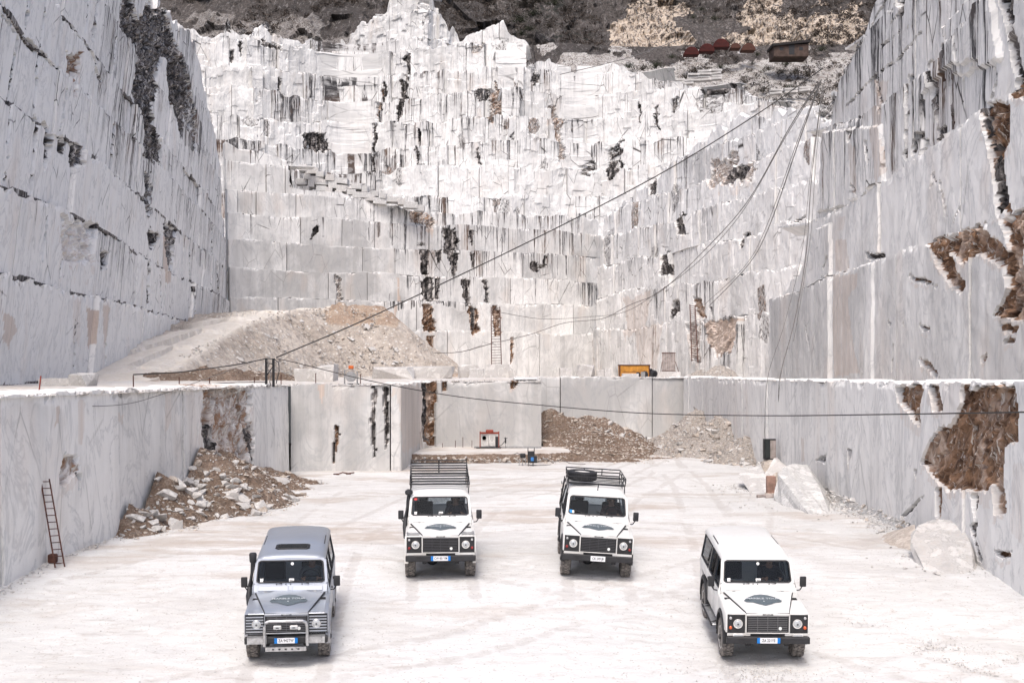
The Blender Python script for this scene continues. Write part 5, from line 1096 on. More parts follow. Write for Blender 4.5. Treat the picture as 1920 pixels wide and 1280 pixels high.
    for sx in (-1, 1):
        if cfg.get('slatlamp'):
            bm = bmesh.new(); bx(bm, .47 * sx, .84 * sx, .05, .08, .69, 1.06); lp = from_bm("lamp_panel", bm, BLKM, root)
            bm = bmesh.new()
            for k in range(6): z = .73 + k * .058; bx(bm, .475 * sx, .835 * sx, .03, .05, z - .012, z + .012)
            from_bm("lamp_grille", bm, P_SILVER, lp); bm = bmesh.new(); bx(bm, .46 * sx, .475 * sx, .03, .06, .68, 1.07); bx(bm, .835 * sx, .85 * sx, .03, .06, .68, 1.07); bx(bm, .46 * sx, .85 * sx, .03, .06, 1.06, 1.07); from_bm("lamp_frame", bm, BLK, lp)
        else: lp = B("lamp_panel", BLK, root, (.47 * sx, .84 * sx, .045, .08, .68, 1.055), bevel=.006)
        h_ = empty("headlight", (.62 * sx, .04, .875)); h_.parent = root
        bm = bmesh.new(); lathe(bm, [(.03, .10), (-.008, .10), (-.016, .092), (-.012, .084)], (0, 0, 0), 'y', 28); from_bm("bezel", bm, CHROME if cfg.get('slatlamp') else RIMW, h_, True)
        bm = bmesh.new(); lathe(bm, [(.0, .086), (-.012, .075), (-.022, .05), (-.027, .0005)], (0, 0, 0), 'y', 24); from_bm("lens", bm, LENS, h_, True)
        bm = bmesh.new(); lathe(bm, [(-.020, .022), (-.030, .020), (-.030, .0005)], (0, 0, -.004), 'y', 14); from_bm("bulb_shield", bm, plain("dark_reflector", (.10, .10, .11), .3, .6), h_)
        if not cfg.get('slatlamp'):
            for (z, mt, nm, r_) in ((.99, CLEARL, "side_light", .028), (.80, cfg.get('ind', AMBER), "indicator", .033)):
                bm = bmesh.new(); lathe(bm, [(.02, r_), (-.012, r_), (-.022, r_ * .7), (-.024, .0005)], (.775 * sx, .04, z), 'y', 16); from_bm(nm, bm, mt, root, True)
        if cfg.get('fog'):
            bm = bmesh.new(); bx(bm, .50 * sx, .74 * sx, -.03, .02, .625, .70); fg = from_bm("fog_light", bm, RIMW, root, bevel=.02, seg=2); B("lens", LENS, fg, (.535 * sx, .705 * sx, -.036, -.028, .645, .68))
        # mirror
        my = 1.42 if cfg.get('mir', 0) == 0 else 1.3
        T("mirror_arm", BLK, root, [[(.85 * sx, my, 1.20), (.94 * sx, my - .03, 1.22), (1.0 * sx, my - .03, 1.32)]], .014); B("mirror", BLK, root, (.935 * sx, 1.075 * sx, my - .07, my - .01, 1.30, 1.53), bevel=.02, seg=2, smooth=True)
    # bumper
    if cfg.get('bullbar'):
        B("bumper", BLK, root, (-.86, .86, -.09, .03, .50, .64), bevel=.02); 
        for sx in (-1, 1): B("bumper_plate", ALU, root, (.40 * sx, .80 * sx, -.10, -.088, .505, .635), (.40 * sx, .80 * sx, -.09, .04, .64, .648))
        bm = bmesh.new()
        bx(bm, -.42, .42, -.17, -.02, .37, .385); bx(bm, -.42, .42, -.19, -.165, .37, .46)
        sk = from_bm("skid_plate", bm, ALU, root)
        B("plate_holes", BLK, sk, *[(x - .022, x + .022, -.194, -.189, .40, .43) for x in (-.26, -.13, 0, .13, .26)])
        pb = [(-.44, -.14, .47), (-.44, -.15, .70), (-.435, -.17, .90), (-.41, -.18, .965), (-.34, -.185, .995), (.34, -.185, .995), (.41, -.18, .965), (.435, -.17, .90), (.44, -.15, .70), (.44, -.14, .47)]
        T("bull_bar", ALU, root, [pb], .031, 12)
        for sx in (-1, 1):
            s_ = B("spot_light", RIMW, root, (.17 * sx - .08, .17 * sx + .08, -.22, -.15, .835, .91), bevel=.012); B("lens", LENS, s_, (.17 * sx - .065, .17 * sx + .065, -.226, -.219, .85, .895)); B("letter_mark", BLK, s_, (.17 * sx - .03, .17 * sx + .03, -.229, -.225, .862, .882))
    else:
        B("bumper", BLK, root, (-.865, .865, -.08, .02, .49, .625), bevel=.012)
        B("valance", PN_, root, (-.84, -.36, .04, .08, .625, .69)); B("valance", PN_, root, (.36, .84, .04, .08, .625, .69)); B("grille_base", BLKM, root, (-.36, .36, .03, .08, .62, .68))
    pl = B("number_plate", PLW, root, (-.18, .18, -.112, -.10, .515, .625) if cfg.get('pband', 1) else (-.18, .18, -.105, -.092, .50, .62))
    if cfg.get('pband', 1): 
        for sx in (-1, 1): B("plate_band", PLB, pl, (.18 * sx - (.0 if sx > 0 else .06) * 1, .18 * sx + (.06 if sx > 0 else 0), -.113, -.10, .515, .625))
    text("lettering", cfg['plate'], .085, INK, pl, (0, -.1135 if cfg.get('pband', 1) else -.1065, .57 if cfg.get('pband', 1) else .56), (R(90), 0, 0), .0006, .78)
    # under body
    B("chassis", BLKM, root, (-.45, -.35, .0, 4.3, .42, .54), (.35, .45, .0, 4.3, .42, .54), (-.4, .4, 1.9, 3.2, .36, .56), (-.5, .5, .3, .5, .42, .60))
    T("axle", BLKM, root, [[(-.72, .80, .39), (.72, .80, .39)], ], .05); T("axle", BLKM, root, [[(-.72, 3.57, .39), (.72, 3.57, .39)]], .05); T("tie_rod", BLKM, root, [[(-.55, .52, .42), (.5, .52, .40)]], .03)
    bm = bmesh.new(); bmesh.ops.create_uvsphere(bm, u_segments=12, v_segments=8, radius=.15, matrix=Matrix.Translation((-.2, .80, .38))); from_bm("differential", bm, BLKM, root, True)
    for sx in (-1, 1):
        B("inner_arch", BLK, root, (.45 * sx, .80 * sx, .06, .12, .60, .70)); B("mud_flap", RUB, root, (.64 * sx, .88 * sx, 4.12, 4.14, .22, .60)); B("mud_flap", RUB, root, (.64 * sx, .88 * sx, 1.36, 1.375, .25, .58)) if cfg.get('flap') else None
        for cy in (.80, 3.57): make_wheel(root, .755 * sx, cy, sx)
    if cfg.get('snorkel') == 1:
        pth = [(-.87, 1.0, 1.02), (-.90, 1.22, 1.14), (-.885, 1.36, 1.30), (-.83, 1.50, 1.72), (-.825, 1.51, 1.88)]; T("snorkel", BLK, root, [pth], [.05, .058, .058, .05, .05], 10)
        bm = bmesh.new(); lathe(bm, [(-.09, .05), (-.06, .075), (.10, .085), (.13, .07), (.13, .0005)], (-.825, 1.50, 1.90), 'z', 16); from_bm("snorkel_head", bm, BLK, root, True)
    if cfg.get('snorkel') == 2:
        pth = [(-.88, .95, .90), (-.90, 1.20, 1.12), (-.885, 1.36, 1.32), (-.82, 1.50, 1.75), (-.80, 1.51, 1.90)]; T("snorkel", BLK, root, [pth], [.05, .058, .058, .05, .05], 10)
        bm = bmesh.new(); lathe(bm, [(-.05, .05), (-.03, .09), (.02, .105), (.07, .09), (.10, .04), (.105, .0005)], (-.80, 1.50, 1.95), 'z', 18); from_bm("snorkel_head", bm, BLK, root, True)
    if cfg.get('rack') == 1:      # slatted rack
        rk = empty("roof_rack", (0, 0, 0)); rk.parent = root; y0, y1, zb = 2.02, 4.36, 2.10
        n = 9
        for k in range(n):
            y = y0 + (y1 - y0) * k / (n - 1); zk = zb + .29 * k / (n - 1); B("slat", BLKM, rk, (-.76, .76, y - .055, y + .055, zk, zk + .03), bevel=.004)
        T("rack_rail", BLKM, rk, [[(-.78, y0, zb + .01), (.78, y0, zb + .01), (.78, y1, zb + .31), (-.78, y1, zb + .31), (-.78, y0, zb + .01)], [(-.78, y0 + .1, zb), (-.78, y1, zb), (.78, y1, zb), (.78, y0 + .1, zb)], [(-.78, y1, zb), (-.78, y1, zb + .38), (.78, y1, zb + .38), (.78, y1, zb)], [(0, y1, zb), (0, y1, zb + .38)]], .017)
        T("rack_leg", BLKM, rk, [[(sx * .77, y, zb), (sx * .755, y, 1.85)] for sx in (-1, 1) for y in (2.1, 3.2, 4.25)] + [[(-.78, y1 - .1 * k, zb), (-.78, y1 - .1 * k, zb + .16)] for k in (0, 9, 18)] + [[(.78, y1 - .1 * k, zb), (.78, y1 - .1 * k, zb + .16)] for k in (0, 9, 18)], .014)
    if cfg.get('rack') == 2:      # open basket with the spare wheel
        rk = empty("roof_rack", (0, 0, 0)); rk.parent = root; y0, y1, zb, zt = 2.20, 4.30, 2.08, 2.26
        lo = [[(-.74, y0, zb), (.74, y0, zb), (.74, y1, zb), (-.74, y1, zb), (-.74, y0, zb)], [(-.76, y0, zt), (-.76, y1, zt), (.76, y1, zt), (.76, y0, zt), (-.76, y0, zt)], [(-.76, y0, (zb + zt) / 2), (-.76, y1, (zb + zt) / 2), (.76, y1, (zb + zt) / 2), (.76, y0, (zb + zt) / 2)]]
        [T("rack_rail", BLKM, rk, [l_], .016) for l_ in lo]; [T("rack_post", BLKM, rk, [l_], .013) for l_ in [[(sx * .75, y, zb), (sx * .76, y, zt)] for sx in (-1, 1) for y in (y0, 2.9, 3.6, y1)] + [[(x, y1, zb), (x, y1, zt)] for x in (-.25, .25)] + [[(sx * .74, y, zb), (sx * .755, y, 1.85)] for sx in (-1, 1) for y in (2.3, 3.2, 4.2)]]
        for k in range(7): y = y0 + .15 + (y1 - y0 - .3) * k / 6; B("slat", BLKM, rk, (-.73, .73, y - .022, y + .022, zb, zb + .016))
        T("ladder_rail", BLKM, root, [[(-.80, 3.35, .95), (-.90, 3.4, 1.3), (-.80, 3.45, 2.05)], [(-.80, 3.85, .95), (-.90, 3.85, 1.3), (-.80, 3.9, 2.05)]] + [[(-.88, 3.38, z), (-.88, 3.87, z)] for z in (1.1, 1.3, 1.5, 1.7, 1.9)], .014)
        T("aerial", BLK, root, [[(.0, 1.70, 1.98), (.02, 1.72, 2.18)]], .012)
    # stand a little taller on the springs
    ks_ = ([0, .49, .62, .69, 1.08, 1.22, 1.38, 1.86, 2.02, 3], [.05, .53, .665, .725, 1.145, 1.28, 1.435, 1.92, 2.08, 3.06])
    lift = lambda z: float(np.interp(z, *ks_))
    def walk(o, base):
        for ch in o.children:
            if ch.name.startswith("wheel") and not ch.name.startswith("wheel_flare"): ch.location.z = .405; ch.scale = (1.02, 1.04, 1.04); continue
            b2 = base + ch.location.z
            if tuple(ch.rotation_euler) == (0, 0, 0) and ch.type == 'MESH':
                n_ = lift(b2) if abs(b2) > 1e-6 else 0
                for v in ch.data.vertices: v.co.z = lift(v.co.z + b2) - (lift(b2) if abs(b2) > 1e-6 else 0)
                if abs(b2) > 1e-6: ch.location.z = lift(b2) - base
                nb = b2 if abs(b2) > 1e-6 else 0
                for g in ch.children:
                    pass
                walk(ch, 0)
            elif abs(ch.location.z) > 1e-6 or base: ch.location.z = lift(b2) - (lift(base) if base else 0)
            else: walk(ch, 0)
    walk(root, 0)
    return root
def place(root, x, y, yaw, pitch, roll, k, zoff=0.0):
    root.location = (x, y, float(zfloor(x, y)) + zoff); root.rotation_euler = (R(pitch), R(roll), R(yaw)); root.scale = (k, k, k)
C1 = dict(label="silver grey off-road vehicle with bull bar, snorkel and dark roof hatch", paint=P_SILVER, plate="ZA 942TW", bullbar=1, snorkel=1, hatch=1, slatlamp=1, flare=0, disc=1, bars=(.13, .13, .14))
C2 = dict(label="white off-road vehicle with a black slatted roof rack and a snorkel", paint=P_WHITE, plate="CW 851YM", snorkel=2, rack=1, tread=1, red=1, flare=0, ind=REDL, alpine=0)
C3 = dict(label="white off-road vehicle carrying a spare wheel in its open roof basket", paint=P_WHITE, plate="CK 249 JB", rack=2, pband=0, blue=1, card=0, ind=REDL, wip=5, alpine=0)
C4 = dict(label="white off-road vehicle with a plain roof and clear side windows", paint=P_WHITE, plate="ZA 221YE", steps=1, fog=1, disc=1, flap=1, bars=(.14, .14, .145))
PLACE = [(C1, -4.52, 24.6, 6.2, 5.6, 0, .955), (C2, -1.78, 30.6, 4.0, 2.2, 0, 1.01), (C3, 2.10, 30.6, -.8, 2.2, 3.4, 1.01), (C4, 5.12, 24.6, -1.4, 5.6, 0, .955)]
# ---------------------------------------------------------------- drivers
SKIN = plain("skin", (.42, .25, .18), .55); HAIR = plain("dark_hair", (.05, .035, .025), .8); HAIRG = plain("grey_hair", (.30, .29, .27), .8)
def driver(cfg):
    """seated upper body: torso, neck, head, arms reaching to the steering wheel, legs under the dashboard"""
    root = empty("person", (0, 0, 0)); tag(root, cfg['label'], "person", "drivers")
    J = {'pel': ((0, .30, .18), .15), 'sp': ((0, .30, .32), .145), 'ch': ((0, .27, .50), .165), 'nk': ((0, .25, .655), .062), 'h0': ((0, .235, .71), .07), 'h1': ((0, .225, .79), .098), 'h2': ((0, .235, .86), .075)}
    E = [('pel', 'sp'), ('sp', 'ch'), ('ch', 'nk'), ('nk', 'h0'), ('h0', 'h1'), ('h1', 'h2')]
    for s, n in ((1, 'r'), (-1, 'l')):
        J['s' + n] = ((.19 * s, .27, .575), .07); J['e' + n] = ((.27 * s, .05, .40), .048); J['w' + n] = ((.17 * s, -.17, .46), .033); J['hd' + n] = ((.155 * s, -.235, .475), .036)
        J['hp' + n] = ((.10 * s, .26, .12), .10); J['k' + n] = ((.15 * s, -.18, .18), .075); J['a' + n] = ((.14 * s, -.35, -.18), .05); J['f' + n] = ((.14 * s, -.50, -.22), .04)
        E += [('ch', 's' + n), ('s' + n, 'e' + n), ('e' + n, 'w' + n), ('w' + n, 'hd' + n), ('pel', 'hp' + n), ('hp' + n, 'k' + n), ('k' + n, 'a' + n), ('a' + n, 'f' + n)]
    ks = list(J); me = bpy.data.meshes.new("body"); me.from_pydata([J[k][0] for k in ks], [(ks.index(a), ks.index(b)) for a, b in E], [])
    ob = bpy.data.objects.new("body", me); C.objects.link(ob); md = ob.modifiers.new("skin", 'SKIN'); md.use_smooth_shade = True
    for i, k in enumerate(ks): me.skin_vertices[0].data[i].radius = (J[k][1], J[k][1] * (.72 if k in ('ch', 'sp', 'pel') else 1)); me.skin_vertices[0].data[i].use_root = (k == 'pel')
    sb = ob.modifiers.new("sub", 'SUBSURF'); sb.levels = sb.render_levels = 1
    dg = bpy.context.evaluated_depsgraph_get(); m2 = bpy.data.meshes.new_from_object(ob.evaluated_get(dg)); bpy.data.objects.remove(ob)
    m2.name = "body"; m2.materials.clear(); shirt = plain("shirt", cfg['shirt'], .85, 0, .2, .2, 9); m2.materials.append(shirt); m2.materials.append(SKIN)
    for p in m2.polygons:
        c = p.center; p.material_index = 1 if c.z > .635 or (c.y < -.10 and c.z > .36) else 0; p.use_smooth = True
    link("body", m2, None, root)
    bm = bmesh.new()                                 # nose and ears
    for (c, r, sc_) in (((0, .125, .775), .022, (.8, 1, 1.3)), ((.096, .235, .78), .024, (.5, .9, 1.3)), ((-.096, .235, .78), .024, (.5, .9, 1.3))):
        bmesh.ops.create_icosphere(bm, subdivisions=1, radius=r, matrix=Matrix.Translation(c) @ Matrix.Diagonal((*sc_, 1)))
    from_bm("nose_and_ears", bm, SKIN, root, True)
    bm = bmesh.new()
    for sx in (-1, 1): bmesh.ops.create_icosphere(bm, subdivisions=1, radius=.012, matrix=Matrix.Translation((.034 * sx, .135, .80)))
    bx(bm, -.025, .025, .128, .14, .735, .742); from_bm("eyes_and_mouth", bm, INK, root)
    bm = bmesh.new(); bmesh.ops.create_icosphere(bm, subdivisions=2, radius=.112, matrix=Matrix.Translation((0, .255, .825)) @ Matrix.Diagonal((.95, 1.0, .85, 1)))
    bmesh.ops.delete(bm, geom=[v for v in bm.verts if v.co.z < .80 and v.co.y < .20 or v.co.z < .75], context='VERTS'); from_bm("hair", bm, cfg['hair'], root, True)
    for s in (-1, 1):                                 # fingers round the rim
        bm = bmesh.new()
        for k in range(4):
            o = Vector((.155 * s + (k - 1.5) * .004, -.24, .475 + (k - 1.5) * .018)); L_ = (.95, 1.05, 1, .85)[k]
            tube(bm, [o, o + Vector((.004 * s, -.035 * L_, .004)), o + Vector((-.012 * s, -.058 * L_, -.002)), o + Vector((-.030 * s, -.056 * L_, -.006))], [.0095, .009, .0085, .007], 6)
        o = Vector((.150 * s, -.215, .50)); tube(bm, [o, o + Vector((-.022 * s, -.02, .012)), o + Vector((-.04 * s, -.036, .008))], [.011, .010, .008], 6)
        from_bm("hand", bm, SKIN, root, True)
    return root
D = [dict(label="driver in a grey shirt behind the wheel of the silver vehicle", shirt=(.22, .24, .25), hair=HAIRG), dict(label="driver in a dark top inside the white vehicle with the slatted rack", shirt=(.06, .06, .08), hair=HAIR),
     dict(label="driver inside the white vehicle that carries the spare wheel", shirt=(.12, .07, .07), hair=HAIR), dict(label="driver in a dark jacket inside the white vehicle with a plain roof", shirt=(.05, .05, .06), hair=HAIR)]
for (cfg, x, y, yaw, pitch, roll, k), dcfg in zip(PLACE, D):
    r_ = make_suv(cfg); place(r_, x, y, yaw, pitch, roll, k)
    p_ = driver(dcfg); bpy.context.view_layer.update()
    p_.matrix_world = r_.matrix_world @ Matrix.Translation((.42, 2.00, .955))
    if cfg is C3:
        # spare wheel lying in the basket
        sw = empty("spare_wheel", (0, 0, 0)); tag(sw, "black spare wheel lying flat in the roof basket of the white vehicle", "spare wheel")
        bm = bmesh.new(); lathe(bm, [(-.10, .24), (-.125, .28), (-.12, .35), (-.09, .385), (.09, .385), (.12, .35), (.125, .28), (.10, .24), (-.10, .24)], (0, 0, 0), 'z', 44); from_bm("tyre", bm, BLK, sw, True)
        bm = bmesh.new()
        for kk in range(40): bx(bm, -.02, .02, -.012, .012, -.09, .09, M=Matrix.Rotation(2 * math.pi * kk / 40, 4, 'Z') @ Matrix.Translation((0, .385, 0)))
        from_bm("tread", bm, BLK, sw)
        bm = bmesh.new(); lathe(bm, [(-.10, .24), (.085, .238), (.075, .21), (.0, .19), (.01, .08), (.03, .0005)], (0, 0, 0), 'z', 30); from_bm("rim", bm, RIMW, sw, True)
        sw.matrix_world = r_.matrix_world @ Matrix.Translation((-.38, 2.66, 2.31)) @ Matrix.Rotation(R(1), 4, 'X')
# ---------------------------------------------------------------- quarry equipment
RUST = plain("rusty_steel", (.085, .045, .038), .8, .1, .3, .35, 6); STEEL = plain("grey_steel", (.30, .30, .30), .55, .4, .4, .2, 8); YEL = plain("ochre_paint", (.46, .21, .035), .7, 0, .3, .3, 2.5); DKRUST = plain("dark_rust", (.085, .04, .03), .85, 0, .2, .3, 4)
WOOD = plain("weathered_wood", (.30, .26, .24), .85, 0, .2, .3, 3); REDP = plain("red_paint", (.22, .045, .03), .6, 0, .3, .25, 5); ORANGE = plain("orange_paint", (.50, .12, .03), .6); CABLE = plain("cable_sheath", (.035, .033, .032), .6); CABG = plain("grey_cable", (.14, .135, .13), .6)
BLUEP = plain("blue_paint", (.05, .20, .50), .5)
def ladder(name, label, foot, top_, w_, n, mat, r=.022, depth=(0, 1, 0)):
    foot, top_ = Vector(foot), Vector(top_); root = empty(name, foot); tag(root, label, "ladder"); d = top_ - foot
    s = d.cross(Vector(depth)).normalized() * (w_ / 2)
    for q in (-1, 1): T("rail", mat, root, [[s * q, d + s * q * .92]], r, 6)
    for k in range(n):
        c = d * ((k + .6) / n); T("rung", mat, root, [[c - s * .97, c + s * .97]], r * .6, 6)
    return root
def gz(x, y): return float(zfloor(x, y))
y_ = 31.2; b_ = at(112, 1060, y_)
ladder("ladder", "rusty red ladder leaning on the left marble wall", (-11.83, 32.1, gz(0, 32.1)), (-12.42, 32.62, 2.2), .30, 13, DKRUST, .022, (.85, -.5, 0))
o = B("metal_bucket", DKRUST, None, (-.11, .11, -.11, .11, 0, .24), bevel=.04, seg=2); o.location = (float(XW1(32.6)) + .2, 32.6, gz(0, 32.6)); tag(o, "small rusty drum standing beside the foot of the red ladder", "drum")
# block with the tall ladder
def block(px0, px1, py0, py1, d, dep, label, mat=ROCK_W, name="marble_block", z0=None, cat="marble block", jag=.06):
    a, b = at(px0, py1, d), at(px1, py0, d); zb = a.z if z0 is None else z0; w2, h2 = (b.x - a.x), (b.z - zb); rg = random.Random(int(px0 * 7 + py0))
    pts = []
    for x in (-w2 / 2, w2 / 2):
        for y in (0, dep):
            for z in (0, h2):
                for k in range(2): pts.append((x + rg.uniform(-jag, jag) * w2, y + rg.uniform(-jag, jag) * dep, max(-.03, z + rg.uniform(-jag, jag) * h2)))
    me = hull_mesh(name, pts, .012 * h2); o = link(name, me, mat); o.location = ((a.x + b.x) / 2, d, zb); tag(o, label, cat); return o
ZP = 4.64
block(910, 955, 683, 712, 118, 2.2, "squared marble block carrying the tall brown ladder on the bench", z0=ZP, jag=.03)
block(955, 968, 694, 712, 117, 1.6, "low marble block right of the one carrying the ladder", z0=ZP, jag=.03)
ladder("ladder", "tall brown ladder standing on a marble block before the back wall", (at(931, 685, 119).x, 119, at(931, 684, 119).z), (at(929, 575, 123).x, 123, at(929, 575, 123).z), .95, 22, RUST, .045)
ladder("ladder", "dark ladder leaning against the stained right back wall above a rubble mound", (at(1303, 0, 122).x, 122, at(0, 678, 122).z), (at(1309, 0, 128).x, 132, at(0, 572, 132).z), .62, 26, DKRUST, .05)
block(862, 896, 686, 707, 112, 1.8, "white broken marble block right of the spoil heap", z0=ZP, jag=.16); block(880, 906, 691, 707, 110, 1.4, "flat white marble block beside the ladder block", z0=ZP, jag=.05)
block(1050, 1072, 690, 706, 116, 1.4, "small squared white block on the bench before the back wall", z0=ZP, jag=.04); block(1084, 1112, 685, 706, 118, 1.6, "rounded white boulder between the small squared blocks", z0=ZP, jag=.22, cat="boulder", name="boulder"); block(1134, 1146, 690, 706, 116, 1.0, "smallest white cube shaped block left of the ochre skip", z0=ZP, jag=.03); block(1120, 1134, 693, 706, 119, .8, "low pale block left of the cube shaped block", z0=ZP, jag=.05)
block(700, 770, 690, 706, 92, 2.4, "long grey marble slab at the foot of the spoil heap", z0=4.55, jag=.14, cat="slab", name="marble_slab"); block(755, 842, 689, 706, 94, 2.0, "long white marble slab beside the grey one below the heap", z0=4.6, jag=.16, cat="slab", name="marble_slab"); block(596, 626, 685, 706, 82, 1.5, "bluish leaning marble slab near the white drum machine", z0=4.5, jag=.12, cat="slab", name="marble_slab"); block(555, 592, 692, 706, 80, 1.5, "low pale marble slab right of the cable post", z0=4.5, jag=.12, cat="slab", name="marble_slab"); block(590, 622, 694, 707, 79, 1.2, "thin white slab lying in front of the bluish slab", z0=4.48, jag=.14, cat="slab", name="marble_slab")
block(130, 160, 700, 718, 60, 1.4, "white boulder with a chipped top on the left bench", z0=4.4, jag=.2, cat="boulder", name="boulder"); block(76, 140, 709, 719, 61, 1.4, "long low white slab lying on the left bench", z0=4.4, jag=.08, cat="slab", name="marble_slab")
heap("rock_mound", "pale broken rock mound at the foot of the dark ladder", "rock mound", [(at(1350, 0, 119).x, 119.5, 1.25, .75, 1.5), (at(1318, 0, 119).x, 120, .9, .7, 1.5)], DUMP, 13.5, 24, 115, 124, 90, 80, lambda X, Y: np.zeros(np.shape(X)) + 4.62, 91, .5, stones=[(RS_W, 30, .3, .9, uni(15, 22, 116.5, 121))], fine=[(RS_W, 200, .1, .3, uni(14, 23, 116, 122))]); block(1225, 1275, 697, 706, 109, 2., "flat white slab under the grey standing board", z0=ZP, jag=.03, cat="slab", name="marble_slab"); block(1168, 1198, 700, 706, 104, 1., "low white kerb block in front of the ochre skip", z0=ZP, jag=.03)
# ochre skip
rt = empty("skip", (at(1190, 0, 108).x, 108, ZP)); tag(rt, "ochre painted steel skip with rusty rim on the bench", "skip"); W2, H2 = 1.28, 1.05
bm = bmesh.new(); prism(bm, [(-W2, .05), (W2, .05), (W2 + .06, H2), (-W2 - .06, H2)], 'y', 0, 1.5); from_bm("hull", bm, YEL, rt, bevel=.03)
B("rim", DKRUST, rt, (-W2 - .1, W2 + .1, -.05, 1.55, H2, H2 + .09)); B("rib", DKRUST, rt, (-W2 - .08, -W2 + .02, -.06, 0, 0, H2)); B("rib", YEL, rt, (-W2 + .12, -W2 + .2, -.06, 0, 0, H2)); B("rib", DKRUST, rt, (W2 - .04, W2 + .06, -.06, 0, 0, H2)); B("seam", DKRUST, rt, (-W2 + .2, W2 - .5, -.02, 0, .48, .51))
def tyre(x, y, z, r, rot, label):
    bm = bmesh.new(); lathe(bm, [(-.1, r * .55), (-.13, r * .8), (-.09, r), (.09, r), (.13, r * .8), (.1, r * .55), (-.1, r * .55)], (0, 0, 0), 'y', 24); o = from_bm("old_tyre", bm, BLK, None, True); o.location = (x, y, z); o.rotation_euler = rot; tag(o, label, "tyre"); return o
tyre(at(1226, 0, 107).x, 107, ZP + .32, .34, (.2, 0, .5), "old black tyre standing upright right of the ochre skip"); tyre(at(1209, 0, 106).x, 106, ZP + .27, .30, (-.15, 0, -.2), "old dark tyre leaning on the front of the ochre skip"); tyre(at(1196, 0, 106.5).x, 106.5, ZP + .22, .24, (-.2, 0, .1), "smallest old tyre leaning on the skip")
o = B("steel_drum", BLKM, None, (-.25, .25, -.25, .25, 0, .8), bevel=.06, seg=2); o.location = (at(1219, 0, 107.8).x, 108.4, ZP); tag(o, "black drum squeezed between the ochre skip and the upright tyre", "drum")
o = B("steel_plate", STEEL, None, (-.18, .18, 0, .05, 0, .50)); o.location = (at(1206, 0, 105).x, 105.2, ZP); o.rotation_euler = (.15, 0, 0); tag(o, "small grey plate leaning on the ochre skip", "plate")
# grey board on a stand
rt = empty("standing_board", (at(1254, 0, 110).x, 110, at(0, 697, 110).z - .1)); tag(rt, "grey ribbed board standing upright on a white slab", "board")
for k in range(6): B("plank", WOOD, rt, (-.60 + k * .2, -.42 + k * .2, 0, .06, .15, 1.85))
B("rail", DKRUST, rt, (-.64, .62, -.03, 0, .16, .22), (-.64, .62, -.03, 0, 1.76, 1.82)); T("prop", DKRUST, rt, [[(-.6, 0, 1.0), (-.8, -.5, 0)], [(.6, 0, 1.0), (.84, -.5, 0)]], .03, 6)
# cable post on the lip of the bench
px = at(506, 0, 58.); rt = empty("cable_post", (px.x, 58., 4.42)); tag(rt, "pair of black steel posts with tangled cables on the bench rim", "cable post")
for x in (-.17, .17): B("post", BLKM, rt, (x - .055, x + .055, -.05, .05, -.05, 1.30)); B("web", BLKM, rt, (x - .02, x + .02, -.09, .09, 0, 1.30))
T("brace", BLKM, rt, [[(-.17, 0, .45), (.17, 0, .95)], [(-.17, 0, 1.1), (.17, 0, 1.0)], [(-.2, 0, 1.27), (.25, 0, 1.27)]], .028, 6); T("hose", CABG, rt, [[(-.12, -.08, 1.2), (-.02, -.1, 1.0), (-.1, -.1, .8), (.08, -.1, .6), (.02, -.1, .2), (.06, -.1, 0)]], .03, 6); T("cable_loop", BLK, rt, [[(.22, 0, 1.25), (.42, 0, 1.1), (.44, 0, .7), (.34, 0, .3), (.3, .0, .1)]], .022, 6)
# guard posts and rails
def gpost(px, d, h, label, mat=DKRUST, z=4.42, r=.025):
    o = T("guard_post", mat, None, [[(0, 0, -.05), (0, 0, h)]], r, 6); p = at(px, 0, d); o.location = (p.x, d, z); tag(o, label, "post"); return o
gpost(250, 49, .50, "dark post at the left end of the low guard cable"); gpost(336, 52, .44, "thin guard post between the end post and the cable post"); gpost(393, 54, .42, "thin guard post in front of the brown earth bank"); 
o = gpost(73, 38.5, .52, "leaning red and white marker post on the left bench rim", REDP, 4.41, .022); o.rotation_euler = (0, .12, 0)
gpost(477, 62, .4, "short thin post left of the cable post"); gpost(527, 62, .55, "short thin post right of the cable post"); gpost(592, 63.6, .6, "thin post beside the bluish slab"); gpost(676, 64, .55, "thin post right of the white drum machine")
# reel machine with red top
p = at(658, 0, 65); rt = empty("cable_reel", (p.x, 65, 4.42)); tag(rt, "white drum machine with an orange cap on the bench rim", "cable reel")
bm = bmesh.new(); cyl(bm, (0, 0, .42), (0, 1, 0), .25, .16, 24); from_bm("drum", bm, RIMW, rt, True); bm = bmesh.new(); lathe(bm, [(-.1, .25), (-.1, .28), (.1, .28), (.1, .25)], (0, 0, .42), 'y', 24); from_bm("rim", bm, STEEL, rt)
B("frame", STEEL, rt, (-.36, -.31, -.1, .1, 0, .8), (.31, .36, -.1, .1, 0, .7), (-.36, .36, -.15, .15, 0, .06), bevel=.01); B("cap", ORANGE, rt, (-.12, .14, -.1, .1, .82, 1.0), bevel=.03); T("stay", STEEL, rt, [[(-.33, 0, .75), (0, 0, .85), (.33, 0, .65)]], .02, 6); B("skid", BLKM, rt, (-.2, .5, -.2, .0, -.02, .06))
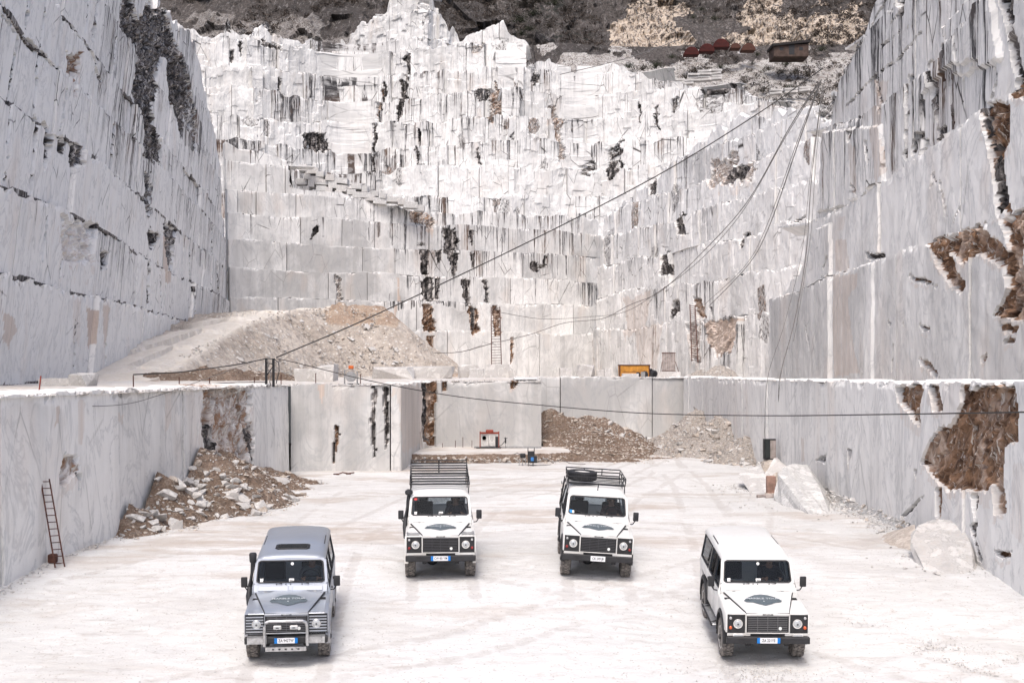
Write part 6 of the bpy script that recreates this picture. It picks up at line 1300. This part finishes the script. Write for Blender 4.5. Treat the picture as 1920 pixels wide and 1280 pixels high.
# wire saw with red frame on the rock shelf
p = at(918, 0, 75); rt = empty("wire_saw", (p.x, 74.6, .47)); tag(rt, "small wire saw with a red frame and pale panels at the marble face", "wire saw")
B("frame", REDP, rt, (-.60, -.54, -.1, .2, 0, 1.02), (.54, .60, -.1, .2, 0, 1.02), (-.60, .60, -.12, .0, .86, .98), bevel=.01); B("motor_cover", REDP, rt, (-.22, .24, -.16, .1, .93, 1.12), bevel=.04); B("panel", RIMW, rt, (-.50, -.09, 0, .1, .1, .84)); B("panel", RIMW, rt, (-.03, .33, -.06, .04, .12, .80), bevel=.01)
B("motor", BLK, rt, (.36, .53, -.1, .2, .08, .70), bevel=.03); bm = bmesh.new(); lathe(bm, [(-.03, .12), (.03, .12), (.03, .05), (-.03, .05), (-.03, .12)], (-.32, -.05, .62), 'y', 20); from_bm("pulley", bm, BLKM, rt); B("gauge", BLKM, rt, (.08, .1, -.07, -.06, .5, .72), (.2, .22, -.07, -.06, .5, .72), (.12, .18, -.07, -.06, .44, .47)); B("cart", BLKM, rt, (-.8, .7, -.2, .2, -.02, .05))
T("hose", BLK, rt, [[(.55, 0, .1), (.75, 0, .2), (.95, 0, .45)]], .02, 6); B("stand", BLKM, rt, (.93, 1.02, -.03, .03, .30, .62), (.965, .985, -.01, .01, 0, .7), (.88, 1.1, -.02, .02, .6, .63))
o = B("rail_track", STEEL, None, (-.2, 3.9, -.06, .06, 0, .10), (-.2, 3.9, .35, .45, 0, .08), bevel=.01); o.location = (at(935, 0, 75).x - 1.3, 74.7, .47); tag(o, "long dark steel rail lying along the foot of the marble face", "rail"); o.scale = (1, 1, 1)
for px_, h in ((830, .25), (854, .42), (868, .62), (885, .42)):
    o = T("drill_rod", DKRUST, None, [[(0, 0, -.05), (0, 0, h)]], .02, 6); o.location = (at(px_, 0, 75.6).x, 75.5, .47); tag(o, {830: "shortest drill rod at the foot of the marble face", 854: "thick drill rod left of the tallest one", 868: "tallest drill rod at the marble face", 885: "drill rod nearest the red wire saw"}[px_], "drill rod")
# two small dark machines
p = at(979, 0, 70); rt = empty("hydraulic_pump", (p.x, 66.6, .0)); tag(rt, "dark pump on thin legs beside the blue and black motor", "pump"); B("tank", BLKM, rt, (-.14, .16, -.12, .12, .42, .68), bevel=.05, seg=2); T("leg", STEEL, rt, [[(-.13, -.1, .45), (-.2, -.2, 0)], [(.13, -.1, .45), (.18, -.2, 0)], [(0, .1, .45), (0, .25, 0)]], .02, 6); T("hose", BLK, rt, [[(-.1, 0, .6), (-.3, 0, .7), (-.45, 0, .62)]], .018, 6)
p = at(995, 0, 68); rt = empty("power_pack", (p.x, 66.4, .0)); tag(rt, "black power pack with a blue tank on the quarry floor", "power pack"); B("case", BLK, rt, (-.18, .32, -.15, .15, .18, .55), bevel=.03); B("tank", BLUEP, rt, (-.02, .14, -.20, -.10, .28, .48), bevel=.02); B("guard", BLK, rt, (-.17, .17, -.12, .12, .55, .80), bevel=.02); T("handle", BLKM, rt, [[(-.17, 0, .5), (-.17, 0, .98)], [(.17, 0, .5), (.17, 0, .98)]], .025, 6); T("leg", BLKM, rt, [[(-.15, -.1, .2), (-.15, -.1, 0)], [(.1, -.1, .2), (.1, -.1, 0)]], .025, 6)
o = T("loose_hose", CABG, None, [[(.4, 0, .2), (.8, .2, .35), (1.2, .1, .12), (1.7, 0, .3), (2.1, -.1, .1), (2.5, .2, .05), (3., .1, .05)], [(-.2, -.3, .03), (.3, -.5, .02), (.9, -.4, .02), (1.1, -.1, .02)]], .02, 6); o.location = (p.x, 67.2, 0); tag(o, "grey hoses coiled on the ground right of the power pack", "hose")
# scrap on the floor
o = T("scrap_metal", DKRUST, None, [[(0, 0, .04), (.25, .1, .05), (.45, .05, .12), (.7, .2, .06), (1.0, .25, .1)], [(.15, -.1, .03), (.3, -.25, .06)], [(.6, .1, .05), (.85, 0, .03)]], [.03] * 5 if False else .035, 6); p_ = at(628, 0, 61); o.location = (p_.x, 60.5, 0); tag(o, "twisted dark scrap lying on the white floor before the wall", "scrap metal")
ROCK_S = rock_mat("streaky_white_rock", (.46, .46, .45), (.70, .69, .67), (.40, .385, .37), .8, .6)
# stack of squared blocks on the slope above the left benches
rt = empty("block_stack", at(690, 370, 163)); tag(rt, "sloping stack of squared white marble blocks above the left benches", "block stack"); rg = random.Random(77)
for row in range(5):
    for k in range(17):
        px_ = 566 + k * 17 + (row % 2) * 8 + rg.uniform(-2, 2); top_y = np.interp(px_, [560, 840], [306, 402]); py_ = top_y + 12 + row * 12.5 + rg.uniform(-1, 1)
        if py_ > np.interp(px_, [560, 700, 760, 840], [362, 384, 392, 408]): continue
        wd_ = rg.choice([.9, 1.15, 1.3, 1.9, 2.3]) * rg.uniform(.9, 1.1); hh_ = rg.uniform(.70, .86); p_ = at(px_, py_, 165.85 - row * .10 + rg.uniform(-.22, .22))
        if rg.random() < .12: continue
        o = B("marble_block", rg.choice([ROCK_W, ROCK_S]), rt, (-wd_ / 2, wd_ / 2, 0, 2.2, 0, hh_), bevel=.03); o.location = p_ - rt.location; o.rotation_euler = (rg.uniform(-.03, .03), R(3) + rg.uniform(-.03, .03), rg.uniform(-.12, .12))
# leaning box, pillar, rocks at the foot of the right wall
rt = empty("electrical_box", (12.80, 60.8, .74)); rt.rotation_euler = (0, 0, R(6)); tag(rt, "dark open metal cabinet with cables at the end of the right wall", "cabinet"); B("case", BLKM, rt, (-.30, .30, 0, .25, 0, 1.02), bevel=.015); B("door", plain("dark_glass", (.04, .045, .045), .15, .3), rt, (-.26, -.02, -.03, 0, .1, .98)); B("panel", WOOD, rt, (.0, .28, -.02, 0, .05, .95))
rt = empty("broken_pillar", (at(1403, 0, 55).x, 50.2, 0)); tag(rt, "short broken pillar of red brown stone on the floor", "pillar"); B("shaft", plain("reddish_stone", (.30, .19, .15), .9, 0, .2, .3, 3), rt, (-.18, .18, -.15, .15, 0, .82), bevel=.04, seg=2); B("base", ROCK_T, rt, (-.22, .22, -.2, .2, 0, .12), bevel=.03)
o = T("log", WOOD, None, [[(0, 0, .08), (1.05, .3, .10)], [(.3, -.15, .06), (1.2, .1, .06)]], .07, 8); o.location = (at(1412, 0, 50).x, 49.2, 0); tag(o, "two weathered poles lying beside the broken pillar", "poles")
def chunk(name, label, pts, mat, cat, bev=.03, base=None):
    me = hull_mesh(name, pts, 0); c = Vector((0, 0, 0))
    for v in me.vertices: c += v.co
    c /= len(me.vertices); c.z = 0 if base is None else base; me.transform(Matrix.Translation(-c))
    bm = bmesh.new(); bm.from_mesh(me); bmesh.ops.triangulate(bm, faces=bm.faces); bmesh.ops.subdivide_edges(bm, edges=bm.edges, cuts=3, use_grid_fill=True); bm.normal_update()
    ar = np.array([v.co[:] for v in bm.verts]) + np.array(c[:]); h1, e1, c1 = facet(ar[:, 0] * 1.5 + ar[:, 2] * .7, ar[:, 2] * 1.7 + ar[:, 1], 3); h2, _, _ = facet(ar[:, 0] * 5 + ar[:, 1], ar[:, 2] * 5, 4)
    for v, a, b in zip(bm.verts, h1, h2): v.co += v.normal * ((a - .5) * bev * 1.3 + (b - .5) * bev * .9)
    bm.to_mesh(me); bm.free(); o = link(name, me, mat); o.location = c; tag(o, label, cat); return o
A = lambda px, py, d: tuple(at(px, py, d))
def grounded(pp): return [(x, y, gz(x, y) - .12 if z < gz(x, y) + .42 else z) for x, y, z in pp]
ROCK_S = rock_mat("streaky_white_rock", (.46, .46, .45), (.70, .69, .67), (.40, .385, .37), .8, .6)
chunk("marble_boulder", "large split marble block with a streaked sloping face", grounded([A(1455, 945, 48), A(1459, 888, 49), A(1462, 880, 49.5), A(1480, 872, 50), A(1515, 870, 51), A(1562, 960, 45), A(1560, 968, 43.5), A(1525, 972, 43), A(1470, 955, 46.5), A(1490, 868, 52), A(1540, 935, 50), A(1560, 950, 49), A(1465, 930, 52)]), ROCK_S, "boulder", .05)
chunk("marble_boulder", "pointed bluish marble slab standing behind the split block", grounded([A(1430, 895, 54), A(1452, 858, 55), A(1458, 860, 55.6), A(1488, 885, 54), A(1500, 905, 54), A(1470, 915, 54), A(1432, 900, 55.5), A(1480, 890, 56.5)]), ROCK_W, "slab", .04)
chunk("marble_boulder", "grey stone wedged under the pointed slab", grounded([A(1440, 900, 52.5), A(1455, 885, 52.6), A(1470, 888, 52.8), A(1465, 905, 52.3), A(1445, 905, 52.), A(1455, 893, 53.6)]), ROCK_T, "stone", .03)
chunk("marble_boulder", "flat white slab leaning left of the split block", grounded([A(1385, 885, 55), A(1425, 870, 56), A(1462, 912, 52), A(1450, 918, 51), A(1410, 910, 52), A(1385, 895, 54), A(1440, 900, 54)]), ROCK_W, "slab", .03)
chunk("marble_boulder", "thin slab lying across the floor behind the broken pillar", grounded([A(1385, 905, 51.5), A(1455, 915, 51), A(1462, 930, 49.5), A(1420, 925, 49.5), A(1390, 915, 51)]), ROCK_W, "slab", .02)
chunk("marble_boulder", "low tan stone right of the split block", grounded([A(1550, 915, 50), A(1572, 925, 49), A(1578, 938, 47.5), A(1560, 948, 47), A(1540, 945, 48), A(1548, 920, 51)]), ROCK_T, "stone", .03)
chunk("marble_boulder", "big rounded white boulder at the foot of the right wall", grounded([A(1710, 1000, 34), A(1722, 985, 34.2), A(1750, 975, 34.6), A(1780, 975, 34.6), A(1800, 985, 34), A(1820, 1015, 33), A(1835, 1048, 32), A(1825, 1057, 31.4), A(1775, 1056, 31.2), A(1740, 1050, 31.6), A(1715, 1035, 32.6), A(1709, 1015, 33.4), A(1730, 990, 35.2), A(1815, 1020, 34)]), ROCK_W, "boulder", .035)
chunk("marble_boulder", "low flat pale slab left of the big rounded boulder", grounded([A(1640, 985, 38), A(1650, 977, 39), A(1715, 983, 36.5), A(1716, 1012, 34.5), A(1700, 1019, 34.2), A(1655, 1010, 35.5), A(1640, 1000, 36.5)]), ROCK_T, "slab", .02)
chunk("marble_boulder", "dark rust coloured stone by the right end of the boulder", grounded([A(1850, 1052, 31.4), A(1862, 1045, 31.8), A(1875, 1052, 31.4), A(1872, 1064, 30.8), A(1855, 1062, 30.9), A(1862, 1052, 31.9)]), ROCK_B, "stone", .02)
chunk("marble_boulder", "dark broken stone under the open metal cabinet", [(12.2, 60.4, -.1), (13.2, 60.2, -.1), (13.2, 61.4, -.1), (12.3, 61.4, -.1), (12.45, 60.5, .55), (13.1, 60.5, .72), (13.1, 61.2, .76), (12.5, 61.1, .7)], ROCK_B, "stone", .04)
root = empty("boulder_debris", (11, 42, 0)); tag(root, "broken chips and shards scattered round the big boulders by the right wall", "stones", None, 'stuff')
pts = []
for (cx, cy, rx, ry, n) in ((11.6, 33.2, 1.3, 1.6, 260), (11.2, 47.5, 2.0, 4.0, 420), (10.2, 53.5, 1.4, 2.0, 220)):
    for i in range(n):
        x, y = rrng.gauss(cx, rx * .6), rrng.gauss(cy, ry * .6)
        if x < float(xr(y)) - .05: pts.append((x, y, gz(x, y) + .01, rrng.uniform(.03, .13) * (2.2 if rrng.random() < .07 else 1)))
chips(root, RS_W, pts)
# ---------------------------------------------------------------- cables
def cable(pts, r, label, mat=CABLE, sag=.0, cat="cable"):
    """smooth path through (px, py, depth)"""
    P_ = [at(*p) for p in pts]; out = []
    for i in range(len(P_) - 1):
        p0, p1, p2, p3 = P_[max(i - 1, 0)], P_[i], P_[i + 1], P_[min(i + 2, len(P_) - 1)]
        for k in range(10):
            t = k / 10; out.append(.5 * ((2 * p1) + (p2 - p0) * t + (2 * p0 - 5 * p1 + 4 * p2 - p3) * t * t + (3 * p1 - p0 - 3 * p2 + p3) * t ** 3))
    out.append(P_[-1]); o = T("cable", mat, None, [out], r, 6); tag(o, label, cat, "cables strung across the quarry"); return o
cable([(518, 670, 58), (700, 592, 60), (1000, 449, 63), (1240, 325, 65), (1423, 212, 66), (1543, 128, 67)], .034, "long black cable rising from the post to the top of the right cliff")
cable([(518, 672, 58), (560, 681, 57.6), (700, 715, 56), (850, 742, 54), (1000, 758, 52), (1200, 774, 50), (1430, 779, 43), (1700, 776, 34), (1990, 771, 25.5)], .021, "black cable sagging across the whole pit in front of the walls")
cable([(500, 672, 58), (440, 684, 56), (380, 692, 53), (330, 698, 51), (250, 702, 49)], .028, "black guard cable from the post to the left end post")
cable([(480, 676, 58), (400, 705, 50), (300, 740, 42), (230, 758, 38), (130, 760, 35), (30, 745, 33)], .012, "thin cable drooping over the left wall below the rim", CABG)
cable([(-20, 744, 33), (60, 740, 37), (120, 739, 40), (200, 733, 44), (250, 731, 48), (330, 727, 51), (420, 718, 54), (500, 716, 57)], .02, "cable lying along the rim of the left wall")
cable([(1543, 160, 67), (1522, 330, 66), (1512, 470, 64), (1490, 600, 62), (1466, 690, 61), (1460, 740, 61), (1462, 790, 62), (1452, 845, 64)], .024, "grey cable falling down the right cliff to the metal cabinet", CABG)
cable([(1540, 180, 67), (1518, 340, 66.3), (1504, 470, 65), (1470, 610, 63), (1440, 705, 62), (1434, 800, 62), (1436, 840, 64)], .013, "thin cable falling left of the grey one to the cabinet", CABG)
cable([(1546, 150, 66.5), (1530, 300, 66), (1520, 440, 64.3), (1500, 570, 62.5), (1488, 640, 62)], .013, "short thin cable hanging at the edge of the right cliff", CABG)
cable([(1540, 150, 67), (1500, 260, 80), (1440, 430, 98), (1400, 500, 110), (1330, 573, 124)], .035, "thin cable from the right cliff down to the dark ladder", CABG)
cable([(1538, 152, 67), (1496, 262, 80), (1434, 432, 98), (1394, 502, 110), (1322, 570, 125)], .022, "thinner twin of the cable running down to the dark ladder", CABG)
cable([(1535, 155, 68), (1480, 240, 90), (1400, 380, 115), (1320, 470, 130), (1240, 545, 140), (1180, 572, 145), (1130, 597, 148), (1060, 605, 148), (1000, 625, 140), (940, 640, 125)], .04, "long thin cable from the right cliff towards the tall brown ladder", CABG)
cable([(1535, 156, 68), (1470, 262, 90), (1390, 400, 115), (1310, 490, 130), (1230, 550, 140), (1170, 585, 145), (1100, 594, 148), (1020, 598, 140), (940, 586, 124)], .03, "upper thin cable ending at the top of the tall brown ladder", CABG)
cable([(925, 643, 122), (900, 650, 124), (860, 660, 130), (815, 662, 138)], .04, "short cable from the tall ladder to the spoil heap", CABG)
cable([(1050, 140, 180), (1180, 108, 190), (1290, 68, 200)], .06, "thin far cable over the top of the upper terraces", CABG)
# ---------------------------------------------------------------- shrubs, sheds and old arches on the upper slope
LEAF = plain("dry_leaf", (.075, .065, .055), .9, 0, .1, .4, 2); LEAFG = plain("dull_green_leaf", (.06, .065, .045), .9, 0, .1, .4, 2)
def shrub_mesh(seed, mat):
    rg = random.Random(seed); bm = bmesh.new()
    for k in range(9):
        a = rg.uniform(0, 6.28); e = rg.uniform(.4, 1.3); L_ = rg.uniform(.6, 1.1); tube(bm, [(0, 0, 0), (math.cos(a) * L_ * .4 * math.cos(e), math.sin(a) * L_ * .4 * math.cos(e), L_ * .5 * math.sin(e)), (math.cos(a) * L_ * math.cos(e), math.sin(a) * L_ * math.cos(e), L_ * math.sin(e))], [.04, .025, .01], 4)
    for k in range(420):
        a = rg.uniform(0, 6.28); e = rg.uniform(0, 1.5); r_ = (rg.random() ** .5) * (1 + .25 * math.sin(a * 3 + seed)); p = Vector((math.cos(a) * math.cos(e) * r_, math.sin(a) * math.cos(e) * r_, math.sin(e) * r_ * .8)); s = rg.uniform(.04, .11)
        M = Matrix.Translation(p) @ Matrix.Rotation(rg.uniform(0, 6.28), 4, Vector((rg.gauss(0, 1), rg.gauss(0, 1), rg.gauss(0, 1))).normalized())
        v = [bm.verts.new(M @ Vector(q)) for q in ((-s, 0, 0), (0, -s * .5, 0), (s, 0, 0), (0, s * .5, 0))]; bm.faces.new(v)
    me = bpy.data.meshes.new("shrub"); bm.to_mesh(me); bm.free(); me.materials.append(mat); return me
SM = [shrub_mesh(1, LEAF), shrub_mesh(2, LEAFG), shrub_mesh(3, LEAF)]
def sd_(py): return 292 - (py - 84) * .44
rg = random.Random(4)
def shrub(px, py, s, d, lab, group=None):
    o = bpy.data.objects.new("shrub", SM[rg.randrange(3)]); C.objects.link(o); o.location = at(px, py, d); o.scale = (s, s, s * .8); o.rotation_euler = (0, 0, rg.uniform(0, 6)); tag(o, lab, "shrub", group)
for (px, py, s) in ((1440, 132, 1.6), (1465, 138, 1.5), (1490, 140, 2.0), (1515, 143, 2.4), (1476, 122, 1.4), (1302, 138, 2.2), (1285, 148, 1.6), (1395, 158, 1.3), (1230, 128, 2.4), (1205, 132, 1.8), (1180, 128, 1.8), (1410, 122, 1.2), (1350, 128, 1.2), (1432, 172, 1.7), (1478, 172, 1.9), (1490, 168, 1.3), (1540, 96, 1.8), (1560, 88, 1.6), (1420, 105, 1.3), (1380, 112, 1.2), (1330, 100, 1.5), (1450, 105, 1.3), (1260, 110, 1.5)):
    shrub(px, py, s, sd_(py) - 3, "dark leafless shrub growing on the pale rubble slope above the quarry", "shrubs on the rubble slope")
for (px, py, s) in ((985, 12, 4), (975, 42, 3.4), (993, 58, 2.6), (1030, 52, 3), (1010, 5, 4.5), (1040, 10, 3.2), (1055, -5, 4), (1022, 88, 3), (978, 66, 2.2), (1060, 22, 3), (1000, 30, 3), (1290, 14, 1.8), (1315, 20, 1.6), (1340, 38, 1.8), (1300, 35, 1.4)):
    shrub(px, py, s, 380, "dark evergreen bush on the grey mountainside", "bushes on the mountainside")
shrub(790, 461, .75, 158, "small dark shrub rooted on a bench of the back wall"); shrub(1013, 503, .8, 165, "small round dark shrub on the bench right of centre")
DKRED = plain("dark_red_roof", (.06, .015, .013), .8, 0, .2, .4, .6)
for i, (px, py, w_) in enumerate(((1297, 100, 24), (1326, 94, 24), (1353, 86, 26), (1380, 88, 16), (1404, 92, 22))):
    d = 268; W_ = w_ / F * d / 2 * 1.2; bm = bmesh.new(); n = 10
    prism(bm, [(W_ * math.cos(math.pi * k / n), W_ * 1.05 * math.sin(math.pi * k / n) - .3) for k in range(n + 1)], 'y', 0, 2.5)
    o = from_bm("arched_shed", bm, DKRED if i < 3 else DKRUST, None, False, .08); o.location = at(px, py, d); tag(o, ["dark red arched shed furthest left in the row on the slope", "dark red arched shed second in the row on the slope", "largest dark red arched shed in the row on the slope", "small brown arched shed right of the red ones", "last brown arched shed beside the pale rock outcrop"][i], "shed")
rt = empty("stone_hut", at(1488, 92, 262)); tag(rt, "long low hut with a dark flat roof under the rock outcrop", "hut")
B("wall", plain("brown_masonry", (.085, .06, .05), .9, 0, .2, .35, .8), rt, (-4.2, 3.2, 0, 5, -1.6, 1.0)); B("roof", plain("tar_roof", (.025, .022, .022), .8), rt, (-4.5, 3.6, -.5, 5.4, 1.0, 1.5), M=Matrix.Rotation(R(-6), 4, 'Y')); B("doorway", BLK, rt, (-1., .2, -.05, .02, -1.2, .9)); B("window", BLK, rt, (1.2, 2.0, -.05, .02, -.3, .4)); B("window", BLK, rt, (-3., -2.2, -.05, .02, -.3, .4))
# stacked slabs on the upper slope
for j, (px, py, n, w_) in enumerate(((1302, 146, 3, 2.4), (1322, 145, 4, 2.6), (1342, 143, 4, 2.4), (1455, 170, 2, 2.4), (1485, 168, 2, 2.6), (1510, 165, 2, 2.2), (1275, 150, 2, 2.0), (1290, 152, 2, 2.))):
    for k in range(n):
        o = B("stone_slab", ROCK_W, None, (-w_ / 2, w_ / 2, 0, 1.6, 0, .42), bevel=.05); p = at(px, py + 6, 244); o.location = (p.x + rg.uniform(-.2, .2), p.y + rg.uniform(-.2, .2), p.z + k * .56); o.rotation_euler = (0, rg.uniform(-.09, .02), rg.uniform(-.1, .1)); tag(o, "white rough slab in one of the low stacks on the rubble slope", "slab", "stacked slabs on the rubble slope")
